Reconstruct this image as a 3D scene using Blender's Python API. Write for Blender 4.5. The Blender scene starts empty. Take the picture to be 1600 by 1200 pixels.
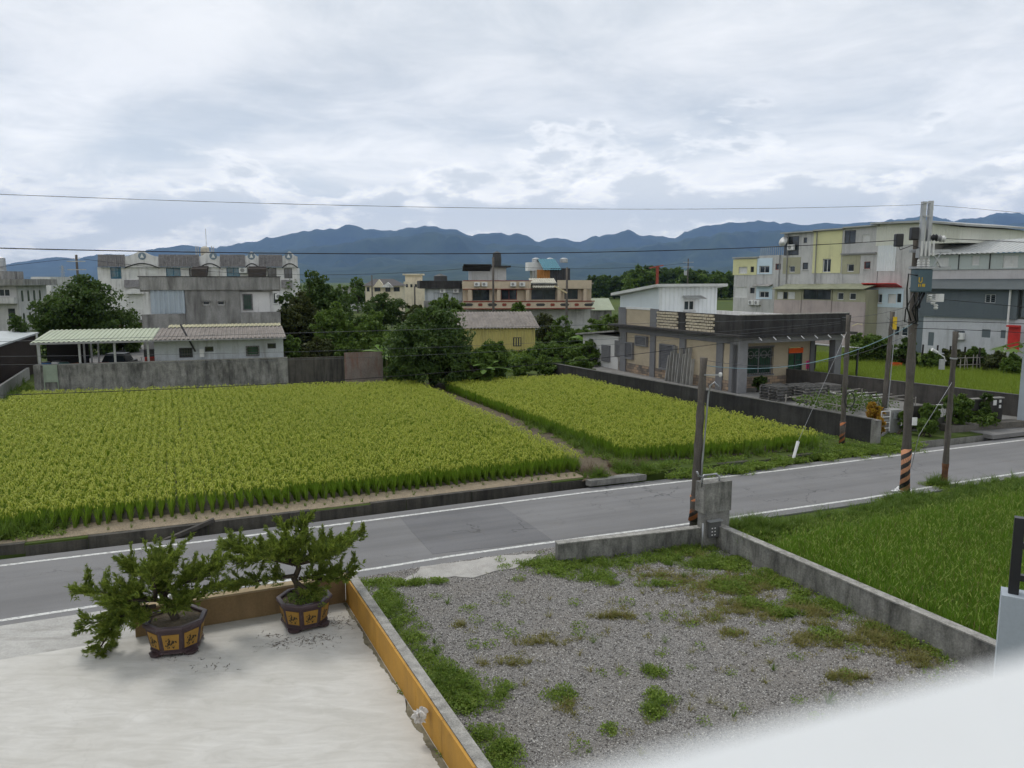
import bpy, math, random
import numpy as np
from mathutils import Vector, Matrix

# ------------------------------------------------------------------ camera, sky, sun, exposure
rad = math.radians
random.seed(7); rng = np.random.default_rng(7)
SC = bpy.context.scene
COL = SC.collection
F_PX, HOR, CAM_H = 1200.0, 440.0, 7.0            # focal length in photo pixels, horizon row, eye height
PITCH = math.atan((600 - HOR) / F_PX)
SP, CP = math.sin(PITCH), math.cos(PITCH)
cam = bpy.data.cameras.new('camera'); camo = bpy.data.objects.new('camera', cam); COL.objects.link(camo)
camo.location = (0, 0, CAM_H); camo.rotation_euler = (math.pi / 2 - PITCH, 0, 0)
cam.sensor_width = 36; cam.lens = 36 * F_PX / 1600; cam.clip_start = 0.01; cam.clip_end = 60000
cam.dof.use_dof = True; cam.dof.focus_distance = 25; cam.dof.aperture_fstop = 5.2
SC.camera = camo

SUN_EL, SUN_AZ = 56, -38                        # azimuth clockwise from +Y: ahead and to the left
w = bpy.data.worlds.new('World'); SC.world = w; w.use_nodes = True
nt = w.node_tree; nt.nodes.clear()
def wn(t, **k):
    n = nt.nodes.new(t)
    for a, b in k.items(): setattr(n, a, b)
    return n
def wmath(op, a, b=None, c=None):
    n = wn('ShaderNodeMath', operation=op)
    for i, q in enumerate((a, b, c)):
        if q is None: continue
        if isinstance(q, (int, float)): n.inputs[i].default_value = q
        else: nt.links.new(q, n.inputs[i])
    return n.outputs[0]
def wmap(x, a, b, c=0.0, d=1.0):
    n = wn('ShaderNodeMapRange', interpolation_type='SMOOTHSTEP')
    nt.links.new(x, n.inputs[0])
    for i, q in enumerate((a, b, c, d)): n.inputs[i + 1].default_value = q
    return n.outputs[0]
def wmix(f, a, b):
    n = wn('ShaderNodeMix', data_type='RGBA')
    if isinstance(f, float): n.inputs[0].default_value = f
    else: nt.links.new(f, n.inputs[0])
    for i, q in ((6, a), (7, b)):
        if isinstance(q, tuple): n.inputs[i].default_value = (*q, 1)
        else: nt.links.new(q, n.inputs[i])
    return n.outputs[2]
tc = wn('ShaderNodeTexCoord'); sep = wn('ShaderNodeSeparateXYZ'); nt.links.new(tc.outputs['Generated'], sep.inputs[0])
dx, dy, dz = sep.outputs
zc = wmath('ADD', wmath('MAXIMUM', dz, 0.0), 0.10)
def wvec(x, y, z):
    n = wn('ShaderNodeCombineXYZ')
    for i, q in enumerate((x, y, z)):
        if isinstance(q, (int, float)): n.inputs[i].default_value = q
        else: nt.links.new(q, n.inputs[i])
    return n.outputs[0]
def wnoise(v, sc, det=8, ro=.55, dist=0.0):
    n = wn('ShaderNodeTexNoise'); nt.links.new(v, n.inputs['Vector'])
    n.inputs['Scale'].default_value = sc; n.inputs['Detail'].default_value = det
    n.inputs['Roughness'].default_value = ro; n.inputs['Distortion'].default_value = dist
    return n.outputs['Fac']
plane = wvec(wmath('DIVIDE', dx, zc), wmath('DIVIDE', dy, zc), 3.7)
n1 = wnoise(plane, .5, 9, .52, .45)
n2 = wnoise(plane, 1.7, 10, .66, .5)
lay = wmath('ADD', wmath('MULTIPLY', n1, .62), wmath('MULTIPLY', n2, .38))
K = 10.4
def kc(r, g, b): return (r * K, g * K, b * K)
layer = wmix(wmap(lay, .37, .65), kc(.53, .575, .615), kc(.86, .868, .872))
sky = wn('ShaderNodeTexSky', sky_type='NISHITA'); sky.sun_disc = False
sky.sun_elevation = rad(SUN_EL); sky.sun_rotation = rad(SUN_AZ)
thin = wmath('MULTIPLY', wmap(lay, .52, .40), wmap(dz, .30, .02, 0.0, .12))
base = wmix(thin, layer, sky.outputs[0])
# heaped clouds low over the mountains, all round the horizon
cv = wvec(wmath('MULTIPLY', dx, 1.0), dy, wmath('MULTIPLY', dz, 2.6))
c1 = wnoise(cv, 4.6, 10, .58, .3); c2 = wnoise(cv, 16.0, 6, .6, .1)
thr = wmath('ADD', wmath('MULTIPLY', wmath('ABSOLUTE', wmath('SUBTRACT', dz, .085)), 2.2), .375)
cm = wmath('SUBTRACT', wmath('ADD', wmath('MULTIPLY', c1, .8), wmath('MULTIPLY', c2, .2)), thr)
cmask = wmap(cm, -.005, .06)
shade = wmap(wmath('ADD', cm, wmath('MULTIPLY', wmath('SUBTRACT', c2, .5), .22)), -.01, .12)
cumulus = wmix(shade, kc(1.0, .995, .98), kc(.58, .615, .645))
full = wmix(wmath('MULTIPLY', cmask, .9), base, cumulus)
low = wmap(dz, .26, .03, 1.0, 1.6)
vm = wn('ShaderNodeVectorMath', operation='SCALE'); nt.links.new(full, vm.inputs[0]); nt.links.new(low, vm.inputs['Scale']); full = vm.outputs[0]
tint = wmix(wmap(dz, .24, .04), (1.0, 1.0, 1.0), (1.05, 1.0, .90)); tm = wn('ShaderNodeVectorMath', operation='MULTIPLY'); nt.links.new(full, tm.inputs[0]); nt.links.new(tint, tm.inputs[1]); full = tm.outputs[0]
bg = wn('ShaderNodeBackground'); bg.inputs[1].default_value = .1; nt.links.new(full, bg.inputs[0])
out = wn('ShaderNodeOutputWorld'); nt.links.new(bg.outputs[0], out.inputs[0])

sun = bpy.data.lights.new('sun', 'SUN'); suno = bpy.data.objects.new('sun', sun); COL.objects.link(suno)
sun.energy = 1.3; sun.angle = rad(14); sun.color = (1, .965, .91)
sd = Vector((math.sin(rad(SUN_AZ)) * math.cos(rad(SUN_EL)), math.cos(rad(SUN_AZ)) * math.cos(rad(SUN_EL)), math.sin(rad(SUN_EL))))
suno.rotation_euler = sd.to_track_quat('Z', 'Y').to_euler(); suno.location = (0, 0, 60)
vs = SC.view_settings; vs.view_transform = 'Standard'; vs.look = 'None'; vs.gamma = 1; vs.exposure = 0.34
SC.cycles.use_denoising = True; SC.cycles.max_bounces = 6; SC.cycles.diffuse_bounces = 3; SC.cycles.glossy_bounces = 2
SC.cycles.transmission_bounces = 4; SC.cycles.transparent_max_bounces = 6; SC.cycles.volume_bounces = 0
SC.cycles.use_adaptive_sampling = True; SC.cycles.adaptive_threshold = 0.02; SC.cycles.caustics_reflective = False; SC.cycles.caustics_refractive = False

# ------------------------------------------------------------------ photo pixel -> place
def ray(px, py):
    u = (px - 800) / F_PX; v = (py - 600) / F_PX
    return Vector((u, CP - v * SP, -(SP + v * CP)))
def G(px, py, z=0.0):                              # where that pixel's ray meets height z
    d = ray(px, py); t = (z - CAM_H) / d.z
    return Vector((d.x * t, d.y * t, z))
def At(px, py, Y):                                 # where that pixel's ray meets depth Y
    d = ray(px, py); t = Y / d.y
    return Vector((d.x * t, Y, CAM_H + d.z * t))
class Fac:                                         # a vertical plane through (ox, oy), local x along ang
    def __init__(s, ox, oy, ang):
        s.o = Vector((ox, oy, 0)); s.a = ang; s.e = Vector((math.cos(rad(ang)), math.sin(rad(ang)), 0)); s.n = Vector((-s.e.y, s.e.x, 0))
    def p(s, px, py, y=0.0):
        d = ray(px, py); c = Vector((0, 0, CAM_H))
        t = ((s.o + s.n * y) - c).dot(s.n) / d.dot(s.n); q = c + d * t
        return (q - s.o).dot(s.e), q.z
    def rect(s, x0, y0, x1, y1, y=0.0):
        ym = (y0 + y1) / 2; xm = (x0 + x1) / 2
        return s.p(x0, ym, y)[0], s.p(x1, ym, y)[0], s.p(xm, y1, y)[1], s.p(xm, y0, y)[1]
    def world(s, x, y, z): return s.o + s.e * x + s.n * y + Vector((0, 0, z))
def fac2(a, b):                                    # plane from world point a to b
    return Fac(a[0], a[1], math.degrees(math.atan2(b[1] - a[1], b[0] - a[0])))

# ------------------------------------------------------------------ mesh helpers
class MB:
    def __init__(s): s.v = []; s.f = []
    def add(s, v, f):
        n = len(s.v); s.v += [tuple(q) for q in v]; s.f += [tuple(i + n for i in q) for q in f]; return s
    def box(s, x0, x1, y0, y1, z0, z1):
        return s.add([(x0,y0,z0),(x1,y0,z0),(x1,y1,z0),(x0,y1,z0),(x0,y0,z1),(x1,y0,z1),(x1,y1,z1),(x0,y1,z1)],
                     [(3,2,1,0),(4,5,6,7),(0,1,5,4),(1,2,6,5),(2,3,7,6),(3,0,4,7)])
    def prism(s, poly, z0, z1):
        n = len(poly)
        return s.add([(p[0],p[1],z0) for p in poly] + [(p[0],p[1],z1) for p in poly],
                     [tuple(range(n-1,-1,-1)), tuple(range(n,2*n))] + [(i,(i+1)%n,(i+1)%n+n,i+n) for i in range(n)])
    def profile(s, poly, x0, x1):                  # (y, z) profile run along x
        n = len(poly)
        return s.add([(x0,p[0],p[1]) for p in poly] + [(x1,p[0],p[1]) for p in poly],
                     [tuple(range(n-1,-1,-1)), tuple(range(n,2*n))] + [(i,(i+1)%n,(i+1)%n+n,i+n) for i in range(n)])
    def front(s, poly, y0, y1):                    # (x, z) outline given thickness along y
        n = len(poly)
        return s.add([(p[0],y0,p[1]) for p in poly] + [(p[0],y1,p[1]) for p in poly],
                     [tuple(range(n)), tuple(range(2*n-1,n-1,-1))] + [((i+1)%n,i,i+n,(i+1)%n+n) for i in range(n)])
    def tube(s, pts, r, n=8, cap=True):
        pts = [Vector(p) for p in pts]; m = len(pts); rr = r if isinstance(r, (list, tuple)) else [r]*m
        vs_, fs = [], []; ref = None
        for i, p in enumerate(pts):
            t = (pts[min(i+1,m-1)] - pts[max(i-1,0)]).normalized()
            if ref is None: ref = Vector((1,0,0)) if abs(t.x) < .8 else Vector((0,1,0))
            a = t.cross(ref).normalized(); b = t.cross(a).normalized(); ref = b.cross(t)
            for k in range(n):
                q = 2*math.pi*k/n; vs_.append(p + (a*math.cos(q) + b*math.sin(q))*rr[i])
        for i in range(m-1):
            for k in range(n): fs.append((i*n+k, i*n+(k+1)%n, (i+1)*n+(k+1)%n, (i+1)*n+k))
        if cap: fs += [tuple(range(n-1,-1,-1)), tuple(range((m-1)*n, m*n))]
        return s.add(vs_, fs)
    def lathe(s, prof, n=16, c=(0,0), rot=0.0):
        vs_, fs = [], []; m = len(prof)
        for r, z in prof:
            for k in range(n):
                q = 2*math.pi*k/n + rot; vs_.append((c[0]+r*math.cos(q), c[1]+r*math.sin(q), z))
        for i in range(m-1):
            for k in range(n): fs.append((i*n+k, i*n+(k+1)%n, (i+1)*n+(k+1)%n, (i+1)*n+k))
        fs += [tuple(range(n-1,-1,-1)), tuple(range((m-1)*n, m*n))]
        return s.add(vs_, fs)
    def bar(s, a, b, wd, hg):                      # rectangular bar from a to b
        a = Vector(a); b = Vector(b); t = (b-a).normalized()
        up = Vector((0,0,1)) if abs(t.z) < .9 else Vector((0,1,0))
        e = t.cross(up).normalized(); g = e.cross(t).normalized(); e *= wd/2; g *= hg/2
        return s.add([a-e-g,a+e-g,a+e+g,a-e+g,b-e-g,b+e-g,b+e+g,b-e+g],[(3,2,1,0),(4,5,6,7),(0,1,5,4),(1,2,6,5),(2,3,7,6),(3,0,4,7)])
    def wall(s, x0, x1, z0, z1, y0, y1, holes=()): # a wall slab with openings
        xs = sorted({x0, x1} | {min(max(h[i],x0),x1) for h in holes for i in (0,1)})
        zs = sorted({z0, z1} | {min(max(h[i],z0),z1) for h in holes for i in (2,3)})
        for i in range(len(xs)-1):
            for j in range(len(zs)-1):
                cx = (xs[i]+xs[i+1])/2; cz = (zs[j]+zs[j+1])/2
                if any(h[0] < cx < h[1] and h[2] < cz < h[3] for h in holes): continue
                s.box(xs[i], xs[i+1], y0, y1, zs[j], zs[j+1])
        return s
    def ribs(s, o, u, v, n, U, V, pitch, depth, th=.012): # ribbed sheet: o corner, u across the ribs, v along them, n outwards
        o = Vector(o); u = Vector(u); v = Vector(v); n = Vector(n); k = max(2, round(U/pitch)); pts = []
        for i in range(k):
            for a, h in ((0,0),(.35,0),(.5,1),(.85,1)): pts.append((min((i+a)*U/k,U), h*depth))
        pts.append((U, 0)); top = [o+u*a+n*(h+th) for a,h in pts]; bot = [o+u*a+n*h for a,h in pts]; m = len(pts)
        vs_ = top + [q+v*V for q in top] + bot + [q+v*V for q in bot]
        fs = []
        for i in range(m-1):
            fs += [(i,i+1,m+i+1,m+i), (2*m+i+1,2*m+i,3*m+i,3*m+i+1), (i+1,i,2*m+i,2*m+i+1), (m+i,m+i+1,3*m+i+1,3*m+i)]
        return s.add(vs_, fs)
    def build(s, name, mat, parent=None, loc=None, rz=None, smooth=False, bevel=0):
        me = bpy.data.meshes.new(name); me.from_pydata(s.v, [], s.f); me.update()
        me.materials.append(mat)
        if smooth: me.polygons.foreach_set('use_smooth', [True]*len(me.polygons))
        o = bpy.data.objects.new(name, me); COL.objects.link(o)
        if parent: o.parent = parent
        if loc is not None: o.location = loc
        if rz is not None: o.rotation_euler = (0,0,rad(rz))
        if bevel:
            b = o.modifiers.new('bevel','BEVEL'); b.width = bevel; b.segments = 2; b.limit_method = 'ANGLE'
        return o
def np_mesh(name, v, quads, mats, idx=None, smooth=False):
    me = bpy.data.meshes.new(name); v = np.asarray(v, np.float32); q = np.asarray(quads, np.int32)
    me.vertices.add(len(v)); me.vertices.foreach_set('co', v.ravel())
    me.loops.add(q.size); me.loops.foreach_set('vertex_index', q.ravel())
    me.polygons.add(len(q)); me.polygons.foreach_set('loop_start', np.arange(len(q), dtype=np.int32)*q.shape[1])
    for m in (mats if isinstance(mats, (list, tuple)) else [mats]): me.materials.append(m)
    if idx is not None: me.polygons.foreach_set('material_index', np.asarray(idx, np.int32))
    if smooth: me.polygons.foreach_set('use_smooth', np.ones(len(q), bool))
    me.update(calc_edges=True); return me
def link(name, me, parent=None, loc=None):
    o = bpy.data.objects.new(name, me); COL.objects.link(o)
    if parent: o.parent = parent
    if loc is not None: o.location = loc
    return o
def tag(o, label=None, cat=None, group=None, kind=None):
    if label: o['label'] = label
    if cat: o['category'] = cat
    if group: o['group'] = group
    if kind: o['kind'] = kind
    return o
def thing(name, label, cat, loc=(0,0,0), rz=0.0, group=None):
    o = bpy.data.objects.new(name, None); COL.objects.link(o); o.empty_display_size = .2
    o.location = loc; o.rotation_euler = (0,0,rad(rz)); return tag(o, label, cat, group)
def struct(o, label=None): return tag(o, label, kind='structure')
def copy_tree(o, parent=None):
    c = o.copy(); COL.objects.link(c); c.parent = parent
    for ch in list(o.children): copy_tree(ch, c)
    return c

# ------------------------------------------------------------------ materials
MATS = {}
def newmat(name):
    m = bpy.data.materials.new(name); m.use_nodes = True; t = m.node_tree; t.nodes.clear(); MATS[name] = m; return m, t
class NT:
    def __init__(s, t): s.t = t
    def n(s, ty, **k):
        q = s.t.nodes.new(ty)
        for a, b in k.items(): setattr(q, a, b)
        return q
    def link(s, a, b): s.t.links.new(a, b)
    def pos(s, scale=(1,1,1)):
        g = s.n('ShaderNodeNewGeometry'); mp = s.n('ShaderNodeMapping'); mp.inputs['Scale'].default_value = scale
        s.link(g.outputs['Position'], mp.inputs[0]); return mp.outputs[0]
    def noise(s, vec, sc, det=4, ro=.55, dist=0.0):
        q = s.n('ShaderNodeTexNoise'); s.link(vec, q.inputs['Vector']); q.inputs['Scale'].default_value = sc
        q.inputs['Detail'].default_value = det; q.inputs['Roughness'].default_value = ro; q.inputs['Distortion'].default_value = dist
        return q.outputs['Fac']
    def rng(s, x, a, b, c=0.0, d=1.0):
        q = s.n('ShaderNodeMapRange'); s.link(x, q.inputs[0])
        for i, k in enumerate((a,b,c,d)): q.inputs[i+1].default_value = k
        return q.outputs[0]
    def mix(s, f, a, b, mode='MIX'):
        q = s.n('ShaderNodeMix', data_type='RGBA', blend_type=mode)
        if isinstance(f, (int,float)): q.inputs[0].default_value = f
        else: s.link(f, q.inputs[0])
        for i, k in ((6,a),(7,b)):
            if isinstance(k, (tuple,list)): q.inputs[i].default_value = (*k[:3],1)
            else: s.link(k, q.inputs[i])
        return q.outputs[2]
    def math(s, op, a, b=0.0):
        q = s.n('ShaderNodeMath', operation=op)
        for i, k in enumerate((a,b)):
            if isinstance(k, (int,float)): q.inputs[i].default_value = k
            else: s.link(k, q.inputs[i])
        return q.outputs[0]
    def finish(s, col, rough=.8, bump=None, bstr=.3, bdist=.02, spec=.3, metal=0.0):
        b = s.n('ShaderNodeBsdfPrincipled'); o = s.n('ShaderNodeOutputMaterial')
        if isinstance(col, (tuple,list)): b.inputs['Base Color'].default_value = (*col[:3],1)
        else: s.link(col, b.inputs['Base Color'])
        if isinstance(rough, (int,float)): b.inputs['Roughness'].default_value = rough
        else: s.link(rough, b.inputs['Roughness'])
        b.inputs['Specular IOR Level'].default_value = spec; b.inputs['Metallic'].default_value = metal
        if bump is not None:
            k = s.n('ShaderNodeBump'); k.inputs['Strength'].default_value = bstr; k.inputs['Distance'].default_value = bdist
            s.link(bump, k.inputs['Height']); s.link(k.outputs[0], b.inputs['Normal'])
        s.link(b.outputs[0], o.inputs[0]); return b
def mul(c, k): return tuple(min(1,x*k) for x in c)
def M(name, col, rough=.85, var=.16, scale=1.5, dirt=None, amt=.5, dsc=(2.5,2.5,.35), fine=.10, bump=.25, bsc=30, bdist=.01, spec=.25, metal=0.0):
    """painted / plastered / concrete surface: blotches, rain streaks, fine grain"""
    if name in MATS: return MATS[name]
    m, t = newmat(name); k = NT(t); p = k.pos()
    a = k.noise(p, scale, 5, .6); c = k.mix(k.rng(a,.3,.7), mul(col,1-var), mul(col,1+var))
    f = k.noise(p, bsc, 3, .6); c = k.mix(fine, c, k.mix(k.rng(f,.35,.65), mul(col,.5), mul(col,1.35)))
    if dirt is not None:
        s1 = k.noise(k.pos(dsc), 1.0, 6, .65, .3); s2 = k.noise(p, .45, 4, .6)
        f1 = k.rng(k.math('ADD', k.math('MULTIPLY', s1, .65), k.math('MULTIPLY', s2, .35)), .62-.26*amt, .74-.16*amt)
        c = k.mix(k.math('MULTIPLY', f1, min(1,.35+.65*amt)), c, dirt)
    k.finish(c, rough, f, bump, bdist, spec, metal); return m
def leafmat(name, c1, c2, c3=None, sc=.9, trans=.3, rough=.6):
    m, t = newmat(name); k = NT(t); p = k.pos()
    a = k.noise(p, sc, 3, .6); c = k.mix(k.rng(a,.35,.65), c1, c2)
    b = k.noise(p, 9.0, 2, .5); c = k.mix(k.rng(b,.45,.75), c, c3 or mul(c2,1.3))
    pr = k.n('ShaderNodeBsdfPrincipled'); k.link(c, pr.inputs['Base Color']); pr.inputs['Roughness'].default_value = rough
    pr.inputs['Specular IOR Level'].default_value = .25
    tr = k.n('ShaderNodeBsdfTranslucent'); k.link(k.mix(.5, c, mul(c2,1.6)), tr.inputs[0])
    mx = k.n('ShaderNodeMixShader'); mx.inputs[0].default_value = trans; k.link(pr.outputs[0], mx.inputs[1]); k.link(tr.outputs[0], mx.inputs[2])
    o = k.n('ShaderNodeOutputMaterial'); k.link(mx.outputs[0], o.inputs[0]); return m
def glass(name, col=(.02,.025,.03), rough=.06):
    m, t = newmat(name); k = NT(t); a = k.noise(k.pos(), 1.2, 2)
    k.finish(k.mix(k.rng(a,.35,.65), col, mul(col,2.2)), rough, None, spec=.6); return m
# ------------------------------------------------------------------ the materials of the setting
def asphalt(name, col):
    m, t = newmat(name); k = NT(t); p = k.pos()
    a = k.noise(p, .35, 5, .6); c = k.mix(k.rng(a,.3,.7), mul(col,.86), mul(col,1.16))
    g = k.noise(p, 42, 3, .7); c = k.mix(k.rng(g,.35,.7,0,.55), c, mul(col,1.7))
    # worn wheel tracks along the road and thin cracks
    gg = k.n('ShaderNodeNewGeometry'); mq = k.n('ShaderNodeMapping'); mq.vector_type = 'TEXTURE'; mq.inputs['Rotation'].default_value = (0,0,rad(22.5)); k.link(gg.outputs['Position'], mq.inputs[0]); mr = k.n('ShaderNodeMapping'); mr.inputs['Scale'].default_value = (.06,1.1,1); k.link(mq.outputs[0], mr.inputs[0])
    w1 = k.noise(mr.outputs[0], 1.0, 5, .6); c = k.mix(k.rng(w1,.45,.7,0,.55), c, mul(col,.68)); w2 = k.noise(mr.outputs[0], 2.7, 4, .6); c = k.mix(k.rng(w2,.55,.75,0,.4), c, mul(col,1.35)); b3 = k.noise(p, 1.3, 6, .7); c = k.mix(k.rng(b3,.55,.8,0,.5), c, (.15,.135,.115))
    vo = k.n('ShaderNodeTexVoronoi', feature='DISTANCE_TO_EDGE'); vo.inputs['Scale'].default_value = .55
    wr = k.n('ShaderNodeVectorMath', operation='ADD'); nz = k.n('ShaderNodeTexNoise'); nz.inputs['Scale'].default_value = 2.2; nz.inputs['Detail'].default_value = 5
    k.link(p, nz.inputs['Vector']); k.link(p, wr.inputs[0]); k.link(nz.outputs['Color'], wr.inputs[1]); k.link(wr.outputs[0], vo.inputs['Vector'])
    cr = k.rng(vo.outputs[0], .004, .016, 1.0, 0.0); area = k.rng(k.noise(p, .22, 3), .50, .60)
    c = k.mix(k.math('MULTIPLY', k.math('MULTIPLY', cr, area), .75), c, mul(col,.35))
    k.finish(c, .82, g, .35, .006, .25); return m
ASPH = asphalt('asphalt', (.152,.150,.150)); PATCH = asphalt('asphalt_patch', (.125,.124,.127))
def paint_white():
    m, t = newmat('road_paint'); k = NT(t); p = k.pos(); g = k.noise(p, 9, 6, .75); g2 = k.noise(p, 60, 3, .7)
    c = k.mix(k.rng(g,.46,.64,0,.9), (.62,.62,.59), (.22,.22,.215)); c = k.mix(k.rng(g2,.5,.7,0,.4), c, (.3,.3,.3)); k.finish(c, .7); return m
RPAINT = paint_white()
CONC = M('grey_concrete', (.22,.215,.20), .9, .3, 2.0, (.055,.052,.048), .55, (3,3,.8), .35, .5, 22, .012)
CONC_D = M('blackened_concrete', (.085,.078,.066), .9, .35, .8, (.020,.019,.019), .75, (4,4,.35), .25, .45, 20, .012)
CONC_S = M('streaked_concrete', (.24,.235,.215), .9, .45, 2.2, (.035,.034,.032), .74, (3.2,3.2,.8), .4, .6, 22, .014)
CAP = M('lichen_coping', (.30,.29,.265), .9, .4, 5, (.085,.08,.07), .5, (6,6,6), .35, .6, 40, .01)
def gravelmat():
    m, t = newmat('gravel'); k = NT(t); p = k.pos()
    v = k.n('ShaderNodeTexVoronoi'); v.inputs['Scale'].default_value = 58; k.link(p, v.inputs['Vector'])
    sp = k.n('ShaderNodeSeparateColor'); k.link(v.outputs['Color'], sp.inputs[0])
    c = k.mix(k.rng(sp.outputs[0],0,1), (.19,.18,.168), (.44,.42,.395)); c = k.mix(k.rng(sp.outputs[1],.90,1.0,0,1), c, (.62,.6,.58))
    c = k.mix(k.rng(v.outputs['Distance'],.2,.75,0,.8), c, (.075,.07,.064))
    z = k.noise(p, .55, 4, .6); c = k.mix(k.rng(z,.45,.70,0,.45), c, (.21,.185,.155))
    k.finish(c, .9, v.outputs['Distance'], .9, .02, .2).inputs['Normal']; return m
GRAVEL = gravelmat()
def slabmat():
    m, t = newmat('trowelled_concrete'); k = NT(t)
    g = k.n('ShaderNodeNewGeometry'); mp = k.n('ShaderNodeMapping'); mp.inputs['Rotation'].default_value = (0,0,rad(-16)); mp.inputs['Scale'].default_value = (.8,3.0,1)
    k.link(g.outputs['Position'], mp.inputs[0]); st = k.noise(mp.outputs[0], 1.4, 7, .62, 1.2)
    p = k.pos(); b = k.noise(p, .5, 5, .6); f = k.noise(p, 70, 3, .6)
    c = k.mix(k.rng(st,.34,.66), (.455,.44,.405), (.56,.545,.51)); c = k.mix(k.rng(b,.42,.68,0,.5), c, (.40,.38,.335))
    cv_ = k.n('ShaderNodeTexVoronoi', feature='DISTANCE_TO_EDGE'); cv_.inputs['Scale'].default_value = .28; wq = k.n('ShaderNodeVectorMath', operation='ADD'); nq = k.n('ShaderNodeTexNoise'); nq.inputs['Scale'].default_value = 1.6; nq.inputs['Detail'].default_value = 6; k.link(p, nq.inputs['Vector']); k.link(p, wq.inputs[0]); k.link(nq.outputs['Color'], wq.inputs[1]); k.link(wq.outputs[0], cv_.inputs['Vector']); c = k.mix(k.math('MULTIPLY', k.rng(cv_.outputs[0],.001,.004,1,0), .14), c, (.26,.25,.22)); gr = k.noise(p, 190, 2, .6); c = k.mix(k.rng(gr,.60,.72,0,.5), c, (.25,.235,.2)); s2 = k.noise(p, 2.6, 6, .7, .8); c = k.mix(k.rng(s2,.55,.75,0,.45), c, (.57,.555,.52)); c = k.mix(k.rng(s2,.25,.42,.4,0), c, (.36,.345,.30)); c = k.mix(k.rng(f,.5,.75,0,.25), c, (.40,.385,.34)); k.finish(c, .75, k.math('ADD', st, k.math('MULTIPLY', s2, .8)), .5, .014, .3); return m
SLAB = slabmat()
SOIL = M('soil', (.115,.092,.062), .95, .35, 1.5, (.05,.045,.035), .4, (2,2,2), .4, .8, 14, .05)
MUD = M('wet_paddy_soil', (.055,.046,.032), .7, .35, 1.0, (.03,.04,.015), .5, (2,2,2), .3, .6, 12, .04)
STRAW = M('cut_straw', (.27,.22,.155), .95, .3, 2.5, (.16,.12,.075), .45, (3,3,3), .5, .9, 22, .04)
def groundmat():
    m, t = newmat('plain_ground'); k = NT(t); p = k.pos()
    a = k.noise(p, .012, 6, .6); b = k.noise(p, .25, 5, .6); f = k.noise(p, 3, 4, .6)
    c = k.mix(k.rng(a,.4,.6), (.055,.085,.018), (.085,.115,.026)); c = k.mix(k.rng(b,.45,.7,0,.5), c, (.075,.07,.04)); c = k.mix(k.rng(f,.4,.7,0,.4), c, (.04,.06,.015))
    k.finish(c, .95, f, .5, .05, .1); return m
GROUND = groundmat()
GRASSF = leafmat('meadow', (.075,.125,.02), (.10,.16,.028), None, .4, .1, .9)

# ------------------------------------------------------------------ ground with the roadside ditch
RD = 23.0
E1 = Vector((math.cos(rad(RD)), math.sin(rad(RD)), 0)); E2 = Vector((-E1.y, E1.x, 0))
far_px = [(0,884),(300,848),(540,818),(774,787.5),(911,770),(1079,751),(1204,737),(1414,710),(1579,690)]
near_px = [(0,970),(240,933),(540,896),(687,871.5),(876,845),(1075,819),(1178,803),(1355,778),(1488,755),(1600,738)]
FARL = [G(*q) for q in far_px]; NEARL = [G(*q) for q in near_px]
FARL = [FARL[0] - E1*40] + FARL + [FARL[-1] + E1*60]; NEARL = [NEARL[0] - E1*40] + NEARL + [NEARL[-1] + E1*60]
FZ = .20                                            # level of the paddies above the road
def far_at(s):                                      # far edge line at distance s along the road direction
    q = [(p.dot(E1), p.dot(E2)) for p in FARL]
    return float(np.interp(s, [a for a,b in q], [b for a,b in q]))
def near_at(s):
    q = [(p.dot(E1), p.dot(E2)) for p in NEARL]
    return float(np.interp(s, [a for a,b in q], [b for a,b in q]))
def RP(s, d, z=0.0):                                # s along the road, d across it
    p = E1*s + E2*d; return Vector((p.x, p.y, z))
def build_ground():
    st = [-22000,-2000,-300,-60] + [x*1.0 for x in range(-40,61,2)] + [90,300,2000,22000]
    V, Fc = [], []; sec = [(-14000,-.05),(-1500,-.05),(-100,-.05),(-8,-.05),(.50,-.05),(.53,-.55),(.92,-.55),(.95,FZ),(8,FZ),(30,FZ),(100,FZ),(600,FZ),(4000,FZ),(20000,FZ)]
    for s in st:
        b = far_at(s)
        for d, z in sec: V.append(RP(s, b+d, z))
    n = len(sec)
    for i in range(len(st)-1):
        for j in range(n-1): Fc.append((i*n+j, (i+1)*n+j, (i+1)*n+j+1, i*n+j+1))
    struct(MB().add(V, Fc).build('ground', GROUND), 'flat plain of fields with a roadside ditch')
build_ground()
def strip(name, mat, pts_a, pts_b, z0, z1):        # slab between two polylines of equal length
    V = []; n = len(pts_a)
    for a, b in zip(pts_a, pts_b): V += [(a.x,a.y,z0),(b.x,b.y,z0),(b.x,b.y,z1),(a.x,a.y,z1)]
    Fc = [(0,1,2,3), tuple(4*(n-1)+i for i in (3,2,1,0))]
    for i in range(n-1):
        o = 4*i
        for k in range(4): Fc.append((o+k, o+(k+1)%4, o+4+(k+1)%4, o+4+k))
    return MB().add(V, Fc).build(name, mat)
SS = [x*1.0 for x in range(-38,75,2)]
road = struct(strip('road', ASPH, [RP(s, near_at(s)-.42) for s in SS], [RP(s, far_at(s)+.50) for s in SS], -.30, 0), 'narrow grey asphalt village road')
for nm, fn, off in (('road_marking', far_at, 0), ('road_marking', near_at, 0)):
    o = strip(nm, RPAINT, [RP(s, fn(s)-.06) for s in SS], [RP(s, fn(s)+.06) for s in SS], .001, .005); o.parent = road
def flat(name, mat, pts, z, parent=None, th=.004):
    o = MB().prism([(p[0],p[1]) for p in pts], z-th, z).build(name, mat)
    if parent: o.parent = parent
    return o
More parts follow.
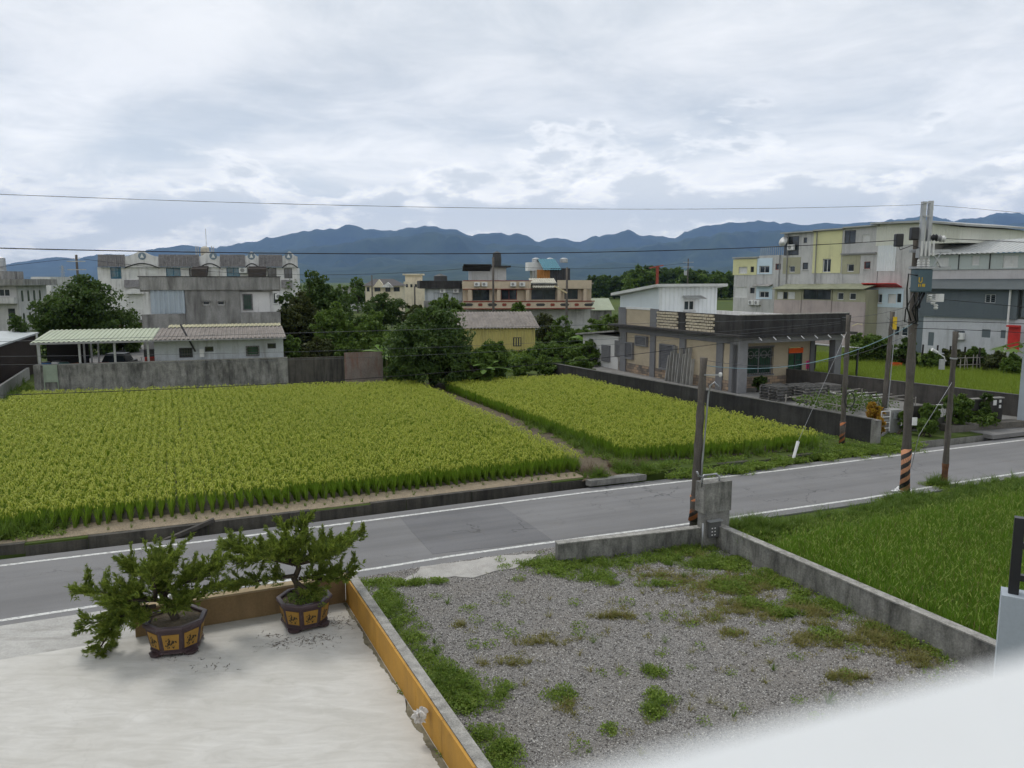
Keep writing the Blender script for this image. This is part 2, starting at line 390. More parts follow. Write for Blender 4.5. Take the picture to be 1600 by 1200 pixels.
flat('asphalt_patch', PATCH, [G(626,809),G(700,799),G(781,788.5),G(822,815),G(862,843),G(770,855),G(676,866),G(650,838)], .0045, road, .0035)
def jagged(pts, k=6, amp=.12):                     # roughen an outline
    o = []
    for i in range(len(pts)):
        a, b = Vector(pts[i]), Vector(pts[(i+1) % len(pts)])
        for j in range(k): q = a.lerp(b, j/k); o.append((q.x+random.uniform(-amp,amp), q.y+random.uniform(-amp,amp)))
    return o
# ------------------------------------------------------------------ terrace, lot and the near fields
TW0, TW1 = G(541,941,.06), G(701,1200,.06)         # inside foot of the ochre wall
tdir = (TW1-TW0).normalized(); tn = Vector((-tdir.y, tdir.x, 0))   # tn points to the lot (right)
if tn.x < 0: tn = -tn
TWE = TW0 + tdir*14.5
TB1 = G(212,996,.06); bdir = (TB1-TW0).normalized()
tfar = TW0 + bdir*22
terr = struct(MB().prism([(p.x,p.y) for p in (TW0+Vector((0,.02,0)), TWE, TWE+bdir*24, tfar)], -.2, .06).build('terrace', SLAB), 'pale trowelled concrete terrace')
dw = [p for p in (TB1+bdir*-.2, TB1+bdir*18)]
rn = RP(0,1)-RP(0,0)
def to_road(p): s = p.dot(E1); return RP(s, near_at(s)-.44)
drive = struct(MB().prism([(p.x,p.y) for p in (dw[0]+E2*.012, to_road(dw[0]), to_road(dw[1]), dw[1]+E2*.012)], -.2, .035).build('driveway', M('worn_driveway',(.40,.39,.365),.85,.2,1.0,(.2,.19,.17),.45,(1,4,1),.3,.4,40)), 'worn concrete drive between terrace and road')
LA, LB = G(1130,862), G(1500,1037)                 # lot: inner foot of the right-hand wall
ldir = (LB-LA).normalized(); ln = Vector((ldir.y,-ldir.x,0)); ln = ln if ln.x < 0 else -ln    # ln points into the lot
BL = G(872,882)                                    # end of the low roadside wall
lot_poly = [TW0+tn*.2+Vector((0,.3,0)), TWE+tn*.2, LB+ldir*5.5+ln*-.02, LA+ln*-.02]
s0, s1 = lot_poly[0].dot(E1), LA.dot(E1)
lot_poly += [RP(s1-(s1-s0)*k/6, near_at(s1-(s1-s0)*k/6)-.43) for k in range(7)]
lot = struct(MB().prism([(p.x,p.y) for p in lot_poly], -.1, .012).build('gravel_lot', GRAVEL), 'empty gravel lot beside the terrace')
apron = flat('concrete_apron', M('broken_concrete',(.36,.345,.32),.9,.25,2,(.2,.18,.16),.4,(3,3,3),.3,.5,30), jagged([G(628,912),G(668,905),G(735,903),G(800,890),G(845,868),G(800,868),G(735,877),G(660,888)], 5, .07), .034, lot, .03)
# paddy soil, stubble strip, path
FL0, FL1 = G(-170,858,FZ), G(908,737,FZ)
FB1, FB0 = G(652,589,FZ+.85), G(38,606,FZ+.85)
wl0, wl1 = G(45,592,FZ), G(-60,668,FZ)             # foot of the low wall at the far left
left_poly = [FL0, FL1, FB1, FB0, wl1+Vector((.25,0,0))]
F2 = [G(968,722,FZ), G(1100,716,FZ), G(1290,700,FZ), G(1296,672,FZ+.8), G(1090,626,FZ+.8), G(890,581,FZ+.8), G(690,590,FZ+.85)]
struct(flat('paddy_soil', MUD, left_poly, FZ+.012, None, .01)); struct(flat('paddy_soil', MUD, F2, FZ+.012, None, .01))
sA = [x*.5 for x in range(-56,1)]
smax = G(905,742,FZ).dot(E1); sL = np.linspace(-30, smax, 60)
def ditch_d(s): return far_at(s)+.95
struct(strip('stubble_strip', STRAW, [RP(s, ditch_d(s)+.16) for s in sL], [RP(s, max(ditch_d(s)+.5, G(30,830,FZ).dot(E2)*(1-(s-G(30,830,FZ).dot(E1))/(FL1-G(30,830,FZ)).dot(E1)) + FL1.dot(E2)*((s-G(30,830,FZ).dot(E1))/(FL1-G(30,830,FZ)).dot(E1)))+.02) for s in sL], FZ, FZ+.02), 'strip of cut straw along the ditch')
pathp = jagged([G(912,752,FZ), G(985,745,FZ), G(962,722,FZ), G(690,592,FZ+.3), G(655,592,FZ+.3), G(902,728,FZ)], 8, .10)
struct(flat('field_path', SOIL, pathp, FZ+.03, None, .03), 'bare earth path between the two paddies')
# ditch walls
for nm, sa, sb, lab, mt in (('ditch_wall', -30, smax+.3, 'dark low concrete ditch wall edging the left paddy', CONC_D), ('ditch_wall', G(1038,742,0).dot(E1), G(1262,714,0).dot(E1), 'dark low ditch wall behind weeds, edging the right paddy', CONC_D),
        ('ditch_wall', G(1420,700,0).dot(E1), G(1575,680,0).dot(E1), 'mossy concrete ditch wall below the yard planting', CONC)):
    t_ = thing(nm, lab, 'ditch wall', RP(sa, ditch_d(sa))); x = sa
    while x < sb-.2:
        L_ = min(random.uniform(1.1,3.2), sb-x); ss = np.linspace(x, x+L_-.015, 4); hh = .20+random.uniform(-.06,.03); of = random.uniform(-.02,.02); o = strip('wall_block', mt, [RP(s, ditch_d(s)-.02+of) for s in ss], [RP(s, ditch_d(s)+.17+of) for s in ss], -.5, hh); o.parent = t_; o.matrix_parent_inverse = Matrix.Translation(-Vector(t_.location)); x += L_
ss = np.linspace(G(1560,690).dot(E1), G(1560,690).dot(E1)+12, 10)
struct(strip('culvert_slab', M('driveway_grey',(.19,.185,.18),.85,.2,1,(.08,.08,.075),.4,(2,2,2),.25,.4,40), [RP(s, far_at(s)+.48) for s in ss], [RP(s, far_at(s)+7) for s in ss], .05, FZ+.03), 'concrete drive over the ditch')
struct(flat('culvert_slab', MATS['grey_concrete'], [G(922,762,.02),G(1010,752,.02),G(990,741,FZ),G(915,752,FZ)], FZ+.06, None, .2), 'old slab over the ditch at the path')
# timber plank leaning in the ditch
pk = MB().bar(G(250,848,-.1), G(335,812,.33), .14, .10).build('ditch_plank', M('old_timber',(.075,.068,.06),.9,.3,3,(.03,.03,.03),.5)); tag(pk, 'dark weathered timber lying across the ditch', 'plank')

# ------------------------------------------------------------------ mountains and the air in front of them
def ridge(name, label, D, prof, depth, seed, rough, mat):
    r = np.random.default_rng(seed); nx, ny = 700, 40
    xs = np.linspace(-900, 2500, nx); hz = np.interp(xs, [a for a,b in prof], [HOR-b for a,b in prof])/F_PX*D
    k = sum(np.interp(xs, np.linspace(-900,2500,n), r.normal(0,1,n))*a for n,a in ((90,.003),(220,.006),(520,.005)))
    hz = np.maximum(hz + k*D*.16*np.clip(hz/(D*.05),.15,1), 20)
    V = np.zeros((ny+6, nx, 3)); tt = list(np.linspace(0,1,ny)) + [1.05,1.12,1.25,1.45,1.7,2.0]
    g = [r.normal(0,1,(n,m)) for n,m in ((4,24),(8,60),(16,160))]
    for j, t in enumerate(tt):
        Y = D - depth*(1-t); prof_t = t**1.25 if t <= 1 else max(0, 1-(t-1)*.9)
        nz = np.zeros(nx)
        for gi, am in zip(g, (.20,.13,.08)):
            n, m = gi.shape; row = (min(t,1))*(n-1); a = int(row); f = row-a; a2 = min(a+1,n-1)
            nz += am*np.interp(xs, np.linspace(-900,2500,m), gi[a]*(1-f)+gi[a2]*f)
        amp = rough*(min(t,1)*(1-min(t,1))*4)**.8 if t < 1 else 0
        V[j,:,0] = (xs-800)/F_PX*Y; V[j,:,1] = Y; V[j,:,2] = np.minimum(hz*prof_t*(1+nz*amp*1.2), hz*min(1,Y/D)*(.965 if t < 1 else 1)) - 2
    V[0,:,2] = -4
    idx = np.arange((ny+6)*nx).reshape(ny+6, nx)
    q = np.stack([idx[:-1,:-1], idx[:-1,1:], idx[1:,1:], idx[1:,:-1]], -1).reshape(-1,4)
    return struct(link(name, np_mesh(name, V.reshape(-1,3), q, mat, smooth=True)), label)
def forestmat():
    m, t = newmat('mountain_forest'); k = NT(t); a = k.noise(k.pos(), .004, 6, .65); f = k.noise(k.pos(), .02, 4, .6)
    k.finish(k.mix(k.rng(a,.35,.65), (.018,.032,.012), (.045,.065,.025)), .95, f, .6, 12, .05); return m
MF = forestmat()
R1 = [(-900,432),(-200,430),(0,416),(40,408),(90,402),(130,404),(160,396),(200,400),(255,390),(300,383),(345,388),(400,378),(450,368),(520,358),(552,354),(600,362),(650,356),(684,355),(715,360),(740,369),(770,365),(800,367),(840,376),(870,372),(905,378),(930,368),(960,366),(978,360),(1000,369),(1050,371),(1085,356),(1150,349),(1200,347),(1250,353),(1300,349),(1350,348),(1390,344),(1420,339),(1455,341),(1485,346),(1540,336),(1600,334),(1800,320),(2500,350)]
R2 = [(-900,436),(150,430),(300,408),(400,394),(480,388),(560,377),(600,372),(680,364),(715,367),(760,381),(860,386),(930,389),(1000,386),(1060,375),(1150,363),(1230,361),(1330,367),(1450,378),(1540,356),(1600,347),(1800,335),(2500,360)]
R3 = [(-900,434),(0,436),(300,432),(450,428),(550,420),(620,413),(680,413),(720,409),(800,412),(900,417),(960,409),(1030,412),(1100,417),(1300,405),(1500,395),(1700,385),(2500,400)]
ridge('mountains', 'far blue mountain ridge under the cloud', 12500, R1, 3300, 1, 1.9, MF)
ridge('mountains', 'middle blue mountain range', 9000, R2, 2600, 2, 2.0, MF)
ridge('hills', 'low dark foothills at the edge of the plain', 6300, R3, 1900, 3, 1.5, MF)
hz = MB().box(-17000,17000,-1500,16200,-3,1420).build('haze', None or newmat('haze_air')[0])
hz['kind'] = 'stuff'; hz['label'] = 'thin blue haze over the plain'
t = MATS['haze_air'].node_tree; k = NT(t); pv = k.n('ShaderNodeVolumePrincipled'); pv.inputs['Color'].default_value = (.33,.53,.95,1)
pv.inputs['Density'].default_value = .000062; pv.inputs['Anisotropy'].default_value = 0.0
k.link(pv.outputs[0], k.n('ShaderNodeOutputMaterial').inputs['Volume'])
# ------------------------------------------------------------------ vegetation: blades, leaves, scatter
def inpoly(P, poly):
    x, y = P[:,0], P[:,1]; r = np.zeros(len(P), bool); n = len(poly)
    for i in range(n):
        x0, y0 = poly[i][0], poly[i][1]; x1, y1 = poly[(i+1)%n][0], poly[(i+1)%n][1]
        c = ((y0 > y) != (y1 > y)) & (x < (x1-x0)*(y-y0)/((y1-y0) if y1 != y0 else 1e-9)+x0); r ^= c
    return r
def grid_in(poly, ang, dr, ds, jit):
    P = np.array([(p[0],p[1]) for p in poly]); c, s = math.cos(rad(ang)), math.sin(rad(ang))
    R = np.stack([P[:,0]*c+P[:,1]*s, -P[:,0]*s+P[:,1]*c], 1); mn, mx = R.min(0), R.max(0)
    a, b = np.meshgrid(np.arange(mn[0],mx[0],ds), np.arange(mn[1],mx[1],dr)); Q = np.stack([a.ravel(),b.ravel()],1)
    Q += rng.normal(0, 1, Q.shape)*np.array([jit[0],jit[1]])
    W = np.stack([Q[:,0]*c-Q[:,1]*s, Q[:,0]*s+Q[:,1]*c],1); return W[inpoly(W, poly)]
def rand_in(poly, n):
    P = np.array([(p[0],p[1]) for p in poly]); Q = rng.uniform(P.min(0), P.max(0), (n*3,2)); return Q[inpoly(Q, poly)][:n]
def blades(n, r0, h, lean, wd, seg=3, droop=.5, seed=0):
    r = np.random.default_rng(seed); V, Q = [], []
    for i in range(n):
        a = r.uniform(0, 2*math.pi); b = r.uniform(0,1)**.5*r0; hh = r.uniform(h[0],h[1]); l = r.uniform(lean[0],lean[1]); d = np.array([math.cos(a),math.sin(a)]); a2 = a+r.normal(0,.6)
        e = np.array([-math.sin(a2),math.cos(a2)]); st = len(V); dr = r.uniform(.2,1)*droop
        for k in range(seg+1):
            t = k/seg; p = d*(b + l*t**1.8); z = hh*(t - dr*t**3*.55); wv = wd*(1-.85*t**2)
            V += [(*(p-e*wv/2), z), (*(p+e*wv/2), z)]
        for k in range(seg): Q.append((st+2*k, st+2*k+1, st+2*k+3, st+2*k+2))
    return V, Q
def leaves_np(C, size, seed, up=.3, aspect=.5, fold=.15):
    """one folded leaf face per centre"""
    r = np.random.default_rng(seed); n = len(C); size = np.broadcast_to(size, n)[:,None]*r.uniform(.65,1.35,(n,1))
    d = r.normal(0,1,(n,3)); d[:,2] -= .25; d /= np.linalg.norm(d,axis=1,keepdims=True)
    nn = r.normal(0,1,(n,3)); nn[:,2] += up*3; e = np.cross(d, nn); e /= np.linalg.norm(e,axis=1,keepdims=True)+1e-9; f = np.cross(e, d)
    A = C - d*size*.5; B = C + e*size*aspect*.5 + f*size*fold; T = C + d*size*.5; D = C - e*size*aspect*.5 + f*size*fold
    V = np.stack([A,B,T,D],1).reshape(-1,3); Q = np.arange(4*n).reshape(n,4); return V, Q
SRC = bpy.data.collections                       # sources of scattered stuff live in collections of their own
def scatter(name, label, P, meshes, smin=.85, smax=1.15, tilt=.1, kind='stuff', zs=None):
    cl = bpy.data.collections.new(name+'_source')
    for i, me in enumerate(meshes):
        o = bpy.data.objects.new(me.name, me); cl.objects.link(o)
    me = bpy.data.meshes.new(name); P = np.asarray(P, np.float32); me.vertices.add(len(P)); me.vertices.foreach_set('co', P.ravel())
    o = link(name, me); tag(o, label, kind=kind)
    g = bpy.data.node_groups.new(name, 'GeometryNodeTree'); g.interface.new_socket('Geometry', in_out='INPUT', socket_type='NodeSocketGeometry'); g.interface.new_socket('Geometry', in_out='OUTPUT', socket_type='NodeSocketGeometry')
    a = g.nodes.new('NodeGroupInput'); z = g.nodes.new('NodeGroupOutput'); ip = g.nodes.new('GeometryNodeInstanceOnPoints'); ci = g.nodes.new('GeometryNodeCollectionInfo')
    ci.inputs[0].default_value = cl; ci.inputs['Separate Children'].default_value = True; ci.inputs['Reset Children'].default_value = True; ip.inputs['Pick Instance'].default_value = True
    def rv(ty, lo, hi, seed):
        q = g.nodes.new('FunctionNodeRandomValue'); q.data_type = ty; v = [s for s in q.inputs if s.enabled]
        v[0].default_value = lo; v[1].default_value = hi
        for s in q.inputs:
            if s.name == 'Seed': s.default_value = seed
        return [s for s in q.outputs if s.enabled][0]
    g.links.new(a.outputs[0], ip.inputs['Points']); g.links.new(ci.outputs[0], ip.inputs['Instance'])
    g.links.new(rv('INT', 0, len(meshes)-1, 1), ip.inputs['Instance Index'])
    g.links.new(rv('FLOAT_VECTOR', (-tilt,-tilt,0), (tilt,tilt,6.283), 2), ip.inputs['Rotation'])
    g.links.new(rv('FLOAT', smin, smax, 3), ip.inputs['Scale']); g.links.new(ip.outputs[0], z.inputs[0])
    md = o.modifiers.new('scatter','NODES'); md.node_group = g; return o
def z3(P, z): return np.concatenate([P, np.full((len(P),1), z)], 1)

RICE_L = leafmat('rice_leaf', (.105,.20,.014), (.15,.25,.02), (.20,.275,.034), .13, .4)
RICE_P = leafmat('rice_panicle', (.255,.31,.03), (.32,.365,.04), (.40,.40,.07), .13, .3)
RICE_Y = leafmat('young_rice', (.085,.175,.013), (.125,.235,.018), (.18,.28,.035), .35, .4)
RICE_YP = leafmat('young_panicle', (.14,.21,.03), (.19,.25,.04), (.26,.29,.07), .6, .3)
STALK = leafmat('rice_stalk', (.20,.19,.06), (.14,.16,.035), None, 2, .2)
def rice_tuft(i, young=False):
    V, Q = blades(22, .05, (.58,.86), (.04,.23), .020, 3, .5, 100+i); idx = [0]*len(Q)
    V2, Q2 = blades(10, .05, (.25,.45), (.0,.05), .016, 1, 0, 200+i); n = len(V); V += V2; Q += [tuple(a+n for a in q) for q in Q2]; idx += [2]*len(Q2)
    r = np.random.default_rng(300+i)
    for k in range(4 if young else 9):
        a = r.uniform(0,6.283); d = np.array([math.cos(a),math.sin(a),0]); e = np.array([-math.sin(a),math.cos(a),0]); b = r.uniform(.01,.10); h = r.uniform(.68,.86); L = r.uniform(.09,.16)
        st = len(V); w0 = r.uniform(.010,.017)*(.6 if young else 1)
        for t, hh in ((0,0),(.45,.05),(.8,.02),(1,-.07)):
            p = d*(b+L*t) + np.array([0,0,h+hh]); wv = w0*(1.1 if 0<t<1 else .35); V += [tuple(p-e*wv), tuple(p+e*wv)]
        for s in range(3): Q.append((st+2*s,st+2*s+1,st+2*s+3,st+2*s+2)); idx.append(1)
    return np_mesh('rice_plant', V, Q, [RICE_Y if young else RICE_L, RICE_YP if young else RICE_P, STALK], idx)
tufts = [rice_tuft(i) for i in range(6)]
P = grid_in(left_poly, 114, .275, .135, (.028,.022)); 
P = P[(P[:,0] > -.80*P[:,1]-3)]
scatter('paddy_rice', 'ripening yellow green rice in rows, left paddy', z3(P, FZ), tufts, .70, .88, .10)
P = grid_in(F2, 114, .26, .14, (.045,.04)); scatter('paddy_rice', 'ripening yellow green rice, right paddy beside the grey yard wall', z3(P, FZ), tufts, .70, .88, .12)
# small regrowth tufts on the straw strip
def short(i, mat, n=14, h=(.08,.22), l=(.02,.12), wd=.012): V, Q = blades(n, .03, h, l, wd, 2, .4, 500+i); return np_mesh('grass_tuft', V, Q, mat)
GRASS = leafmat('verge_grass', (.075,.14,.016), (.11,.18,.024), (.16,.21,.045), .6, .3)
WEED = leafmat('weed_leaf', (.12,.19,.026), (.17,.25,.036), (.23,.29,.055), 1.2, .35)
DRYW = leafmat('dry_weed', (.17,.18,.045), (.21,.20,.06), (.26,.21,.085), 1.0, .3)
DKGR = leafmat('dark_leaf', (.033,.068,.014), (.058,.10,.02), (.095,.14,.03), .8, .3)
MDGR = leafmat('mid_leaf', (.055,.102,.016), (.09,.15,.024), (.135,.19,.04), .7, .34)
LTGR = leafmat('light_leaf', (.06,.11,.016), (.10,.165,.028), (.15,.21,.045), .8, .3)
OLIV = leafmat('olive_leaf', (.04,.055,.014), (.065,.08,.022), (.10,.105,.035), .8, .25)
sg = [short(i, GRASS) for i in range(4)]
Q = [RP(s, ditch_d(s)+.16+random.uniform(.15,1.0)) for s in np.arange(-28, smax, .28)]
scatter('stubble_regrowth', 'small green tufts on the cut straw', np.array([(q.x,q.y,FZ+.01) for q in Q]), sg, .7, 1.3, .15)
# the greener field on the right, bounded by the lot wall, the verge and the frame
YF = [LA-ln*.35+ldir*-.2, LB-ln*.35+ldir*6, LB-ln*9+ldir*5, G(1720,736,.75), G(1600,757,.75), G(1500,776,.75), G(1400,793,.75), G(1300,806,.75), G(1210,826,.75), G(1165,842,.6)]
struct(flat('paddy_soil', MUD, YF, -.03, None, .015))
DEADB = leafmat('dead_blade', (.20,.17,.07), (.26,.21,.09))
def yr(i): 
    V, Q = blades(30, .07, (.70,1.10), (.06,.34), .019, 4, .45, 700+i); n = len(Q); idx = [0]*n
    r = np.random.default_rng(800+i)
    for k in range(2):
        a = r.uniform(0,6.283); d = np.array([math.cos(a),math.sin(a),0]); e = np.array([-math.sin(a),math.cos(a),0]); st = len(V); b = r.uniform(.04,.14); h = r.uniform(.85,1.0)
        for t, hh in ((0,0),(.5,.06),(1,-.03)):
            p = d*(b+.17*t)+np.array([0,0,h+hh]); V += [tuple(p-e*.006), tuple(p+e*.006)]
        for s in range(2): Q.append((st+2*s,st+2*s+1,st+2*s+3,st+2*s+2)); idx.append(1)
    idx = [1 if (i_ < n and r.uniform() < .10) else (2 if (i_ < n and r.uniform() < .06) else v_) for i_, v_ in enumerate(idx)]; return np_mesh('rice_plant', V, Q, [RICE_Y, RICE_YP, DEADB], idx)
P = grid_in(YF, 114, .23, .14, (.04,.04)); P = P[(P[:,0] < .76*P[:,1]+2.5)]
scatter('paddy_rice', 'tall deep green rice beyond the lot wall', z3(P, -.03), [yr(i) for i in range(5)], .66, .88, .12)
# weeds
def weed(i, mat, n=40, rr=.16, h=.16, sz=.05):
    r = np.random.default_rng(900+i); a = r.uniform(0,6.283,n); d = r.uniform(0,1,n)**.5*rr
    C = np.stack([d*np.cos(a), d*np.sin(a), r.uniform(.1,1,n)*h*(1-.5*d/rr)],1); V, Q = leaves_np(C, sz, 950+i, .8, .6); return np_mesh('weed_tuft', V, Q, mat)
wd_g = [weed(i, WEED, 60, .17, .15, .045) for i in range(5)] + [short(20+i, GRASS, 20, (.10,.26), (.05,.2)) for i in range(1)]
wd_d = [weed(10+i, DRYW, 30, .14, .08, .04) for i in range(2)] + [short(30+i, DRYW, 18, (.06,.18), (.06,.18)) for i in range(2)]
def blob(px, py, rx, ry, n, z=.0):                 # n plants strewn irregularly about a ground point, spread in metres
    if n > 10:
        m_ = int(rng.integers(4,9)); ws_ = rng.dirichlet(np.ones(m_)*.8); cs_ = rng.normal(0,.5,(m_,2))*np.array([rx*1.1,ry*1.3]); out = []; c = G(px,py,z)
        for w_, q_ in zip(ws_, cs_): k_ = max(1,int(n*w_)); s_ = .10+.5*w_; out.append(np.stack([c.x+q_[0]+rng.normal(0,s_*rx*1.1,k_), c.y+q_[1]+rng.normal(0,s_*ry*1.3,k_), np.full(k_,z)],1))
        return np.concatenate(out)
    c = G(px, py, z); a = rng.uniform(0,6.283,n); d = np.abs(rng.normal(0,.55,n)); return np.stack([c.x+rx*d*np.cos(a), c.y+ry*d*np.sin(a), np.full(n,z)],1)
def band(pts, wdt, n, z=.0):
    o = []; P = [G(x,y,z) for x,y in pts]; L = [(P[i+1]-P[i]).length for i in range(len(P)-1)]; T = sum(L)
    for _ in range(n):
        t = random.uniform(0,T); i = 0
        while t > L[i]: t -= L[i]; i += 1
        q = P[i].lerp(P[i+1], t/L[i]); o.append((q.x+random.gauss(0,wdt), q.y+random.gauss(0,wdt), z))
    return np.array(o)
green = [band([(585,918),(620,965),(645,1010)], .20, 150), band([(645,1020),(690,1065),(720,1105)], .24, 130), blob(720,1085,.75,.45,170), blob(610,950,.35,.5,80), blob(690,1050,.4,.4,70),
    blob(780,1180,.5,.45,120), blob(850,890,.8,.35,110), band([(850,880),(950,885),(1040,868),(1110,856)], .22, 260), blob(905,900,.6,.25,60), blob(1130,885,.9,.4,90), blob(1190,915,1.0,.6,220), blob(1110,880,1.0,.4,140), blob(1260,940,.8,.4,90), blob(1215,890,.35,.35,70), blob(1190,950,.5,.25,90), blob(1060,862,.6,.25,70),
    blob(1330,945,.45,.25,60), blob(1290,990,.3,.2,20), blob(1020,1110,.18,.14,22), blob(880,1090,.16,.2,20), blob(1040,1092,.2,.12,20), blob(780,1088,.22,.14,22), blob(955,1145,.1,.1,6), blob(965,912,.2,.1,14), blob(1015,1052,.2,.1,14), blob(1030,915,.4,.12,20), blob(650,912,.5,.08,40), blob(600,912,.4,.1,40), blob(1410,980,.25,.15,16), blob(1505,1030,.25,.15,18)]
dry = [blob(975,968,.5,.14,50), blob(880,1000,.5,.14,36), blob(1085,870,.6,.3,70), blob(1140,905,1.3,.7,240), blob(1230,970,1.2,.6,220), blob(1340,1010,1.1,.6,200), blob(1180,930,1.5,.8,160), blob(1260,1010,.6,.3,60), blob(1350,990,.6,.3,60), blob(1400,1010,.6,.3,70), blob(1430,1040,.4,.25,50), blob(1140,990,.3,.15,26), blob(1100,920,.8,.5,60), blob(1340,1060,.5,.2,40), blob(1080,970,.8,.25,30), blob(720,978,.2,.1,8), blob(800,1032,.4,.12,24), blob(880,1108,.2,.2,16)]
for z in (1160,1250,1320,1390,1450): green.append(band([(z-30,868+(z-1160)*.47),(z+40,905+(z-1160)*.47)], .12, 18))
P = rand_in([(q.x,q.y) for q in lot_poly], 420); dd_ = rng.uniform(0,1,len(P)) < np.clip((P[:,1]-9)/9,0.05,1)*np.clip((P[:,0]+3)/7,.1,1); green.append(z3(P[dd_],0.0)); P = rand_in([(q.x,q.y) for q in lot_poly], 500); dd_ = rng.uniform(0,1,len(P)) < np.clip((P[:,0]+2.5)/7,.05,1)*.8; dry.append(z3(P[dd_],0.0))
scatter('lot_weeds', 'green weeds spreading over the gravel lot', np.concatenate(green)+np.array([0,0,.01]), wd_g, .45, 1.15, .2)
scatter('dry_lot_weeds', 'thin yellowish weeds in the gravel', np.concatenate(dry)+np.array([0,0,.01]), wd_d, .5, 1.1, .2)
# stones on the lot
r = np.random.default_rng(5)
def stone(i):
    b = MB().box(-1,1,-1,1,-1,1); v = np.array(b.v)*r.uniform(.55,1.0,(8,3))*.5; v[4:,:2] *= .7
    return np_mesh('stone', v*.025, [f for f in b.f], STONES[i%3])
STONES = [M('stone_grey',(.27,.255,.24),.85,.3,30), M('stone_pale',(.45,.43,.40),.8,.25,30), M('stone_dark',(.14,.13,.12),.85,.3,30)]
P = rand_in([(p.x,p.y) for p in lot_poly], 60000); keep = (P[:,1] > 8.2); P = P[keep]
scatter('gravel', 'loose grey gravel on the lot', z3(P, .016), [stone(i) for i in range(6)], .5, 1.5, .6)
# verges
wv = wd_g + [short(40+i, GRASS, 26, (.2,.48), (.1,.35), .014) for i in range(2)]
vg = [band([(1160,828),(1240,822),(1330,812)], .25, 330), blob(1185,832,.8,.4,260), blob(1160,825,.5,.3,160), band([(1330,806),(1400,792)], .16, 130), blob(1470,758,.5,.25,120), blob(1380,785,.4,.2,60), band([(1480,768),(1600,750)], .18, 110), band([(1330,812),(1440,792),(1620,762)], .35, 900), band([(1400,788),(1440,776)], .2, 90)]
scatter('verge_grass', 'long grass at the road edge of the green field', np.concatenate(vg), wv, .5, 1.05, .25)
vg = [band([(1050,748),(1130,738),(1210,728),(1270,716)], .14, 110), blob(1145,738,.4,.15,40), blob(1180,732,.4,.15,40), blob(1080,743,.3,.15,30), blob(1235,722,.5,.15,50), band([(1265,716),(1340,706),(1415,700)], .38, 420), blob(1370,695,.8,.4,260), blob(1310,705,.5,.4,140), band([(1292,694),(1330,690),(1362,688)], .45, 300)]
scatter('verge_weeds', 'rank roadside weeds in front of the right paddy and yard wall', np.concatenate(vg)+np.array([0,0,.02]), wd_g, .9, 2.0, .25)
pe = [band([(690,594),(830,660),(955,722)], .24, 620, FZ), blob(985,738,.6,.3,90,FZ), blob(930,748,.4,.2,40,FZ), band([(955,722),(1000,735),(1100,722),(1290,700)], .15, 110, FZ)]
scatter('path_grass', 'grass along the bank beside the earth path', np.concatenate(pe), wv, .7, 1.4, .2)
pe = [band([(-30,838),(30,836),(70,832)], .35, 160, FZ), band([(15,640),(45,600)], .5, 130, FZ), band([(650,592),(760,582),(885,574)], .6, 300, FZ)]
scatter('field_edge_weeds', 'weeds and grass at the edges of the left paddy', np.concatenate(pe), wv, .8, 1.6, .2)

# ------------------------------------------------------------------ trees and shrubs
BARK = M('bark', (.085,.068,.05), .95, .3, 4, (.04,.035,.03), .4, (6,6,1), .3, .7, 18, .02)
def crown_pts(lobes, n, seed, clump=.30, hollow=.55):
    r = np.random.default_rng(seed); vol = np.array([l[3]*l[4]*l[5] for l in lobes])**.67; cnt = (n*vol/vol.sum()).astype(int); out = []
    for l, c in zip(lobes, cnt):
        k = max(8, int(c/42)); d = r.normal(0,1,(k,3)); d /= np.linalg.norm(d,axis=1,keepdims=True); d[:,2] = np.where(d[:,2] < -.8, -d[:,2], d[:,2])
        rr = r.uniform(hollow,1.0,(k,1))*r.uniform(.85,1.12,(k,1)); R = np.array(l[3:6]); C = np.array(l[:3]) + d*rr*R
        per = max(1, c//k); cs = clump*r.uniform(.6,1.25,(k,1,1))*R.mean()
        o = r.normal(0,1,(k,per,3)); o /= np.linalg.norm(o,axis=2,keepdims=True); o *= r.uniform(.35,1,(k,per,1))**.6; o[:,:,2] *= .75
        out.append((C[:,None,:] + o*cs).reshape(-1,3))
    return np.concatenate(out)
def tree(name, label, loc, lobes, n, leaf, mat, cat='tree', group=None, trunk=.16, seed=1, clump=.30, aspect=.5, stems=1):
    t = thing(name, label, cat, loc, 0, group); C = crown_pts(lobes, int(n*2.1), seed, clump); leaf *= 1.12
    C[:,2] = np.maximum(C[:,2], .06); V, Q = leaves_np(C, leaf, seed, .5, aspect); link('crown', np_mesh('crown', V, Q, mat), t)
    rr = random.Random(seed); b = MB(); zc_ = min(l[2] for l in lobes)
    for s in range(stems):
        off = Vector((rr.uniform(-.5,.5)*(stems>1), rr.uniform(-.3,.3)*(stems>1), -.3)); top = Vector((rr.uniform(-.2,.2)*trunk*4, rr.uniform(-.2,.2)*trunk*4, zc_))
        b.tube([off, off*.5+top*.5+Vector((rr.uniform(-1,1)*trunk*.6,0,0)), top], [trunk*1.25, trunk*.95, trunk*.75], 8)
        for l in lobes:
            for q in range(2):
                e = Vector((l[0]+rr.uniform(-.5,.5)*l[3], l[1]+rr.uniform(-.5,.5)*l[4], l[2]+rr.uniform(.0,.6)*l[5]))
                b.tube([top, top.lerp(e,.5)+Vector((0,0,.12*l[5])), e], [trunk*.6, trunk*.38, trunk*.12], 6)
    b.build('trunk', BARK, t, smooth=True); return t
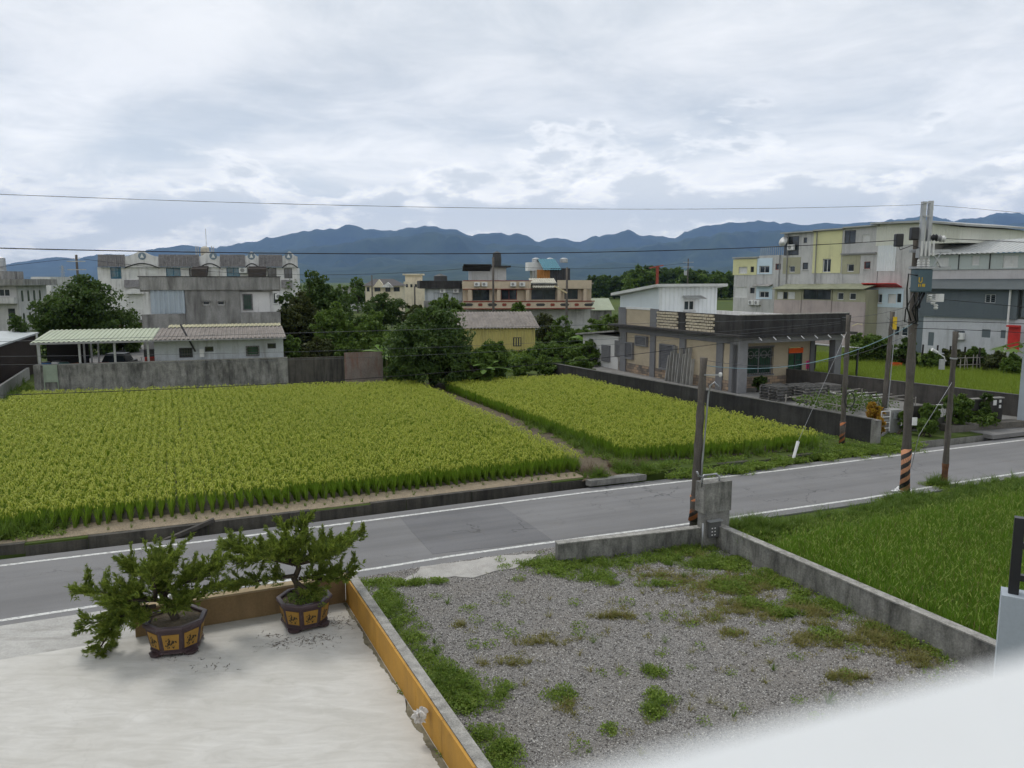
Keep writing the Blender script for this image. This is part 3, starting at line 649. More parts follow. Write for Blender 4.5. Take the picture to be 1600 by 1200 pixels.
def tree_px(name, label, px, py_base, Y, w_px, top_py, n, leaf, mat, kind='round', seed=1, group=None, cat='tree', dz=.2, sub=5, **kw):
    """a tree from its width, top and foot row in the photo and its distance"""
    p = At(px, py_base, Y); k = Y/F_PX; W = w_px*k*1.12; top = At(px, top_py, Y).z - dz; r = random.Random(seed); lobes = []
    H = max(top, 1.0); rz = (H*.5 if kind != 'tall' else H*.52)
    lobes.append((0,0,H*.47,W*.37,W*.35,H*.44))
    for i in range(sub):
        a = 6.283*i/sub + r.uniform(-.4,.4); q = r.uniform(.22,.30)*W; lobes.append((math.cos(a)*q, math.sin(a)*q*.9, H*r.uniform(.22,.66), W*r.uniform(.20,.27), W*r.uniform(.20,.27), H*r.uniform(.20,.29)))
    lobes.append((r.uniform(-.08,.08)*W,0,H*.78,W*.2,W*.2,H*.2))
    if kw.pop('skirt', False):
        for i in range(7): a = 6.283*i/7; lobes.append((math.cos(a)*W*.3, math.sin(a)*W*.3, H*.2, W*.17, W*.17, H*.18))
    return tree(name, label, (p.x, Y, dz), lobes, n, leaf, mat, cat, group, kw.pop('trunk', max(.07,W*.025)), seed, **kw)
tree_px('broadleaf_tree', 'large round dark tree behind the green carport roof', 136, 520, 66, 150, 428, 11000, .30, DKGR, seed=3, skirt=True)
tree_px('garden_tree', 'small layered tree in front of the far left house', 25, 515, 58, 46, 484, 1400, .22, DKGR, seed=4, sub=4)
tree_px('broadleaf_tree', 'tall dark tree right of the white terraced houses', 488, 540, 66, 92, 422, 7000, .28, DKGR, seed=5, skirt=True)
tree_px('broadleaf_tree', 'brown tinged leafy tree in front of the tall dark tree', 470, 545, 62, 68, 452, 4200, .26, OLIV, seed=6)
tree_px('broadleaf_tree', 'mid green tree between the dark tree and the mango', 526, 548, 57, 82, 470, 4800, .25, LTGR, seed=7, skirt=True)
tree_px('broadleaf_tree', 'bright green rounded tree left of the mango', 580, 550, 58, 76, 482, 4200, .24, LTGR, seed=8, skirt=True)
mango = tree_px('mango_tree', 'dense dark mango tree with drooping leaves at the field corner', 677, 588, 49.5, 142, 472, 11000, .34, DKGR, seed=9, skirt=True, aspect=.28, clump=.26)
tree_px('round_bush', 'dense green bush right of the mango tree', 772, 582, 50, 54, 527, 3000, .22, LTGR, 'round', 10, None, 'bush', stems=3, sub=5)
tree_px('broadleaf_tree', 'dark garden tree below the cream house with grey roof', 596, 520, 100, 84, 458, 3200, .38, DKGR, seed=11)
tree_px('broadleaf_tree', 'low spreading tree left of the cream house', 560, 500, 170, 44, 428, 1300, .6, MDGR, seed=12)
tree_px('broadleaf_tree', 'green tree beside the pole right of the cream houses', 700, 520, 92, 54, 455, 2200, .36, MDGR, seed=13)
tree_px('broadleaf_tree', 'slim tree behind the mango, near the dark roofed annex', 648, 520, 96, 40, 470, 1300, .34, OLIV, seed=14)
tree_px('broadleaf_tree', 'small bright tree in front of the beige balcony', 808, 520, 84, 44, 470, 1700, .3, LTGR, seed=15)
for i, (px, tp, Y, wpx, mt, lb) in enumerate([(852,486,78,54,OLIV,'olive shrub below the beige balcony house'),(880,492,74,50,MDGR,'shrub behind the leaning far pole'),(905,508,70,46,LTGR,'pale shrub beside the banana plants'),(945,486,72,56,MDGR,'green shrub left of the white rooftop room'),
        (962,498,66,44,OLIV,'olive shrub against the white side wall'),(845,536,64,40,LTGR,'low bush at the right end of the yellow shed'),(872,535,62,70,LTGR,'tall pale weeds growing like a thicket'),(920,530,62,56,MDGR,'leafy thicket behind the yard wall'),(818,556,56,48,LTGR,'bright low bush at the field edge'),(857,556,55,60,MDGR,'rounded low thicket at the back of the right paddy'),(905,556,57,46,LTGR,'thicket at the corner of the yard wall')]):
    tree_px('shrub', lb, px, 575, Y, wpx, tp, 1500, .24, mt, 'round', 30+i, 'shrubs on the waste ground', 'shrub', stems=3, sub=4, trunk=.05)
for i, (px, tp, Y, wpx, mt, lb) in enumerate([(455,520,54,40,MDGR,'leafy bush over the dark end of the boundary wall'),(500,524,54.5,60,OLIV,'wide tangled bush behind the blackened wall'),(548,526,55,56,MDGR,'green bush behind the rusty metal sheet'),(590,524,55,46,LTGR,'bright bush beside the banana plant'),(745,548,48.6,50,LTGR,'low bright bush at the foot of the mango tree'),(540,470,80,70,DKGR,'dark tree mass behind the mid green tree')]):
    tree_px('shrub', lb, px, 575, Y, wpx, tp, 1700, .24, mt, 'round', 130+i, 'shrubs behind the boundary wall', 'shrub', stems=3, sub=5, trunk=.05)
# undergrowth on the waste ground
pol = [G(790,566,.4), G(885,566,.4), At(975,520,75), At(1000,490,95), At(800,490,95), At(560,500,95), At(520,560,56), G(610,580,.4)]
P = rand_in([(q.x,q.y) for q in pol], 5200); ug = [weed(50+i, (MDGR,LTGR,WEED)[i%3], 50, .55, .7, .17) for i in range(6)]
scatter('undergrowth', 'rough undergrowth on the waste ground behind the paddies', z3(P, FZ), ug, .7, 1.7, .2)
# wood on the plain
src = None
for i in range(26):
    px = 925 + (i*47 % 226) + random.uniform(-6,6); Y = 300 + (i % 4)*26 + random.uniform(-8,8); tp = 418 - 6*(px > 1000) + (i%5)*3 + (12 if px < 975 else 0)
    if src is None or i < 3:
        t_ = tree_px('woodland_tree', 'dark green tree in the far wood behind the rooftop room', px, 460, Y, 38, tp, 1500, 1.2, (DKGR,MDGR,DKGR)[i], 'round', 60+i, 'trees of the far wood', skirt=True); src = (src or []) + [(t_, At(px,tp,Y).z)]
    else:
        a, h = src[i%3]; c = copy_tree(a); p = At(px,460,Y); c.location = (p.x,Y,.2); k_ = At(px,tp,Y).z/h; c.scale = (k_*random.uniform(.9,1.25),)*2 + (k_,); c.rotation_euler = (0,0,random.uniform(0,6))
for i, (px, tp, Y, w_, lb) in enumerate([(984,432,210,26,'pale young tree at the edge of the far meadow'),(1000,452,150,30,'tree behind the left end of the rooftop room'),(66,452,150,26,'bright tree between the far left house and the big round tree'),(78,462,120,34,'hedge tree behind the meadow on the left'),(535,437,150,26,'distant tree left of the low cream house'),(720,446,190,22,'distant tree left of the dark annex'),(742,450,160,20,'small tree against the dark annex'),(505,432,190,34,'distant tree crown right of the tall dark tree')]):
    tree_px('broadleaf_tree', lb, px, 480, Y, w_, tp, 900, .55, (LTGR,MDGR)[i%2], 'round', 90+i)
# banana plants
BAN = leafmat('banana_leaf', (.10,.19,.03), (.15,.25,.045), (.2,.3,.07), .5, .4)
def banana(label, px, py, Y, h, seed):
    r = random.Random(seed); p = At(px,py,Y); t = thing('banana_plant', label, 'banana plant', (p.x,Y,FZ), 0, 'banana plants'); b = MB()
    b.tube([(0,0,-.2),(.03,0,h*.25),(0,.02,h*.5)], [.13,.10,.07], 8).build('stem', leafmat('banana_stem',(.12,.14,.04),(.16,.16,.06)) if 'banana_stem' not in MATS else MATS['banana_stem'], t, smooth=True)
    for i in range(8):
        a = 6.283*i/8 + r.uniform(-.3,.3); L = h*r.uniform(.55,.8); el = r.uniform(.5,1.2); V = []; m = 7
        for k in range(m):
            s = k/(m-1); d = L*s; x = d*math.cos(el)*(1+.2*s); z = h*.5 + d*math.sin(el) - L*.55*s*s; wv = .30*math.sin(math.pi*min(1,s*.92+.08))**.6*h/3.2
            for q in (-1,0,1): V.append((x*math.cos(a)-q*wv*math.sin(a), x*math.sin(a)+q*wv*math.cos(a), z - abs(q)*wv*.35))
        Fc = []
        for k in range(m-1):
            for q in (0,1): o = k*3+q; Fc.append((o,o+1,o+4,o+3))
        MB().add(V,Fc).build('leaf', BAN, t, smooth=True)
banana('banana plant left of the mango crown', 604, 560, 52, 3.6, 1); banana('banana plant in front of the small bush, yellowing', 757, 575, 48.5, 2.4, 2)
banana('banana plant near the white umbrella behind the yard', 915, 540, 66, 3.0, 3); banana('banana plant at the edge of the shrubs behind the yard wall', 938, 545, 64, 2.6, 4)
# dead fronds and brush pile at the end of the path
bp = [blob(640,592,1.4,.6,90,FZ), blob(965,730,.5,.25,45,FZ), blob(925,742,.4,.25,22,FZ)]
scatter('brush_pile', 'dry brown brush heaped at the end of the path', np.concatenate(bp), [short(60+i, leafmat('dead_brush%d'%i,(.11,.075,.05),(.16,.11,.075)), 20, (.1,.35), (.1,.4), .02) for i in range(2)], .7, 1.3, .5)
# ------------------------------------------------------------------ buildings: materials and helpers
WHITE = M('white_plaster', (.64,.63,.62), .85, .12, .8, (.20,.19,.185), .45, (3,3,.3), .15, .2, 20)
IVORY = M('ivory_sheet', (.68,.68,.60), .55, .05, .6, (.5,.5,.44), .3, (4,4,.25), .04, .05, 20)
WHITE_C = M('white_steel_sheet', (.68,.71,.72), .5, .06, .6, (.36,.37,.35), .3, (4,4,.25), .04, .05, 20, .005, .4)
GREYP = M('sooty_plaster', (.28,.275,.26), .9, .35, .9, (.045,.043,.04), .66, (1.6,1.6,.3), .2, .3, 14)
GREYW = M('grey_cement_wall', (.48,.475,.465), .9, .12, .6, (.22,.215,.21), .5, (3,3,.25), .15, .25, 12)
DARKP = M('black_stained_concrete', (.050,.048,.046), .9, .4, .6, (.018,.017,.017), .7, (3,3,.3), .25, .3, 14)
BEIGE = M('beige_tile', (.52,.43,.32), .8, .1, 1.2, (.3,.25,.2), .3, (3,3,.3), .12, .2, 30)
CREAM = M('cream_render', (.62,.55,.42), .85, .1, .8, (.35,.3,.24), .4, (3,3,.3), .12, .2, 20)
YELL = M('pale_yellow_sheet', (.62,.60,.34), .6, .07, .6, (.42,.40,.25), .35, (4,4,.25), .05, .08, 20)
OLV = M('olive_sheet', (.34,.33,.23), .65, .1, .6, (.2,.2,.15), .4, (5,5,.25), .08, .1, 20)
PINK = M('pink_tile', (.43,.36,.345), .8, .12, .8, (.25,.22,.21), .4, (3,3,.3), .12, .2, 24)
LBLUE = M('pale_blue_panel', (.55,.66,.74), .6, .06, .6, (.4,.47,.52), .3, (4,4,.3), .05, .08, 20)
SLATE = M('slate_blue_sheet', (.125,.15,.165), .6, .06, .5, (.085,.1,.11), .3, (4,4,.25), .05, .08, 20)
PGREY = M('pale_grey_green_sheet', (.42,.46,.44), .6, .06, .5, (.3,.32,.31), .35, (4,4,.25), .05, .08, 20)
ROOFG = M('grey_roof_sheet', (.34,.35,.34), .6, .12, .6, (.17,.165,.155), .45, (.5,3,3), .1, .15, 16)
ROOFB = M('weathered_brown_roof', (.21,.185,.165), .8, .2, 1.0, (.09,.08,.07), .5, (3,1,3), .2, .3, 16)
ROOFGR = M('pale_green_roof', (.35,.385,.28), .6, .1, .8, (.28,.30,.22), .4, (4,1,4), .1, .1, 16)
ROOFD = M('dark_grey_tile_roof', (.075,.07,.07), .8, .2, 2, (.04,.04,.04), .4, (4,4,4), .2, .4, 20)
TILE = M('grey_glazed_tile', (.20,.19,.19), .6, .25, 3, (.07,.07,.07), .5, (5,5,.8), .2, .3, 12)
RED = M('red_paint', (.50,.035,.03), .5, .15, 2); REDB = M('red_brown', (.22,.05,.035), .7, .2, 2); ORANGE = M('orange_banner', (.72,.10,.012), .6, .08, 6)
MAGENTA = M('pink_paper', (.72,.05,.22), .6, .08, 6); BLUEF = M('blue_painted_steel', (.03,.12,.20), .5, .15, 2)
FRW = M('white_frame', (.66,.66,.65), .5, .08, 2); FRD = M('dark_frame', (.05,.05,.05), .5, .2, 2); FRG = M('grey_frame', (.25,.25,.25), .6, .15, 2)
STEEL = M('galvanised_steel', (.38,.39,.40), .45, .15, 3, None, .5, (1,1,1), .1, .1, 20, .004, .5, .6)
BLACKM = M('black_metal', (.012,.012,.014), .4, .2, 3, None, .5, (1,1,1), .05, .05, 20, .003, .5)
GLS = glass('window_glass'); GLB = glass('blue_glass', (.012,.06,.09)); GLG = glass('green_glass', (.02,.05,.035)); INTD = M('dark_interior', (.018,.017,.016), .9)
LOUV = M('shutter_white', (.62,.62,.60), .6, .08, 2, (.4,.4,.38), .3); LOUVG = M('shutter_grey', (.17,.17,.175), .6, .12, 2)
def win(t, s0, s1, z0, z1, y, st='w'):
    """window set in a wall whose face is at y (outside is -y)"""
    fm = {'w':FRW,'s':LOUV,'l':LOUVG,'d':FRD,'b':BLUEF,'g':FRG,'r':REDB,'n':FRD}[st[0]]; nx = 2 if (s1-s0) > .9 else 1; ny = 2 if (z1-z0) > 1.5 else 1; f = min(.07, (s1-s0)*.12)
    yo = y+.07
    b = MB().box(s0,s1,yo,yo+.06,z1-f,z1).box(s0,s1,yo,yo+.06,z0,z0+f).box(s0,s0+f,yo,yo+.06,z0+f,z1-f).box(s1-f,s1,yo,yo+.06,z0+f,z1-f)
    for i in range(1,nx): x = s0+(s1-s0)*i/nx; b.box(x-f/2,x+f/2,yo+.005,yo+.055,z0+f,z1-f)
    for i in range(1,ny): z = z0+(z1-z0)*(.7 if ny == 2 else i/ny); b.box(s0+f,s1-f,yo+.008,yo+.052,z-f/2,z+f/2)
    w_ = b.build('window', fm, t)
    if st[0] in 'sl':                                # louvred shutters
        n = max(4, int((z1-z0)/.14)); c = MB()
        for i in range(n):
            z = z0+f+(z1-z0-2*f)*(i+.5)/n; hgt = (z1-z0-2*f)/n
            c.profile([(yo+.045,z+hgt*.5),(yo+.01,z-hgt*.45),(yo+.018,z-hgt*.5),(yo+.053,z+hgt*.45)], s0+f, s1-f)
        c.box(s0+f,s1-f,yo+.058,yo+.07,z0+f,z1-f); c.build('louvres', fm, w_)
    else:
        gm = {'b':GLB,'g':GLG}.get(st[0], GLS)
        for i in range(nx):
            a = s0+f+(s1-s0-2*f)*i/nx; e = s0+f+(s1-s0-2*f)*(i+1)/nx; MB().box(a+.01,e-.01,yo+.025,yo+.04,z0+f,z1-f).build('pane', gm, w_)
    if 'B' in st:                                    # burglar bars
        c = MB(); n = max(3, int((s1-s0)/.14)); yb = y-.09
        for i in range(n+1): x = s0+(s1-s0)*i/n; c.box(x-.012,x+.012,yb,yb+.02,z0,z1)
        for i in range(4): z = z0+(z1-z0)*i/3; c.box(s0,s1,yb-.012,yb-.001,z-.015,z+.015)
        c.build('window_bars', FRD if st[0] != 'w' else FRG, w_)
    if 'H' in st: MB().profile([(y-.45,z1+.02),(y-.002,z1+.18),(y-.002,z1+.24),(y-.45,z1+.07)], s0-.12, s1+.12).build('window_hood', GREYP, w_)
    if 'S' in st: MB().box(s0-.06,s1+.06,y-.08,y-.002,z0-.09,z0-.01).build('sill', GREYW, w_)
    return w_
def facade(t, fac, px, y, th, mat, wins=(), name='wall', z0=None):
    """a wall from its photo rectangle, its openings cut and its windows set in them"""
    s0, s1, a, b = fac.rect(*px, y); a = a if z0 is None else z0; H = [fac.rect(*q[:4], y) for q in wins]
    o = MB().wall(s0, s1, a, b, y, y+th, H).build(name, mat, t)
    if H: MB().box(s0+.02, s1-.02, y+th+.001, y+th+.03, a+.02, b-.02).build('inner_wall', INTD, o)
    for q, h in zip(wins, H): win(t, *h, y, q[4] if len(q) > 4 else 'w')
    return s0, s1, a, b
def T(fac, name, label, cat, group=None): return thing(name, label, cat, fac.o, fac.a, group)
def ac_unit(t, s, z, y=0.0, k=1.0):
    b = MB().box(s-.4*k,s+.4*k,y-.36,y-.06,z,z+.55*k).build('air_conditioner', FRW, t, bevel=.02)
    MB().lathe([(.20*k,0),(.20*k,.015)], 14).build('fan_grille', FRG, b).matrix_local = Matrix.Translation((s-.08*k,y-.361,z+.28*k)) @ Matrix.Rotation(rad(90),4,'X')
    MB().box(s-.42*k,s+.42*k,y-.36,y-.001,z-.05,z-.005).build('bracket', FRG, b)
c1 = lambda x, y: (.3*x, 360+.3*y)
c2 = lambda x, y: (420+.35*x, 380+.35*y)
c4 = lambda x, y: (1120+.3*x, 300+.3*y)
c8 = lambda x, y: (900+.275*x, 430+.275*y)
def R(c, x0, y0, x1, y1, *s): return (*c(x0,y0), *c(x1,y1), *s)
def body(t, s0, s1, y0, y1, z0, z1, mat, name='back_wall'): return MB().box(s0,s1,y0,y1,z0,z1).build(name, mat, t)

# ------------------------------------------------------------------ left compound
WA, WB = G(58,602,1.0)+Vector((0,.6,0)), G(600,581,1.0)+Vector((0,.6,0)); FW = fac2(WA, WB)
def zat(fac, px, py, y=0.0): return fac.p(px, py, y)[1]
t = T(FW, 'boundary_wall', 'stained grey concrete wall along the back of the left paddy', 'wall')
s_a, s_b, s_c, s_d = [FW.p(x,580)[0] for x in (56,450,538,598)]; zt = zat(FW,330,563)
MB().box(s_a, s_b, 0, .18, -.3, zt).build('wall', CONC_S, t); MB().box(s_b+.01, s_c, .02, .18, -.3, zt-.02).build('wall', CONC_D, t)['label'] = 'blackened stretch of wall'
MB().box(s_a-.12, s_a+.25, -.04, .22, -.3, zt+.02).build('pier', CONC, t); MB().box(s_a-.02, s_b, -.02, .20, zt+.002, zt+.05).build('coping', CAP, t)
RUST = M('rusty_sheet', (.24,.20,.18), .8, .25, .8, (.20,.07,.035), .6, (3,3,.5), .25, .3, 12)
o = MB().ribs((s_c+.02,0,.1),(1,0,0),(0,0,1),(0,-1,0), s_d-s_c, zat(FW,565,550)-.1, .09, .018).build('rusty_metal_sheet', RUST); tag(o, 'rust streaked corrugated sheet at the end of the boundary wall', 'metal sheet'); o.location = FW.o; o.rotation_euler = (0,0,rad(FW.a))
a, b, c, d = FW.rect(69,570,90,597); o = MB().box(a,b,-.10,-.05,max(c,.3),d).box(a-.02,a+.02,-.12,-.04,.25,d+.02).box(b-.02,b+.02,-.12,-.04,.25,d+.02).build('metal_door_sheet', M('faded_green_panel',(.27,.32,.25),.6,.15,1.5,(.16,.18,.14),.4)); tag(o, 'pale green panel leaning on the left end of the wall', 'panel'); o.location = FW.o; o.rotation_euler = (0,0,rad(FW.a))
# carport
t = T(FW, 'carport', 'open carport with pale green corrugated roof behind the wall', 'carport')
zE = zat(FW, 140, 534, -.2); sL, sM, sR = FW.p(47,534,-.2)[0], FW.p(238,531,-.2)[0], FW.p(447,527,-.2)[0]; DR = 5.2
sl = Vector((0, DR, zat(FW, 140, 515, DR)-zE)); L = sl.length; nrm = Vector((0,-sl.z,sl.y)).normalized()
rf = MB().ribs((sL,-.25,zE),(1,0,0),sl.normalized(),nrm, sM-sL, L, .26, .045).build('roof_sheet', ROOFGR, t)
MB().box(sL,sM,-.32,-.26,zE-.10,zE+.01).build('gutter', FRG, rf)
for px in (62,125,180,232): s = FW.p(px,560,.35)[0]; MB().box(s-.06,s+.06,.32,.44,-.1,zE-.02).build('post', STEEL, t)
for px in (60,132,143,154): s = FW.p(px,550,DR-.6)[0]; MB().box(s-.05,s+.05,DR-.7,DR-.6,-.1,zE+sl.z-.12).build('post', STEEL, t)
struct(MB().box(FW.p(56,560)[0], FW.p(455,560)[0]+2, .19, 30, -.3, .95).build('compound_yard', M('compound_paving',(.17,.165,.16),.9,.2,.6,(.09,.088,.08),.4,(1,1,1)), None, FW.o, FW.a), 'grey paved yard of the left compound')
body(t, FW.p(75,550,DR)[0], FW.p(140,550,DR)[0], DR-.3, DR-.2, -.1, zE+.3, INTD)  # near-black panel: the shade inside the carport is put into its colour
MB().box(sL+.1,sM,.30,.42,zE-.12,zE-.03).build('beam', STEEL, t)
# white outbuilding
t = T(FW, 'outbuilding', 'low whitewashed outbuilding with grey corrugated roof', 'outbuilding'); y = .9
WASH = M('whitewash', (.48,.51,.53), .9, .12, .7, (.22,.22,.21), .5, (3,3,.4), .15, .25, 16)
s0, s1, a, b = facade(t, FW, (241,531,443,566), y, .15, WASH, [R(c1,935,612,1003,660,'dB'), R(c1,1067,605,1112,632,'d'), R(c1,1282,602,1350,652,'gB'), R(c1,1393,588,1437,615,'d')], z0=-.1)
body(t, s0+.01, s1-.01, y+.2, DR-.3, -.1, b, WASH); rf = MB().ribs((sM+.02,-.25,zE-.01),(1,0,0),sl.normalized(),nrm, sR-sM, L, .26, .045).build('roof', ROOFB, t)
MB().box(sM+.03,sR,-.30,-.26,zE-.08,zE-.005).build('gutter', FRG, rf)
MB().ribs((sM+.5,DR-.4,zE+sl.z+.05),(1,0,0),Vector((0,1,.12)).normalized(),Vector((0,-.12,1)).normalized(), (sR-sM)*.93, 1.0, .26, .03).build('upper_roof', M('yellowed_plastic_roof',(.34,.32,.20),.6,.2,1,(.25,.22,.14),.4), t)
MB().box(*[FW.p(q,550,y)[0] for q in (312,319)], y-.25, y-.003, *[zat(FW,316,q,y) for q in (557.5,545)]).build('gas_meter_box', FRW, t)
MB().tube([FW.world(0,0,0)*0+Vector((FW.p(282,507,1.5)[0],1.5,zat(FW,282,507,1.5))), Vector((FW.p(305,549,.55)[0],.55,zat(FW,305,549,.55)))], .06, 8).build('stove_pipe', FRD, t)
# sooty block
FG = Fac(FW.world(0,11.5,0).x, FW.world(0,11.5,0).y, FW.a)
t = T(FG, 'grey_house', 'sooty grey flat roofed concrete house with twin stair windows', 'house')
facade(t, FG, R(c1,725,243,1460,310), -.5, .25, GREYP, name='parapet'); s0, s1, a, b = FG.rect(*R(c1,725,243,1460,310))
body(t, s0+.05, s1-.05, -.24, 9, a-.12, a+.1, GREYP, 'roof_slab'); MB().box(s0-.03, s1+.03, -.54, -.22, b+.002, b+.06).build('coping', DARKP, t)
zb = a; st0, st1 = FG.p(c1(968,400)[0],480)[0], FG.p(c1(1252,400)[0],480)[0]
facade(t, FG, R(c1,968,310,1252,505), -.35, .3, GREYP, [R(c1,1055,365,1093,390,'w'), R(c1,1132,365,1170,390,'w')], 'stair_tower', z0=-.1)
for q in ((1053,1095),(1130,1172)): s_, e_, *_ = FG.rect(*R(c1,q[0],340,q[1],365)); MB().profile([(-.75,zat(FG,320,471)-.0),(-.352,zat(FG,320,471)+.0),(-.352,zat(FG,320,471)+.08),(-.75,zat(FG,320,471)+.08)], s_, e_).build('window_hood', GREYP, t)
a0, a1, z0_, z1_ = FG.rect(*R(c1,787,310,966,433)); MB().ribs((a0,-.3,z0_),(1,0,0),(0,0,1),(0,-1,0), a1-a0-.02, z1_-z0_, .32, .05).build('metal_cladding', M('blue_grey_sheet',(.36,.41,.45),.5,.08,.8,(.24,.27,.29),.3,(4,4,.25),.05,.1), t)
body(t, s0+.6, s1-.6, .2, 8.5, -.1, zb-.13, WHITE)
facade(t, FG, R(c1,1252,320,1405,425), .0, .18, WHITE, [R(c1,1265,332,1315,415,'gB')])
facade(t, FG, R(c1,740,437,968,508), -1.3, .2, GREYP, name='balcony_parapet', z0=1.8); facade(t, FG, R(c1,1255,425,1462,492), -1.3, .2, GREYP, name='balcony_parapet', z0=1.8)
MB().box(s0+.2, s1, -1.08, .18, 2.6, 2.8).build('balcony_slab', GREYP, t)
# white terraced houses behind
FH = Fac(*At(155,500,92).xy, 13)
hb = [(517,742-90,None)]
units = [(517,830,742,'leftmost white terraced house with tile panel, beside the round tree'),(830,1148,1112,'second white terraced house from the left, under the roof tank'),(1148,1350,1310,'third white terraced house, with a dark brown awning'),(1350,1552,1503,'rightmost white terraced house with round gable emblem')]
uw = [[(575,192,632,252,'b'),(672,192,720,255,'s'),(770,195,822,250,'s'),(670,330,745,410,'s')],[(865,195,940,242,'b'),(985,197,1010,240,'d'),(870,330,930,400,'w')],[(1180,195,1250,242,'b'),(1190,330,1250,400,'w')],[(1393,196,1440,242,'d'),(1480,197,1522,250,'d'),(1403,325,1445,382,'wS')]]
for (xa,xb,xm,lb), ws in zip(units, uw):
    t = T(FH, 'terraced_house', lb, 'house', 'white terraced houses'); s0, s1, a, b = facade(t, FH, R(c1,xa+1,192,xb-1,520), 0, .2, WHITE, [R(c1,*q) for q in ws], z0=-.2)
    body(t, s0+.02, s1-.02, .24, 9, -.2, b, WHITE)
    # parapet: tile panel and a swept gable with emblem
    tile0, tile1 = {517:(517,650),830:(832,1036),1148:(1150,1275),1350:(1352,1468)}[xa]; g0, g1 = {517:(650,830),830:(1036,1148),1148:(1275,1350),1350:(1468,1551)}[xa]
    p0, p1, z0_, z1_ = FH.rect(*R(c1,tile0,126,tile1,190)); o = MB().profile([(-.55,z0_),(-.15,z1_),(0,z1_),(0,z0_)], p0, p1).build('tile_panel', TILE, t)
    rb = MB(); n = int((p1-p0)/.42)
    for i in range(n+1): x = p0+(p1-p0)*i/n; rb.bar((x,-.57,z0_+.02),(x,-.17,z1_-.02),.13,.10)
    for i in range(1,6): f = i/6; rb.bar((p0,-.55+.4*f-.02,z0_+(z1_-z0_)*f),(p1,-.55+.4*f-.02,z0_+(z1_-z0_)*f),.05,.05)
    rb.build('tile_ribs', TILE, o)
    q0, q1, z0_, z1_ = FH.rect(*R(c1,g0,130,g1,192)); pts = [(q0+.02,z0_)]
    for i in range(21): f = i/20; pts.append((q0+.02+(q1-q0-.04)*f, z1_-.15+.62*math.exp(-((f-.5)/.26)**2)))
    pts.append((q1-.02,z0_)); g = MB().front(pts, -.2, .02).build('gable', WHITE, t); sm = FH.p(c1(xm,130)[0],400)[0]; zm = zat(FH,*c1(xm,134))
    MB().tube([(q0+(q1-q0)*f, -.24, z0_-.1+.55*math.sin(math.pi*f)) for f in np.linspace(0,1,11)], .07, 6).build('arch_moulding', FRD, g)
    MB().lathe([(.44,0),(.44,.05)], 20).build('emblem', M('emblem_blue',(.17,.22,.27),.6,.1,2), g).matrix_local = Matrix.Translation((sm,-.20,zm)) @ Matrix.Rotation(rad(90),4,'X')
    bb = MB(); bb.front([(sm-.22,zm-.2),(sm+.22,zm-.2),(sm,zm+.28)], -.285, -.252); bb.build('emblem_mark', FRW, g)
    if xa in (517,1350):
        xx = (650,726) if xa == 517 else (1466,1522); p0, p1, z0_, z1_ = FH.rect(*R(c1,xx[0],258,xx[1],298)); MB().profile([(-.5,z0_),(-.1,z1_),(-.002,z1_),(-.002,z0_)], p0, p1).build('tile_panel', TILE, t)
    if xa == 517:
        p0, p1, z0_, z1_ = FH.rect(*R(c1,655,300,752,330)); MB().front([(p0,z0_)]+[(p0+(p1-p0)*f, z0_+.15+.5*math.sin(math.pi*f)) for f in np.linspace(0,1,13)]+[(p1,z0_)], -.5, -.003).build('porch_arch', WHITE, t)
        MB().box(*FH.rect(*R(c1,655,465,745,478))[:2], -.9, -.003, *FH.rect(*R(c1,655,465,745,478))[2:]).build('canopy', GREYP, t)
        for q in ((575,480,645,518),(680,470,740,512)): p0,p1,z0_,z1_ = FH.rect(*R(c1,*q)); MB().box(p0,p1,-.06,-.003,z0_,z1_).build('door', REDB, t)
    if xa == 1148:
        for q in ((1298,185,1390,240),(1008,183,1088,240)): p0,p1,z0_,z1_ = FH.rect(*R(c1,*q)); MB().profile([(-1.4,z0_),(-.01,z1_-.2),(-.01,z1_),(-1.4,z0_+.9)], p0, p1).build('awning', M('brown_awning',(.06,.05,.045),.8,.2,2), t)
        s_,z_ = FH.p(*c1(1268,222)); ac_unit(t, s_, z_, 0, 1.2)
    if xa == 1350: s_,z_ = FH.p(*c1(1455,358)); ac_unit(t, s_, z_, 0, 1.2)
# water tank tower on the row
t = T(FH, 'water_tank', 'rust stained rooftop water tank on a steel frame', 'water tank'); s0, s1, a, b = FH.rect(*R(c1,1034,85,1086,160)); TANK = M('stained_tank',(.46,.43,.36),.6,.15,2,(.25,.18,.1),.5,(3,3,.5))
MB().lathe([(.1,b+.12),((s1-s0)*.40,b-.05),((s1-s0)*.45,b-.2),((s1-s0)*.45,a+.1),((s1-s0)*.42,a)], 18, ((s0+s1)/2,1.2)).build('tank', TANK, t, smooth=False)
fr = MB(); zr = FH.rect(*R(c1,517,192,800,520))[3]
for dx_ in (-.9,.9):
    for dy_ in (.4,2.0): fr.box((s0+s1)/2+dx_-.05,(s0+s1)/2+dx_+.05,dy_-.05,dy_+.05,zr-.5,b+.1)
fr.box((s0+s1)/2-1,(s0+s1)/2+1,.3,2.1,a-.12,a-.01); fr.tube([((s0+s1)/2+.3,.5,b),((s0+s1)/2+.3,.5,b+2.2)], .03, 6)
for i in range(6): fr.box(s1-.1,s1+.5,.32,.36,zr+i*.4-.6,zr+i*.4-.55)
fr.build('frame', STEEL, t)
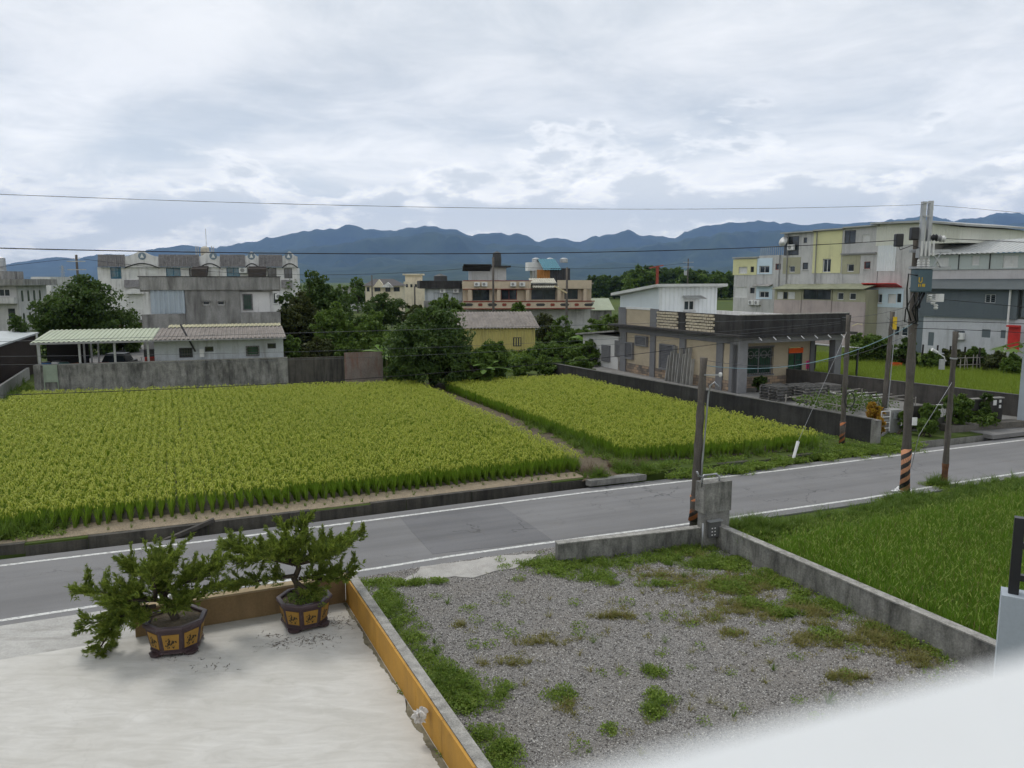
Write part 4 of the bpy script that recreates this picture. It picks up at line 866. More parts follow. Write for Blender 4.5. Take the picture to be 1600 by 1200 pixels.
# far left house and the building behind it
FLH = Fac(*At(0,500,104).xy, 13); t = T(FLH, 'grey_house', 'grey two storey house with arched side windows at the far left edge', 'house')
s1 = FLH.p(28,470)[0]; sC = FLH.p(28,470)[0]; zp0, zp1 = zat(FLH,20,446), zat(FLH,20,436)
facade(t, FLH, (-60,446,28,515), 0, .2, GREYW, [(-2,451.5,15.5,463,'wS'),(-45,451,-20,463,'w'),(13,482,24,500,'d')], z0=-.2)
body(t, FLH.p(-60,470)[0], s1, .24, 11, -.2, zp0, GREYW); MB().box(FLH.p(-62,440)[0], s1+1.2, -1.3, 12, zp0, zp1).build('roof_slab', GREYP, t)
body(t, FLH.p(-60,470)[0], s1-2.2, 1.5, 9, zp1, zp1+1.1, GREYP, 'roof_room'); MB().box(FLH.p(-62,470)[0],s1,-1.3,-.003,zat(FLH,10,474),zat(FLH,10,464.5)).build('balcony', GREYW, t)
for i in range(4):
    for zz in (4.3,1.2): y_ = 1.6+i*2.2; MB().front([(-.32,0),(.32,0),(.32,1.2)]+[(.32*math.cos(q),1.2+.32*math.sin(q)) for q in np.linspace(0,math.pi,9)][1:-1]+[(-.32,1.2)], -.04, -.003).build('arched_window', GLS, t).matrix_local = Matrix.Translation((s1,y_,zz)) @ Matrix.Rotation(rad(90),4,'Z')
MB().lathe([(.05,zp1+3.1),(.62,zp1+2.9),(.65,zp1+1.6),(.6,zp1+1.5)], 16, (s1-3.2,4)).lathe([(.7,zp1+1.49),(.7,zp1+1.1)], 8, (s1-3.2,4)).build('roof_tank', STEEL, t)
FA = Fac(*At(48,470,210).xy, 0); t = T(FA, 'apartment_block', 'distant white apartment block between house and round tree', 'building')
facade(t, FA, (49,433,79,460), 0, .3, WHITE, [(62+i*4.5,436+j*6,65+i*4.5,440+j*6,'d') for i in range(3) for j in range(2)], z0=0); body(t, *FA.rect(49,433,79,460)[:2], .35, 9, 0, zat(FA,60,432.4), GREYW)
# brown shed at the far left
S0, S1 = G(-40,636,.2), G(44,588,.2); FS = fac2(S0, S1); t = T(FS, 'brown_shed', 'dark brown clad shed with pale roof at the left edge', 'shed'); Ls = FS.p(57,555)[0]; BRN = M('dark_brown_sheet',(.045,.034,.030),.6,.2,.7,(.025,.02,.018),.4)
zs = zat(FS,57,521); MB().ribs((0,.0,-.1),(1,0,0),(0,0,1),(0,-1,0), Ls, zs+.1, .3, .04).build('wall', BRN, t); body(t, 0, Ls-.02, .03, 14, -.1, zs-.02, BRN)
MB().profile([(-.25,zs),(14.2,zs+.9),(14.2,zs+1.0),(-.25,zs+.12)], -.2, Ls+.25).build('roof', M('pale_roof_sheet',(.40,.43,.43),.5,.1,.6,(.25,.26,.25),.4), t)
t = MB(); A_, B_ = G(-60,668,.2), G(45,592,.2); fw = fac2(A_, B_); o = MB().box(0,(B_-A_).length,-.08,.08,-.2,1.0).build('low_wall', M('pale_concrete',(.34,.335,.32),.9,.15,1,(.1,.1,.09),.5,(5,5,.4)), None, fw.o, fw.a); tag(o, 'low pale concrete wall in front of the brown shed', 'wall')
# things under the carport
def local(fac, o): o.location = fac.o; o.rotation_euler = (0,0,rad(fac.a)); return o
CG = .95
def car(fac, label, s, y, L=3.9, paint=None):
    t = thing('parked_car', label, 'car', fac.world(s,y,CG), fac.a); PA = paint
    MB().profile([(-.75,.25),(.75,.25),(.8,.6),(.75,.92),(-.75,.92),(-.8,.6)], -L/2, L/2).build('body', PA, t, bevel=.06)
    c = MB().add([(-.95,-.68,.921),(1.25,-.68,.921),(1.25,.68,.921),(-.95,.68,.921),(-.45,-.55,1.42),(.85,-.55,1.42),(.85,.55,1.42),(-.45,.55,1.42)],[(3,2,1,0),(4,5,6,7),(0,1,5,4),(1,2,6,5),(2,3,7,6),(3,0,4,7)]).build('cabin', GLS, t)
    MB().box(-.46,.86,-.56,.56,1.421,1.46).build('roof', PA, t, bevel=.015)
    for x in (-L*.31,L*.31):
        for yy in (-.72,.72): MB().lathe([(.31,-.09),(.31,.09)], 16).build('wheel', FRD, t).matrix_local = Matrix.Translation((x,yy,.31)) @ Matrix.Rotation(rad(90),4,'X')
    for yy in (-.55,.55): MB().box(-L/2-.03,-L/2+.02,yy-.16,yy+.16,.62,.78).build('headlight', FRW, t)
    return t
car(FW, 'dark car parked beyond the carport posts', FW.p(182,552,3.4)[0], 3.4, 3.8, M('dark_car_paint',(.035,.036,.04),.3,.1,2,None,.5,(1,1,1),0,0,20,.001,.5)).rotation_euler = (0,0,rad(FW.a+82))
def scooter(fac, label, s, y, ang):
    t = thing('scooter', label, 'scooter', fac.world(s,y,CG), fac.a+ang)
    for x in (-.6,.6): MB().lathe([(.25,-.05),(.25,.05)], 16).build('wheel', FRD, t).matrix_local = Matrix.Translation((x,0,.25)) @ Matrix.Rotation(rad(90),4,'X')
    MB().front([(-.75,.45),(-.2,.25),(.35,.25),(.55,.9),(.45,.95),(.2,.4),(-.15,.45),(-.2,.72),(-.8,.75)], -.14, .14).build('body', BLACKM, t, bevel=.03); MB().box(-.72,-.1,-.13,.13,.755,.83).build('seat', FRD, t, bevel=.03)
    MB().tube([(.58,0,.3),(.45,0,1.0)], .03).tube([(.45,-.32,1.05),(.45,.32,1.05)], .02).build('handlebar', STEEL, t)
    for q in (-.3,.3): MB().tube([(.45,q,1.05),(.47,q,1.25)], .012, 6).lathe([(.06,1.25),(.06,1.27)], 10, (.47,q)).build('mirror', FRD, t)
scooter(FW, 'black scooter beside the dark car', FW.p(208,553,2.2)[0], 2.2, -60)
s = FW.p(236,552,1.6)[0]; o = thing('red_cabinet', 'red cabinet with dark top at the outbuilding corner', 'cabinet', FW.world(s,1.6,CG), FW.a); MB().box(-.36,.36,-.3,.3,0,1.35).build('case', RED, o, bevel=.02); MB().box(-.38,.38,-.32,.32,1.355,1.8).build('dark_top', FRD, o); MB().box(-.3,.3,-.32,-.302,.3,1.3).build('door_panel', REDB, o)
for i, (px, col, lab, shp) in enumerate([(71,(.03,.10,.24),'blue barrel at the left end of the carport','b'),(85,(.6,.6,.58),'white gas bottle under the carport','b'),(99,(.04,.10,.09),'dark green drum under the carport','b'),(113,(.42,.12,.03),'orange crate under the carport','c'),(121,(.05,.04,.05),'dark box behind the middle carport post','c'),(135,(.16,.12,.09),'brown sack pile beside the carport post','c'),(146,(.5,.5,.48),'white tub on top of the wall clutter','c'),(158,(.26,.05,.04),'red brown crate near the car','c')]):
    s = FW.p(px,558,1.0)[0]; t = thing('barrel' if shp == 'b' else 'crate', lab, 'barrel' if shp == 'b' else 'crate', FW.world(s,1.0+(i%2)*.5,CG), FW.a+i*13); mt = M('clutter%d'%i, col, .6, .15, 3)
    if shp == 'b': MB().lathe([(.26,0),(.30,.05),(.31,.4),(.30,.7),(.31,.76),(.30,1.15),(.22,1.22)], 18).build('drum', mt, t, smooth=True); MB().lathe([(.24,1.221),(.24,1.26)], 18).build('lid', FRD, t)
    else:
        MB().wall(-.4,.4,0,1.05,-.3,-.27,[(-.32,.32,.2,.3),(-.32,.32,.5,.6),(-.32,.32,.8,.9)]).box(-.4,-.37,-.269,.3,0,1.05).box(.37,.4,-.269,.3,0,1.05).box(-.369,.369,.27,.3,0,1.05).box(-.369,.369,-.269,.269,.9,.95).build('case', mt, t)

# ------------------------------------------------------------------ middle distance
FB = Fac(*At(723,500,98).xy, 9); t = T(FB, 'balcony_house', 'long beige two storey house with red lined balcony', 'house')
ws = [R(c2,910,207,985,256,'d'),R(c2,1037,207,1108,253,'r'),R(c2,1172,205,1280,252,'d'),R(c2,1320,205,1380,250,'d')]
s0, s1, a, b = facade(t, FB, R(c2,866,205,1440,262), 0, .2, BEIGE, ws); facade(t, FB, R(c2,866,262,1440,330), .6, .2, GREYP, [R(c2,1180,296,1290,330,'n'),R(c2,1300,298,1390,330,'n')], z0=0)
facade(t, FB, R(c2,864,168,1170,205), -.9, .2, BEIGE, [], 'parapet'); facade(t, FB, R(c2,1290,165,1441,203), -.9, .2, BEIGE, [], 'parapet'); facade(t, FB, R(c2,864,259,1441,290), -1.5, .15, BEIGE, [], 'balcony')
for yy, q in ((-1.53,(864,256,1441,261)),(-1.53,(864,288,1441,292)),(-.93,(864,166,1170,169)),(-.93,(864,203,1170,206))): p0,p1,z0_,z1_ = FB.rect(*R(c2,*q)); MB().box(p0,p1,yy-.02,yy+.25,z0_,z1_).build('red_trim', REDB, t)
for xx in (895,1022,1150,1290,1405): p0 = FB.p(c2(xx,230)[0],460)[0]; MB().box(p0-.22,p0+.22,-.88,-.02,a,b).build('column', BEIGE, t)
for i in range(11):
    p0, z_ = FB.p(*c2(885+i*53,273)); w_ = (.62,.3)[i%2]; hh_ = .17; MB().front([(p0-w_,z_),(p0-w_*.7,z_+hh_),(p0+w_*.7,z_+hh_),(p0+w_,z_),(p0+w_*.7,z_-hh_),(p0-w_*.7,z_-hh_)], -1.54, -1.502).build('balcony_motif', REDB if i%2 else FRD, t)
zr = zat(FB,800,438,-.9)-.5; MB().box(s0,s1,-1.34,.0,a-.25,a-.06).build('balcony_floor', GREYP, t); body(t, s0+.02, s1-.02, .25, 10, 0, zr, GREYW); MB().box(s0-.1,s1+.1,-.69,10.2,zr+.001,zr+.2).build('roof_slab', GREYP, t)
p0,p1,z0_,z1_ = FB.rect(*R(c2,1172,165,1288,198)); MB().ribs((p0,-1.2,z0_),(1,0,0),Vector((0,1,.35)).normalized(),Vector((0,-.35,1)).normalized(), p1-p0, 3.5, .3, .05).build('sheet_roof', M('pale_buff_roof',(.42,.40,.33),.7,.12,1,(.25,.23,.19),.4), t)
for q in (925,958,1085,1125): s_,z_ = FB.p(*c2(q,192)); ac_unit(t, s_, z_, -.9, .9)
# annex on the left and rooftop room
t = T(FB, 'annex', 'white walled annex with black stained parapet left of the beige house', 'annex'); p0 = FB.p(c2(772,230)[0],460,6)[0]
MB().box(s0-4.4, s0-.02, 1.0, 9, -.1, zat(FB,700,451)).build('wall', WASH, t); MB().box(s0-5.4, s0-.02, .4, 9.4, zat(FB,700,451)+.002, zat(FB,700,438.5)).build('parapet', DARKP, t); MB().box(s0-4.9,s0-.03,.3,.98,-.1,zat(FB,710,470)).build('low_extension', GREYP, t)
win(t, s0-3.6, s0-3.0, 4.3, 5.6, .93, 'd'); win(t, s0-1.9, s0-1.2, 4.3, 5.6, .93, 'd'); ac_unit(t, s0-2.5, 5.6, 1.0, .9); ac_unit(t, s0-.8, 5.6, 1.0, .9)
MB().lathe([(.1,zat(FB,706,430)+.2),(.85,zat(FB,706,431)),(.9,zat(FB,700,438.5)+.01)], 14, (s0-2.6,3)).build('roof_tank', FRD, t)
t = T(FB, 'rooftop_room', 'weathered stair room on the roof of the beige house', 'roof room'); p0,p1,z0_,z1_ = FB.rect(*R(c2,905,108,1060,168),3.0)
MB().wall(p0,p1,zr+.2,z1_,3.0,3.15).build('wall', GREYW, t); body(t,p0+.01,p1-.01,3.2,7,zr+.2,z1_,GREYW); MB().box(p0-.8,p1+.5,2.2,7.2,z1_+.002,z1_+.22).build('roof', DARKP, t); MB().profile([(1.2,z0_+2.0),(2.98,z1_-.5),(2.98,z1_-.38),(1.2,z0_+2.12)], p0-1.2, p0+2.4).build('canopy', DARKP, t)
MB().lathe([(.1,z1_+2.1),(.55,z1_+1.9),(.6,z1_+.9),(.55,z1_+.23)], 14, ((p0+p1)/2+1.2,4)).build('roof_tank', FRD, t)
FO = Fac(*At(830,470,125).xy, 8); t = T(FO, 'steel_clad_house', 'rust orange and black clad building with blue roof behind the beige house', 'building')
p0,p1,z0_,z1_ = FO.rect(*R(c2,1197,118,1255,175)); MB().ribs((p0,0,0),(1,0,0),(0,0,1),(0,-1,0), p1-p0, z1_, .4, .06).build('orange_wall', M('orange_rust_sheet',(.34,.15,.045),.7,.2,1), t); q0,q1,_,z2 = FO.rect(*R(c2,1256,112,1345,175)); MB().ribs((q0,0,0),(1,0,0),(0,0,1),(0,-1,0), q1-q0, z2, .4, .06).build('dark_wall', M('charcoal_sheet',(.045,.045,.05),.7,.2,1), t)
body(t, p0+.02, q1-.02, .05, 7, 0, z1_-.1, GREYP); b0,b1,zb0,zb1 = FO.rect(*R(c2,1225,95,1305,120)); MB().ribs((b0,-.5,zb0),(1,0,0),Vector((0,.9,.3)).normalized(),Vector((0,-.3,.9)).normalized(), b1-b0, 6, .4, .06).build('blue_roof', M('turquoise_roof',(.05,.17,.22),.6,.1,1), t)
d0,d1,zd0,zd1 = FO.rect(*R(c2,1180,82,1290,110)); MB().box(d0,d1,5.0,8,z1_-.09,zd1).build('white_tank_deck', FRW, t)
for i in range(3): MB().lathe([(.7,zd1+.001),(.7,zd1+.6),(.2,zd1+.8)], 12, (d0+1.5+i*2.4,6)).build('roof_tank', STEEL, t)
# small green roofed hut
FN = Fac(*At(922,490,105).xy, 9); t = T(FN, 'hut', 'small hut with pale green roof right of the beige house', 'hut'); p0,p1,z0_,z1_ = FN.rect(*R(c2,1412,297,1530,345)); body(t,p0,p1,0,5,-.1,z1_,GREYP,'wall'); MB().profile([(-.4,z1_),(2.6,z1_+1.5),(5.6,z1_),(5.6,z1_-.1),(2.6,z1_+1.38),(-.4,z1_-.1)], p0-.3,p1+.3).build('roof', ROOFGR, t)
win(t,(p0+p1)/2+.6,(p0+p1)/2+1.8,.8,2.0,-.08,'d')
# yellow shed
FY = Fac(*At(737,541,68).xy, 9); t = T(FY, 'yellow_shed', 'yellow corrugated shed with weathered brown roof', 'shed'); p0,p1,z0_,z1_ = FY.rect(737,512,836,545)
h = FY.rect(*R(c2,1090,420,1127,460)); MB().ribs((p0,0,-.1),(1,0,0),(0,0,1),(0,-1,0), p1-p0, z1_+.1, .22, .03).build('wall', M('yellow_sheet',(.50,.43,.15),.6,.1,.8,(.28,.24,.12),.4,(4,4,.3)), t); body(t,p0+.01,p1-.01,.02,8.5,-.1,z1_-.05,MATS['yellow_sheet']); win(t,*h,-.12,'d')
zz = zat(FY,770,487.5,4.4)
for sg_ in (0,1): v = Vector((0,4.6,zz-z1_+.05)); v = v if not sg_ else Vector((0,-4.6,zz-z1_+.05)); MB().ribs((p0-1.2,-.35 if not sg_ else 8.9,z1_-.05),(1,0,0),v.normalized(),Vector((0,-v.z,v.y)).normalized()*(1 if not sg_ else -1), p1-p0+1.6, v.length, .3, .05).build('roof', ROOFB, t)
# cream houses
FC = Fac(*At(571,470,150).xy, 5); t = T(FC, 'cream_house', 'cream villa with dark grey hipped roof and arched porch', 'house'); p0,p1,z0_,z1_ = facade(t, FC, (571,446.5,629,480), 0, .2, CREAM, [(573,448.5,577.5,455.5,'d'),(585,448.5,594.5,455.5,'d'),(615,448.5,624.5,455.5,'d'),(602,449,610,456,'d')], z0=0); body(t,p0+.02,p1-.02,.25,9,0,z1_,CREAM)
zz = zat(FC,600,435.8,4.5); MB().add([(p0-.5,-.5,z1_),(p1+.5,-.5,z1_),(p1+.5,9.5,z1_),(p0-.5,9.5,z1_),(p0+1.4,4.5,zz),(p1-2,4.5,zz)],[(0,1,5,4),(1,2,5),(2,3,4,5),(3,0,4),(3,2,1,0)]).build('roof', ROOFD, t)
for xa,xb,ap in ((583,602,436.5),(596,616,441)):
    g0,g1 = FC.p(xa,446)[0],FC.p(xb,446)[0]; MB().front([(g0,z1_-.3),(g1,z1_-.3),((g0+g1)/2,zat(FC,(xa+xb)/2,ap))], -.9 if xa == 596 else -.6, 1.5).build('gable', CREAM if xa == 583 else WHITE, t)
FC2 = Fac(*At(630,470,205).xy, 3); t = T(FC2, 'cream_house', 'three storey cream house right of the villa', 'house'); facade(t, FC2, (631,440,672,462), 0, .2, CREAM, [(634+i*7,444,637.5+i*7,449,'d') for i in range(5)], z0=0); p0,p1,z0_,z1_ = FC2.rect(631,440,672,462); body(t,p0+.02,p1-.02,.25,10,0,z1_,CREAM); q0,q1,_,z2 = FC2.rect(632,430,657,440); body(t,q0,q1,2,8,z1_,z2,CREAM,'roof_room'); MB().box(q0-.6,q1+.6,1.4,8.6,z2+.001,z2+.4).build('roof', CREAM, t)
FC3 = Fac(*At(530,470,180).xy, 3); t = T(FC3, 'low_house', 'low flat roofed building left of the cream villa', 'building'); p0,p1,z0_,z1_ = FC3.rect(530,450,572,470); body(t,p0,p1,0,8,0,z1_,GREYW,'wall'); MB().box(p0-.5,p1+.5,-.6,8.5,z1_+.001,z1_+.35).build('roof', GREYP, t)
for i in range(4): win(t, p0+.8+i*1.5, p0+1.8+i*1.5, 2.3, 3.6, -.1, 'd')
# ------------------------------------------------------------------ row of house backs on the right
pA, pB = At(1145,500,97), At(1590,555,67); FR = fac2(pA, pB)
def c4r(*q): return R(c4, *q)
def unit(label, xa, xb, ytop, wins, mat=GREYW, depth=11, extra=(), ybot=760, group='house backs in the right hand row'):
    t = T(FR, 'row_house', label, 'house', group); s0, s1, a, b = facade(t, FR, c4r(xa+.6,ytop,xb-.6,ybot), 0, .2, mat, [c4r(*q) for q in wins], z0=-.2); body(t, s0+.02, s1-.02, .24, depth, -.2, b-.05, mat)
    return t, s0, s1, b
def panel(t, q, mat, y=-.05, th=.045, wins=(), name='cladding'):
    s0,s1,a,b = FR.rect(*c4r(*q)); H = [FR.rect(*c4r(*h[:4])) for h in wins]; 
    return MB().wall(s0,s1,a,b,y,y+th,H).build(name, mat, t)
def sheet(t, q, mat, y=-.06, pitch=.25, name='ribbed_cladding'): s0,s1,a,b = FR.rect(*c4r(*q)); return MB().ribs((s0,y+.055,a),(1,0,0),(0,0,1),(0,-1,0), s1-s0, b-a, pitch, .03).build(name, mat, t)
def awn(t, q, mat, out=1.2): s0,s1,a,b = FR.rect(*c4r(*q)); return MB().profile([(-out,a),(-.003,b),(-.003,b+.08),(-out,a+.08)], s0, s1).build('awning', mat, t)
W1 = [(115,390,160,425,'s'),(177,388,195,418,'d'),(90,495,158,550,'s'),(173,498,197,528,'d')]
t, s0, s1, b = unit('narrow grey house back with yellow top, at the far end of the row', 85, 210, 345, W1); panel(t, (86,350,209,432), YELL, wins=W1[:2]); 
for q in ((200,565),): s_,z_ = FR.p(*c4(q[0]-14,q[1]+22)); ac_unit(t, s_, z_)
MB().box(s0-.2,s1+.05,-.25,11,b+.002,b+.15).build('roof', ROOFG, t)
W2 = [(222,385,275,422,'w'),(305,373,333,405,'r'),(222,518,272,550,'w')]
t, s0, s1, b = unit('grey house back with two pale blue window panels', 210, 340, 330, W2); panel(t,(212,345,290,428),LBLUE,wins=W2[:1]); panel(t,(206,490,290,558),LBLUE,wins=W2[2:]); s_,z_ = FR.p(*c4(216,588)); ac_unit(t,s_,z_)
o = MB()
for i in range(13): x = s0+(s1-s0)*i/12; o.box(x-.02,x+.02,.3,.34,b-.05,b+1.0)
o.box(s0,s1,.3,.34,b+1.0,b+1.06).build('roof_railing', STEEL, t); awn(t,(205,483,292,492),GREYP,.7); MB().tube([(s1-.5,-.1,b),(s1-.5,-.1,-.1)], .06, 6).build('drain_pipe', FRG, t)
W3 = [(452,237,470,265,'d'),(378,385,408,418,'w'),(447,368,475,403,'dS'),(350,232,428,330,'n')]
t, s0, s1, b = unit('tall grey house back with open top balcony and satellite dish', 340, 500, 214, W3); panel(t,(346,340,436,426),OLV,wins=W3[1:2]); s_,z_ = FR.p(*c4(393,302)); ac_unit(t,s_,z_,0,1.1); MB().tube([FR_ for FR_ in [(FR.p(*c4(375,230))[0],-.1,b),(FR.p(*c4(375,230))[0],-.1,2.5)]], .07, 6).build('drain_pipe', FRG, t)
s_,z_ = FR.p(*c4(358,262)); MB().lathe([(.02,0),(.35,.05),(.6,.22)], 18).build('satellite_dish', FRW, t, smooth=True).matrix_local = Matrix.Translation((s_,-.2,z_)) @ Matrix.Rotation(rad(70),4,'X')
MB().box(s0-.2,s1,-.5,11,b+.002,b+.14).build('roof', ROOFG, t)
W4 = [(553,348,595,418,'w')]
t, s0, s1, b = unit('house back with tall pale yellow cladding', 500, 652, 200, W4); panel(t,(502,204,650,422),YELL,wins=W4); MB().box(s0,s1,-.4,11,b+.002,b+.14).build('roof', ROOFG, t); MB().tube([(s0+.3,-.12,b),(s0+.3,-.12,2.5)], .06, 6).build('drain_pipe', FRG, t)
W5 = [(656,200,724,270,'n'),(758,222,797,265,'s'),(680,375,715,415,'w'),(767,362,800,400,'rS')]
t, s0, s1, b = unit('grey house back with open laundry balcony', 652, 832, 184, W5); panel(t,(653,330,746,426),OLV,wins=W5[2:3]); p0,p1,z0_,_ = FR.rect(*c4r(652,318,832,324)); MB().box(p0,p1,-.25,-.003,z0_,z0_+.15).build('ledge', FRG, t); MB().box(s0,s1,-.4,11,b+.002,b+.14).build('roof', ROOFG, t)
W6 = [(865,355,902,405,'s'),(820,530,862,578,'wS'),(893,532,935,580,'s'),(940,530,962,575,'d'),(925,700,950,745,'d'),(960,702,995,750,'w')]
t, s0, s1, b = unit('white house back with ribbed attic and red awning', 832, 1100, 272, W6, GREYW); sheet(t,(836,276,932,412),WHITE_C); panel(t,(787,503,972,600),LBLUE,wins=W6[1:4]); awn(t,(785,497,966,478),RED,1.0)
p0,p1,z0_,z1_ = FR.rect(*c4r(832,168,1266,272)); zl = zat(FR,*c4(832,170)); zrr = zat(FR,*c4(1266,182)); zm = zat(FR,*c4(1095,160))
MB().front([(p0,z0_),(p1,z0_),(p1,zrr),(p0+(p1-p0)*.62,zm),(p0,zl)], -.02, 11).build('attic', IVORY, t); o = MB(); n = 46
for i in range(n): x = p0+(p1-p0)*(i+.5)/n; zt_ = np.interp(x,[p0,p0+(p1-p0)*.62,p1],[zl,zm,zrr]); o.box(x-.04,x+.04,-.055,-.022,z0_,zt_-.02)
o.build('attic_ribs', IVORY, t); MB().front([(p0-.3,zl+.02),(p0+(p1-p0)*.62,zm+.02),(p1+.9,zrr+.02),(p1+.9,zrr+.2),(p0+(p1-p0)*.62,zm+.22),(p0-.3,zl+.2)], -.7, 11.3).build('attic_roof', ROOFG, t)
# lower lean-to row in front
def leanto(label, xa, xb, wins, wall_mat, base_mat, ym, open_=False, y=-2.0):
    t = T(FR, 'lean_to', label, 'lean-to', 'lean-tos along the row'); q = [c4r(*w_) for w_ in wins]
    s0,s1,a,b = facade(t, FR, c4r(xa+.5,508,xb-.5,ym), y, .12, wall_mat, q if not open_ else [c4r(xa+6,508,xb-6,ym-4,'n')]); MB().box(s0,s1,y-.03,y+.12,-.2,a-.005).build('base_wall', base_mat, t); MB().box(s0,s0+.12,y+.14,-.02,-.2,b).box(s1-.12,s1,y+.14,-.02,-.2,b).build('side_wall', wall_mat, t)
    MB().profile([(y-.5,b+.02),(-.01,b+.55),(-.01,b+.62),(y-.5,b+.09)], s0-.05, s1+.05).build('roof', M('mossy_roof',(.22,.23,.16),.8,.2,1,(.12,.13,.08),.5), t)
leanto('olive lean-to with shutters below the blue windows', 300, 442, [(313,520,345,557,'s'),(346,520,368,557,'d'),(369,520,406,557,'s')], OLV, PINK, 562); leanto('open fronted pink lean-to in the row', 444, 600, [], OLV, PINK, 564, True); leanto('olive lean-to with two white windows', 602, 776, [(627,523,660,562,'w'),(690,525,725,562,'w')], OLV, PINK, 572)
# slate and white house at the right edge
t = T(FR, 'slate_house', 'long house with slate blue middle storey and white tiled base', 'house'); W7 = [(1143,342,1208,400,'s'),(1328,332,1367,382,'s'),(1490,330,1570,395,'s')]
facade(t, FR, c4r(1100,320,1760,402), -.2, .2, PGREY, [c4r(*q) for q in W7]); s0,s1,a,b = FR.rect(*c4r(1100,320,1760,402))
MB().ribs((s0-.3,-.7,b),(1,0,0),Vector((0,1,.28)).normalized(),Vector((0,-.28,1)).normalized(), s1-s0+.3, 5.0, .45, .06).build('roof', M('pale_grey_roof',(.42,.43,.42),.55,.08,.6,(.28,.28,.27),.4,(3,3,3)), t)
for q in (1268,1430): p_ = FR.p(*c4(q,360))[0]; MB().box(p_-.04,p_+.04,-.26,-.203,a,b).build('joint_strip', FRD, t)
facade(t, FR, c4r(1085,404,1760,470), -.1, .2, M('white_brick_tile',(.50,.48,.48),.8,.08,1,(.34,.32,.32),.35,(3,3,.3)), name='tile_band'); facade(t, FR, c4r(1075,500,1566,655), -1.2, .2, SLATE, [c4r(1395,532,1452,578,'w'),c4r(1090,528,1145,575,'s')]); p0,p1,z0_,z1_ = FR.rect(*c4r(1075,500,1566,655)); MB().box(p0+.01,p1-.01,-.97,-.21,-.2,z1_).build('slate_return', SLATE, t)
o = MB()
for i in range(15): z = z0_+(z1_-z0_)*i/15; o.box(p0,p1,-1.235,-1.203,z,z+.03)
o.build('board_joints', SLATE, t); MB().profile([(-1.9,z1_-.12),(-.11,z1_+.75),(-.11,z1_+.83),(-1.9,z1_-.04)], p0-.3, p1+6).build('awning', M('dark_slate_roof',(.085,.10,.105),.6,.1,1), t)
facade(t, FR, c4r(1070,657,1760,860), -1.0, .2, M('white_tile_wall',(.50,.51,.54),.6,.06,1,(.30,.30,.31),.4,(3,3,.3),.1,.3,12), [c4r(1235,722,1290,770,'dB'),c4r(1380,715,1425,758,'d'),c4r(1478,720,1525,762,'d'),c4r(1100,730,1130,800,'s')], z0=-.2)
facade(t, FR, c4r(1590,500,1760,655), -1.0, .2, SLATE); body(t, s0+.05, s1, .2, 9, -.2, b-.05, PGREY); MB().tube([(FR.p(*c4(1573,600))[0],-1.5,z1_),(FR.p(*c4(1573,600))[0],-1.5,0)], .09, 8).build('drain_pipe', FRW, t); s_,z_ = FR.p(*c4(1302,765)); ac_unit(t,s_,z_,-1.0,1.1)
p0,p1,z0_,z1_ = FR.rect(*c4r(1590,690,1650,826)); o = MB().box(p0,p1,-2.2,-2.05,z0_,z1_).box(p0,p1,-2.6,-2.21,z1_-.15,z1_).build('red_gate', RED, None, FR.o, FR.a); tag(o, 'red gate frame at the right edge below the slate wall', 'gate')

# ------------------------------------------------------------------ tiled bungalow on the right
HC = G(1153,607,.58); FHf = Fac(HC.x, HC.y, 24); HA = 24
PBEI = None
def brickmat(name, c1_, c2_, mortar, bw, bh, sc=1.0, off=.5, rough=.8, grid=True):
    m, t = newmat(name); k = NT(t); tcn = k.n('ShaderNodeTexCoord'); sp = k.n('ShaderNodeSeparateXYZ'); k.link(tcn.outputs['Object'], sp.inputs[0])
    cb = k.n('ShaderNodeCombineXYZ'); k.link(k.math('ADD', sp.outputs[0], sp.outputs[1]), cb.inputs[0]); k.link(sp.outputs[2], cb.inputs[1])
    b = k.n('ShaderNodeTexBrick'); k.link(cb.outputs[0], b.inputs['Vector']); b.offset = off
    for n_, v in (('Color1',(*c1_,1)),('Color2',(*c2_,1)),('Mortar',(*mortar,1))): b.inputs[n_].default_value = v
    b.inputs['Scale'].default_value = 1; b.inputs['Brick Width'].default_value = bw; b.inputs['Row Height'].default_value = bh; b.inputs['Mortar Size'].default_value = .008; b.inputs['Bias'].default_value = 0
    n1_ = k.noise(k.pos(), 1.1, 5, .6); c = k.mix(k.rng(n1_,.45,.75,0,.4), b.outputs['Color'], mul(c1_,.6)); k.finish(c, rough, b.outputs['Fac'], -.4, .01, .3); return m
BTILE = brickmat('beige_brick_tile', (.46,.385,.27), (.50,.42,.30), (.33,.28,.21), .24, .075)
STONEC = brickmat('mixed_stone_cladding', (.14,.125,.11), (.42,.30,.20), (.05,.045,.04), .42, .19, rough=.85)
GTRIM = M('grey_tile_trim', (.17,.17,.175), .75, .12, 1.5, (.09,.09,.09), .4, (3,3,.4), .15, .2, 26)
h = T(FHf, 'bungalow', 'single storey beige tiled house with black stained roof parapet', 'house')
zS, zP, zBm = zat(FHf,1153,527), zat(FHf,1153,493), zat(FHf,1153,537)     # slab edge, parapet top, beam bottom
Wd = FHf.p(1306,560)[0]+.35
FSd = Fac(HC.x, HC.y, HA+90)                          # the side wall runs away from us; local x is depth
dep = 14.2
def sx(px, py): return FSd.p(px, py)[0]
dep = sx(968, 540)
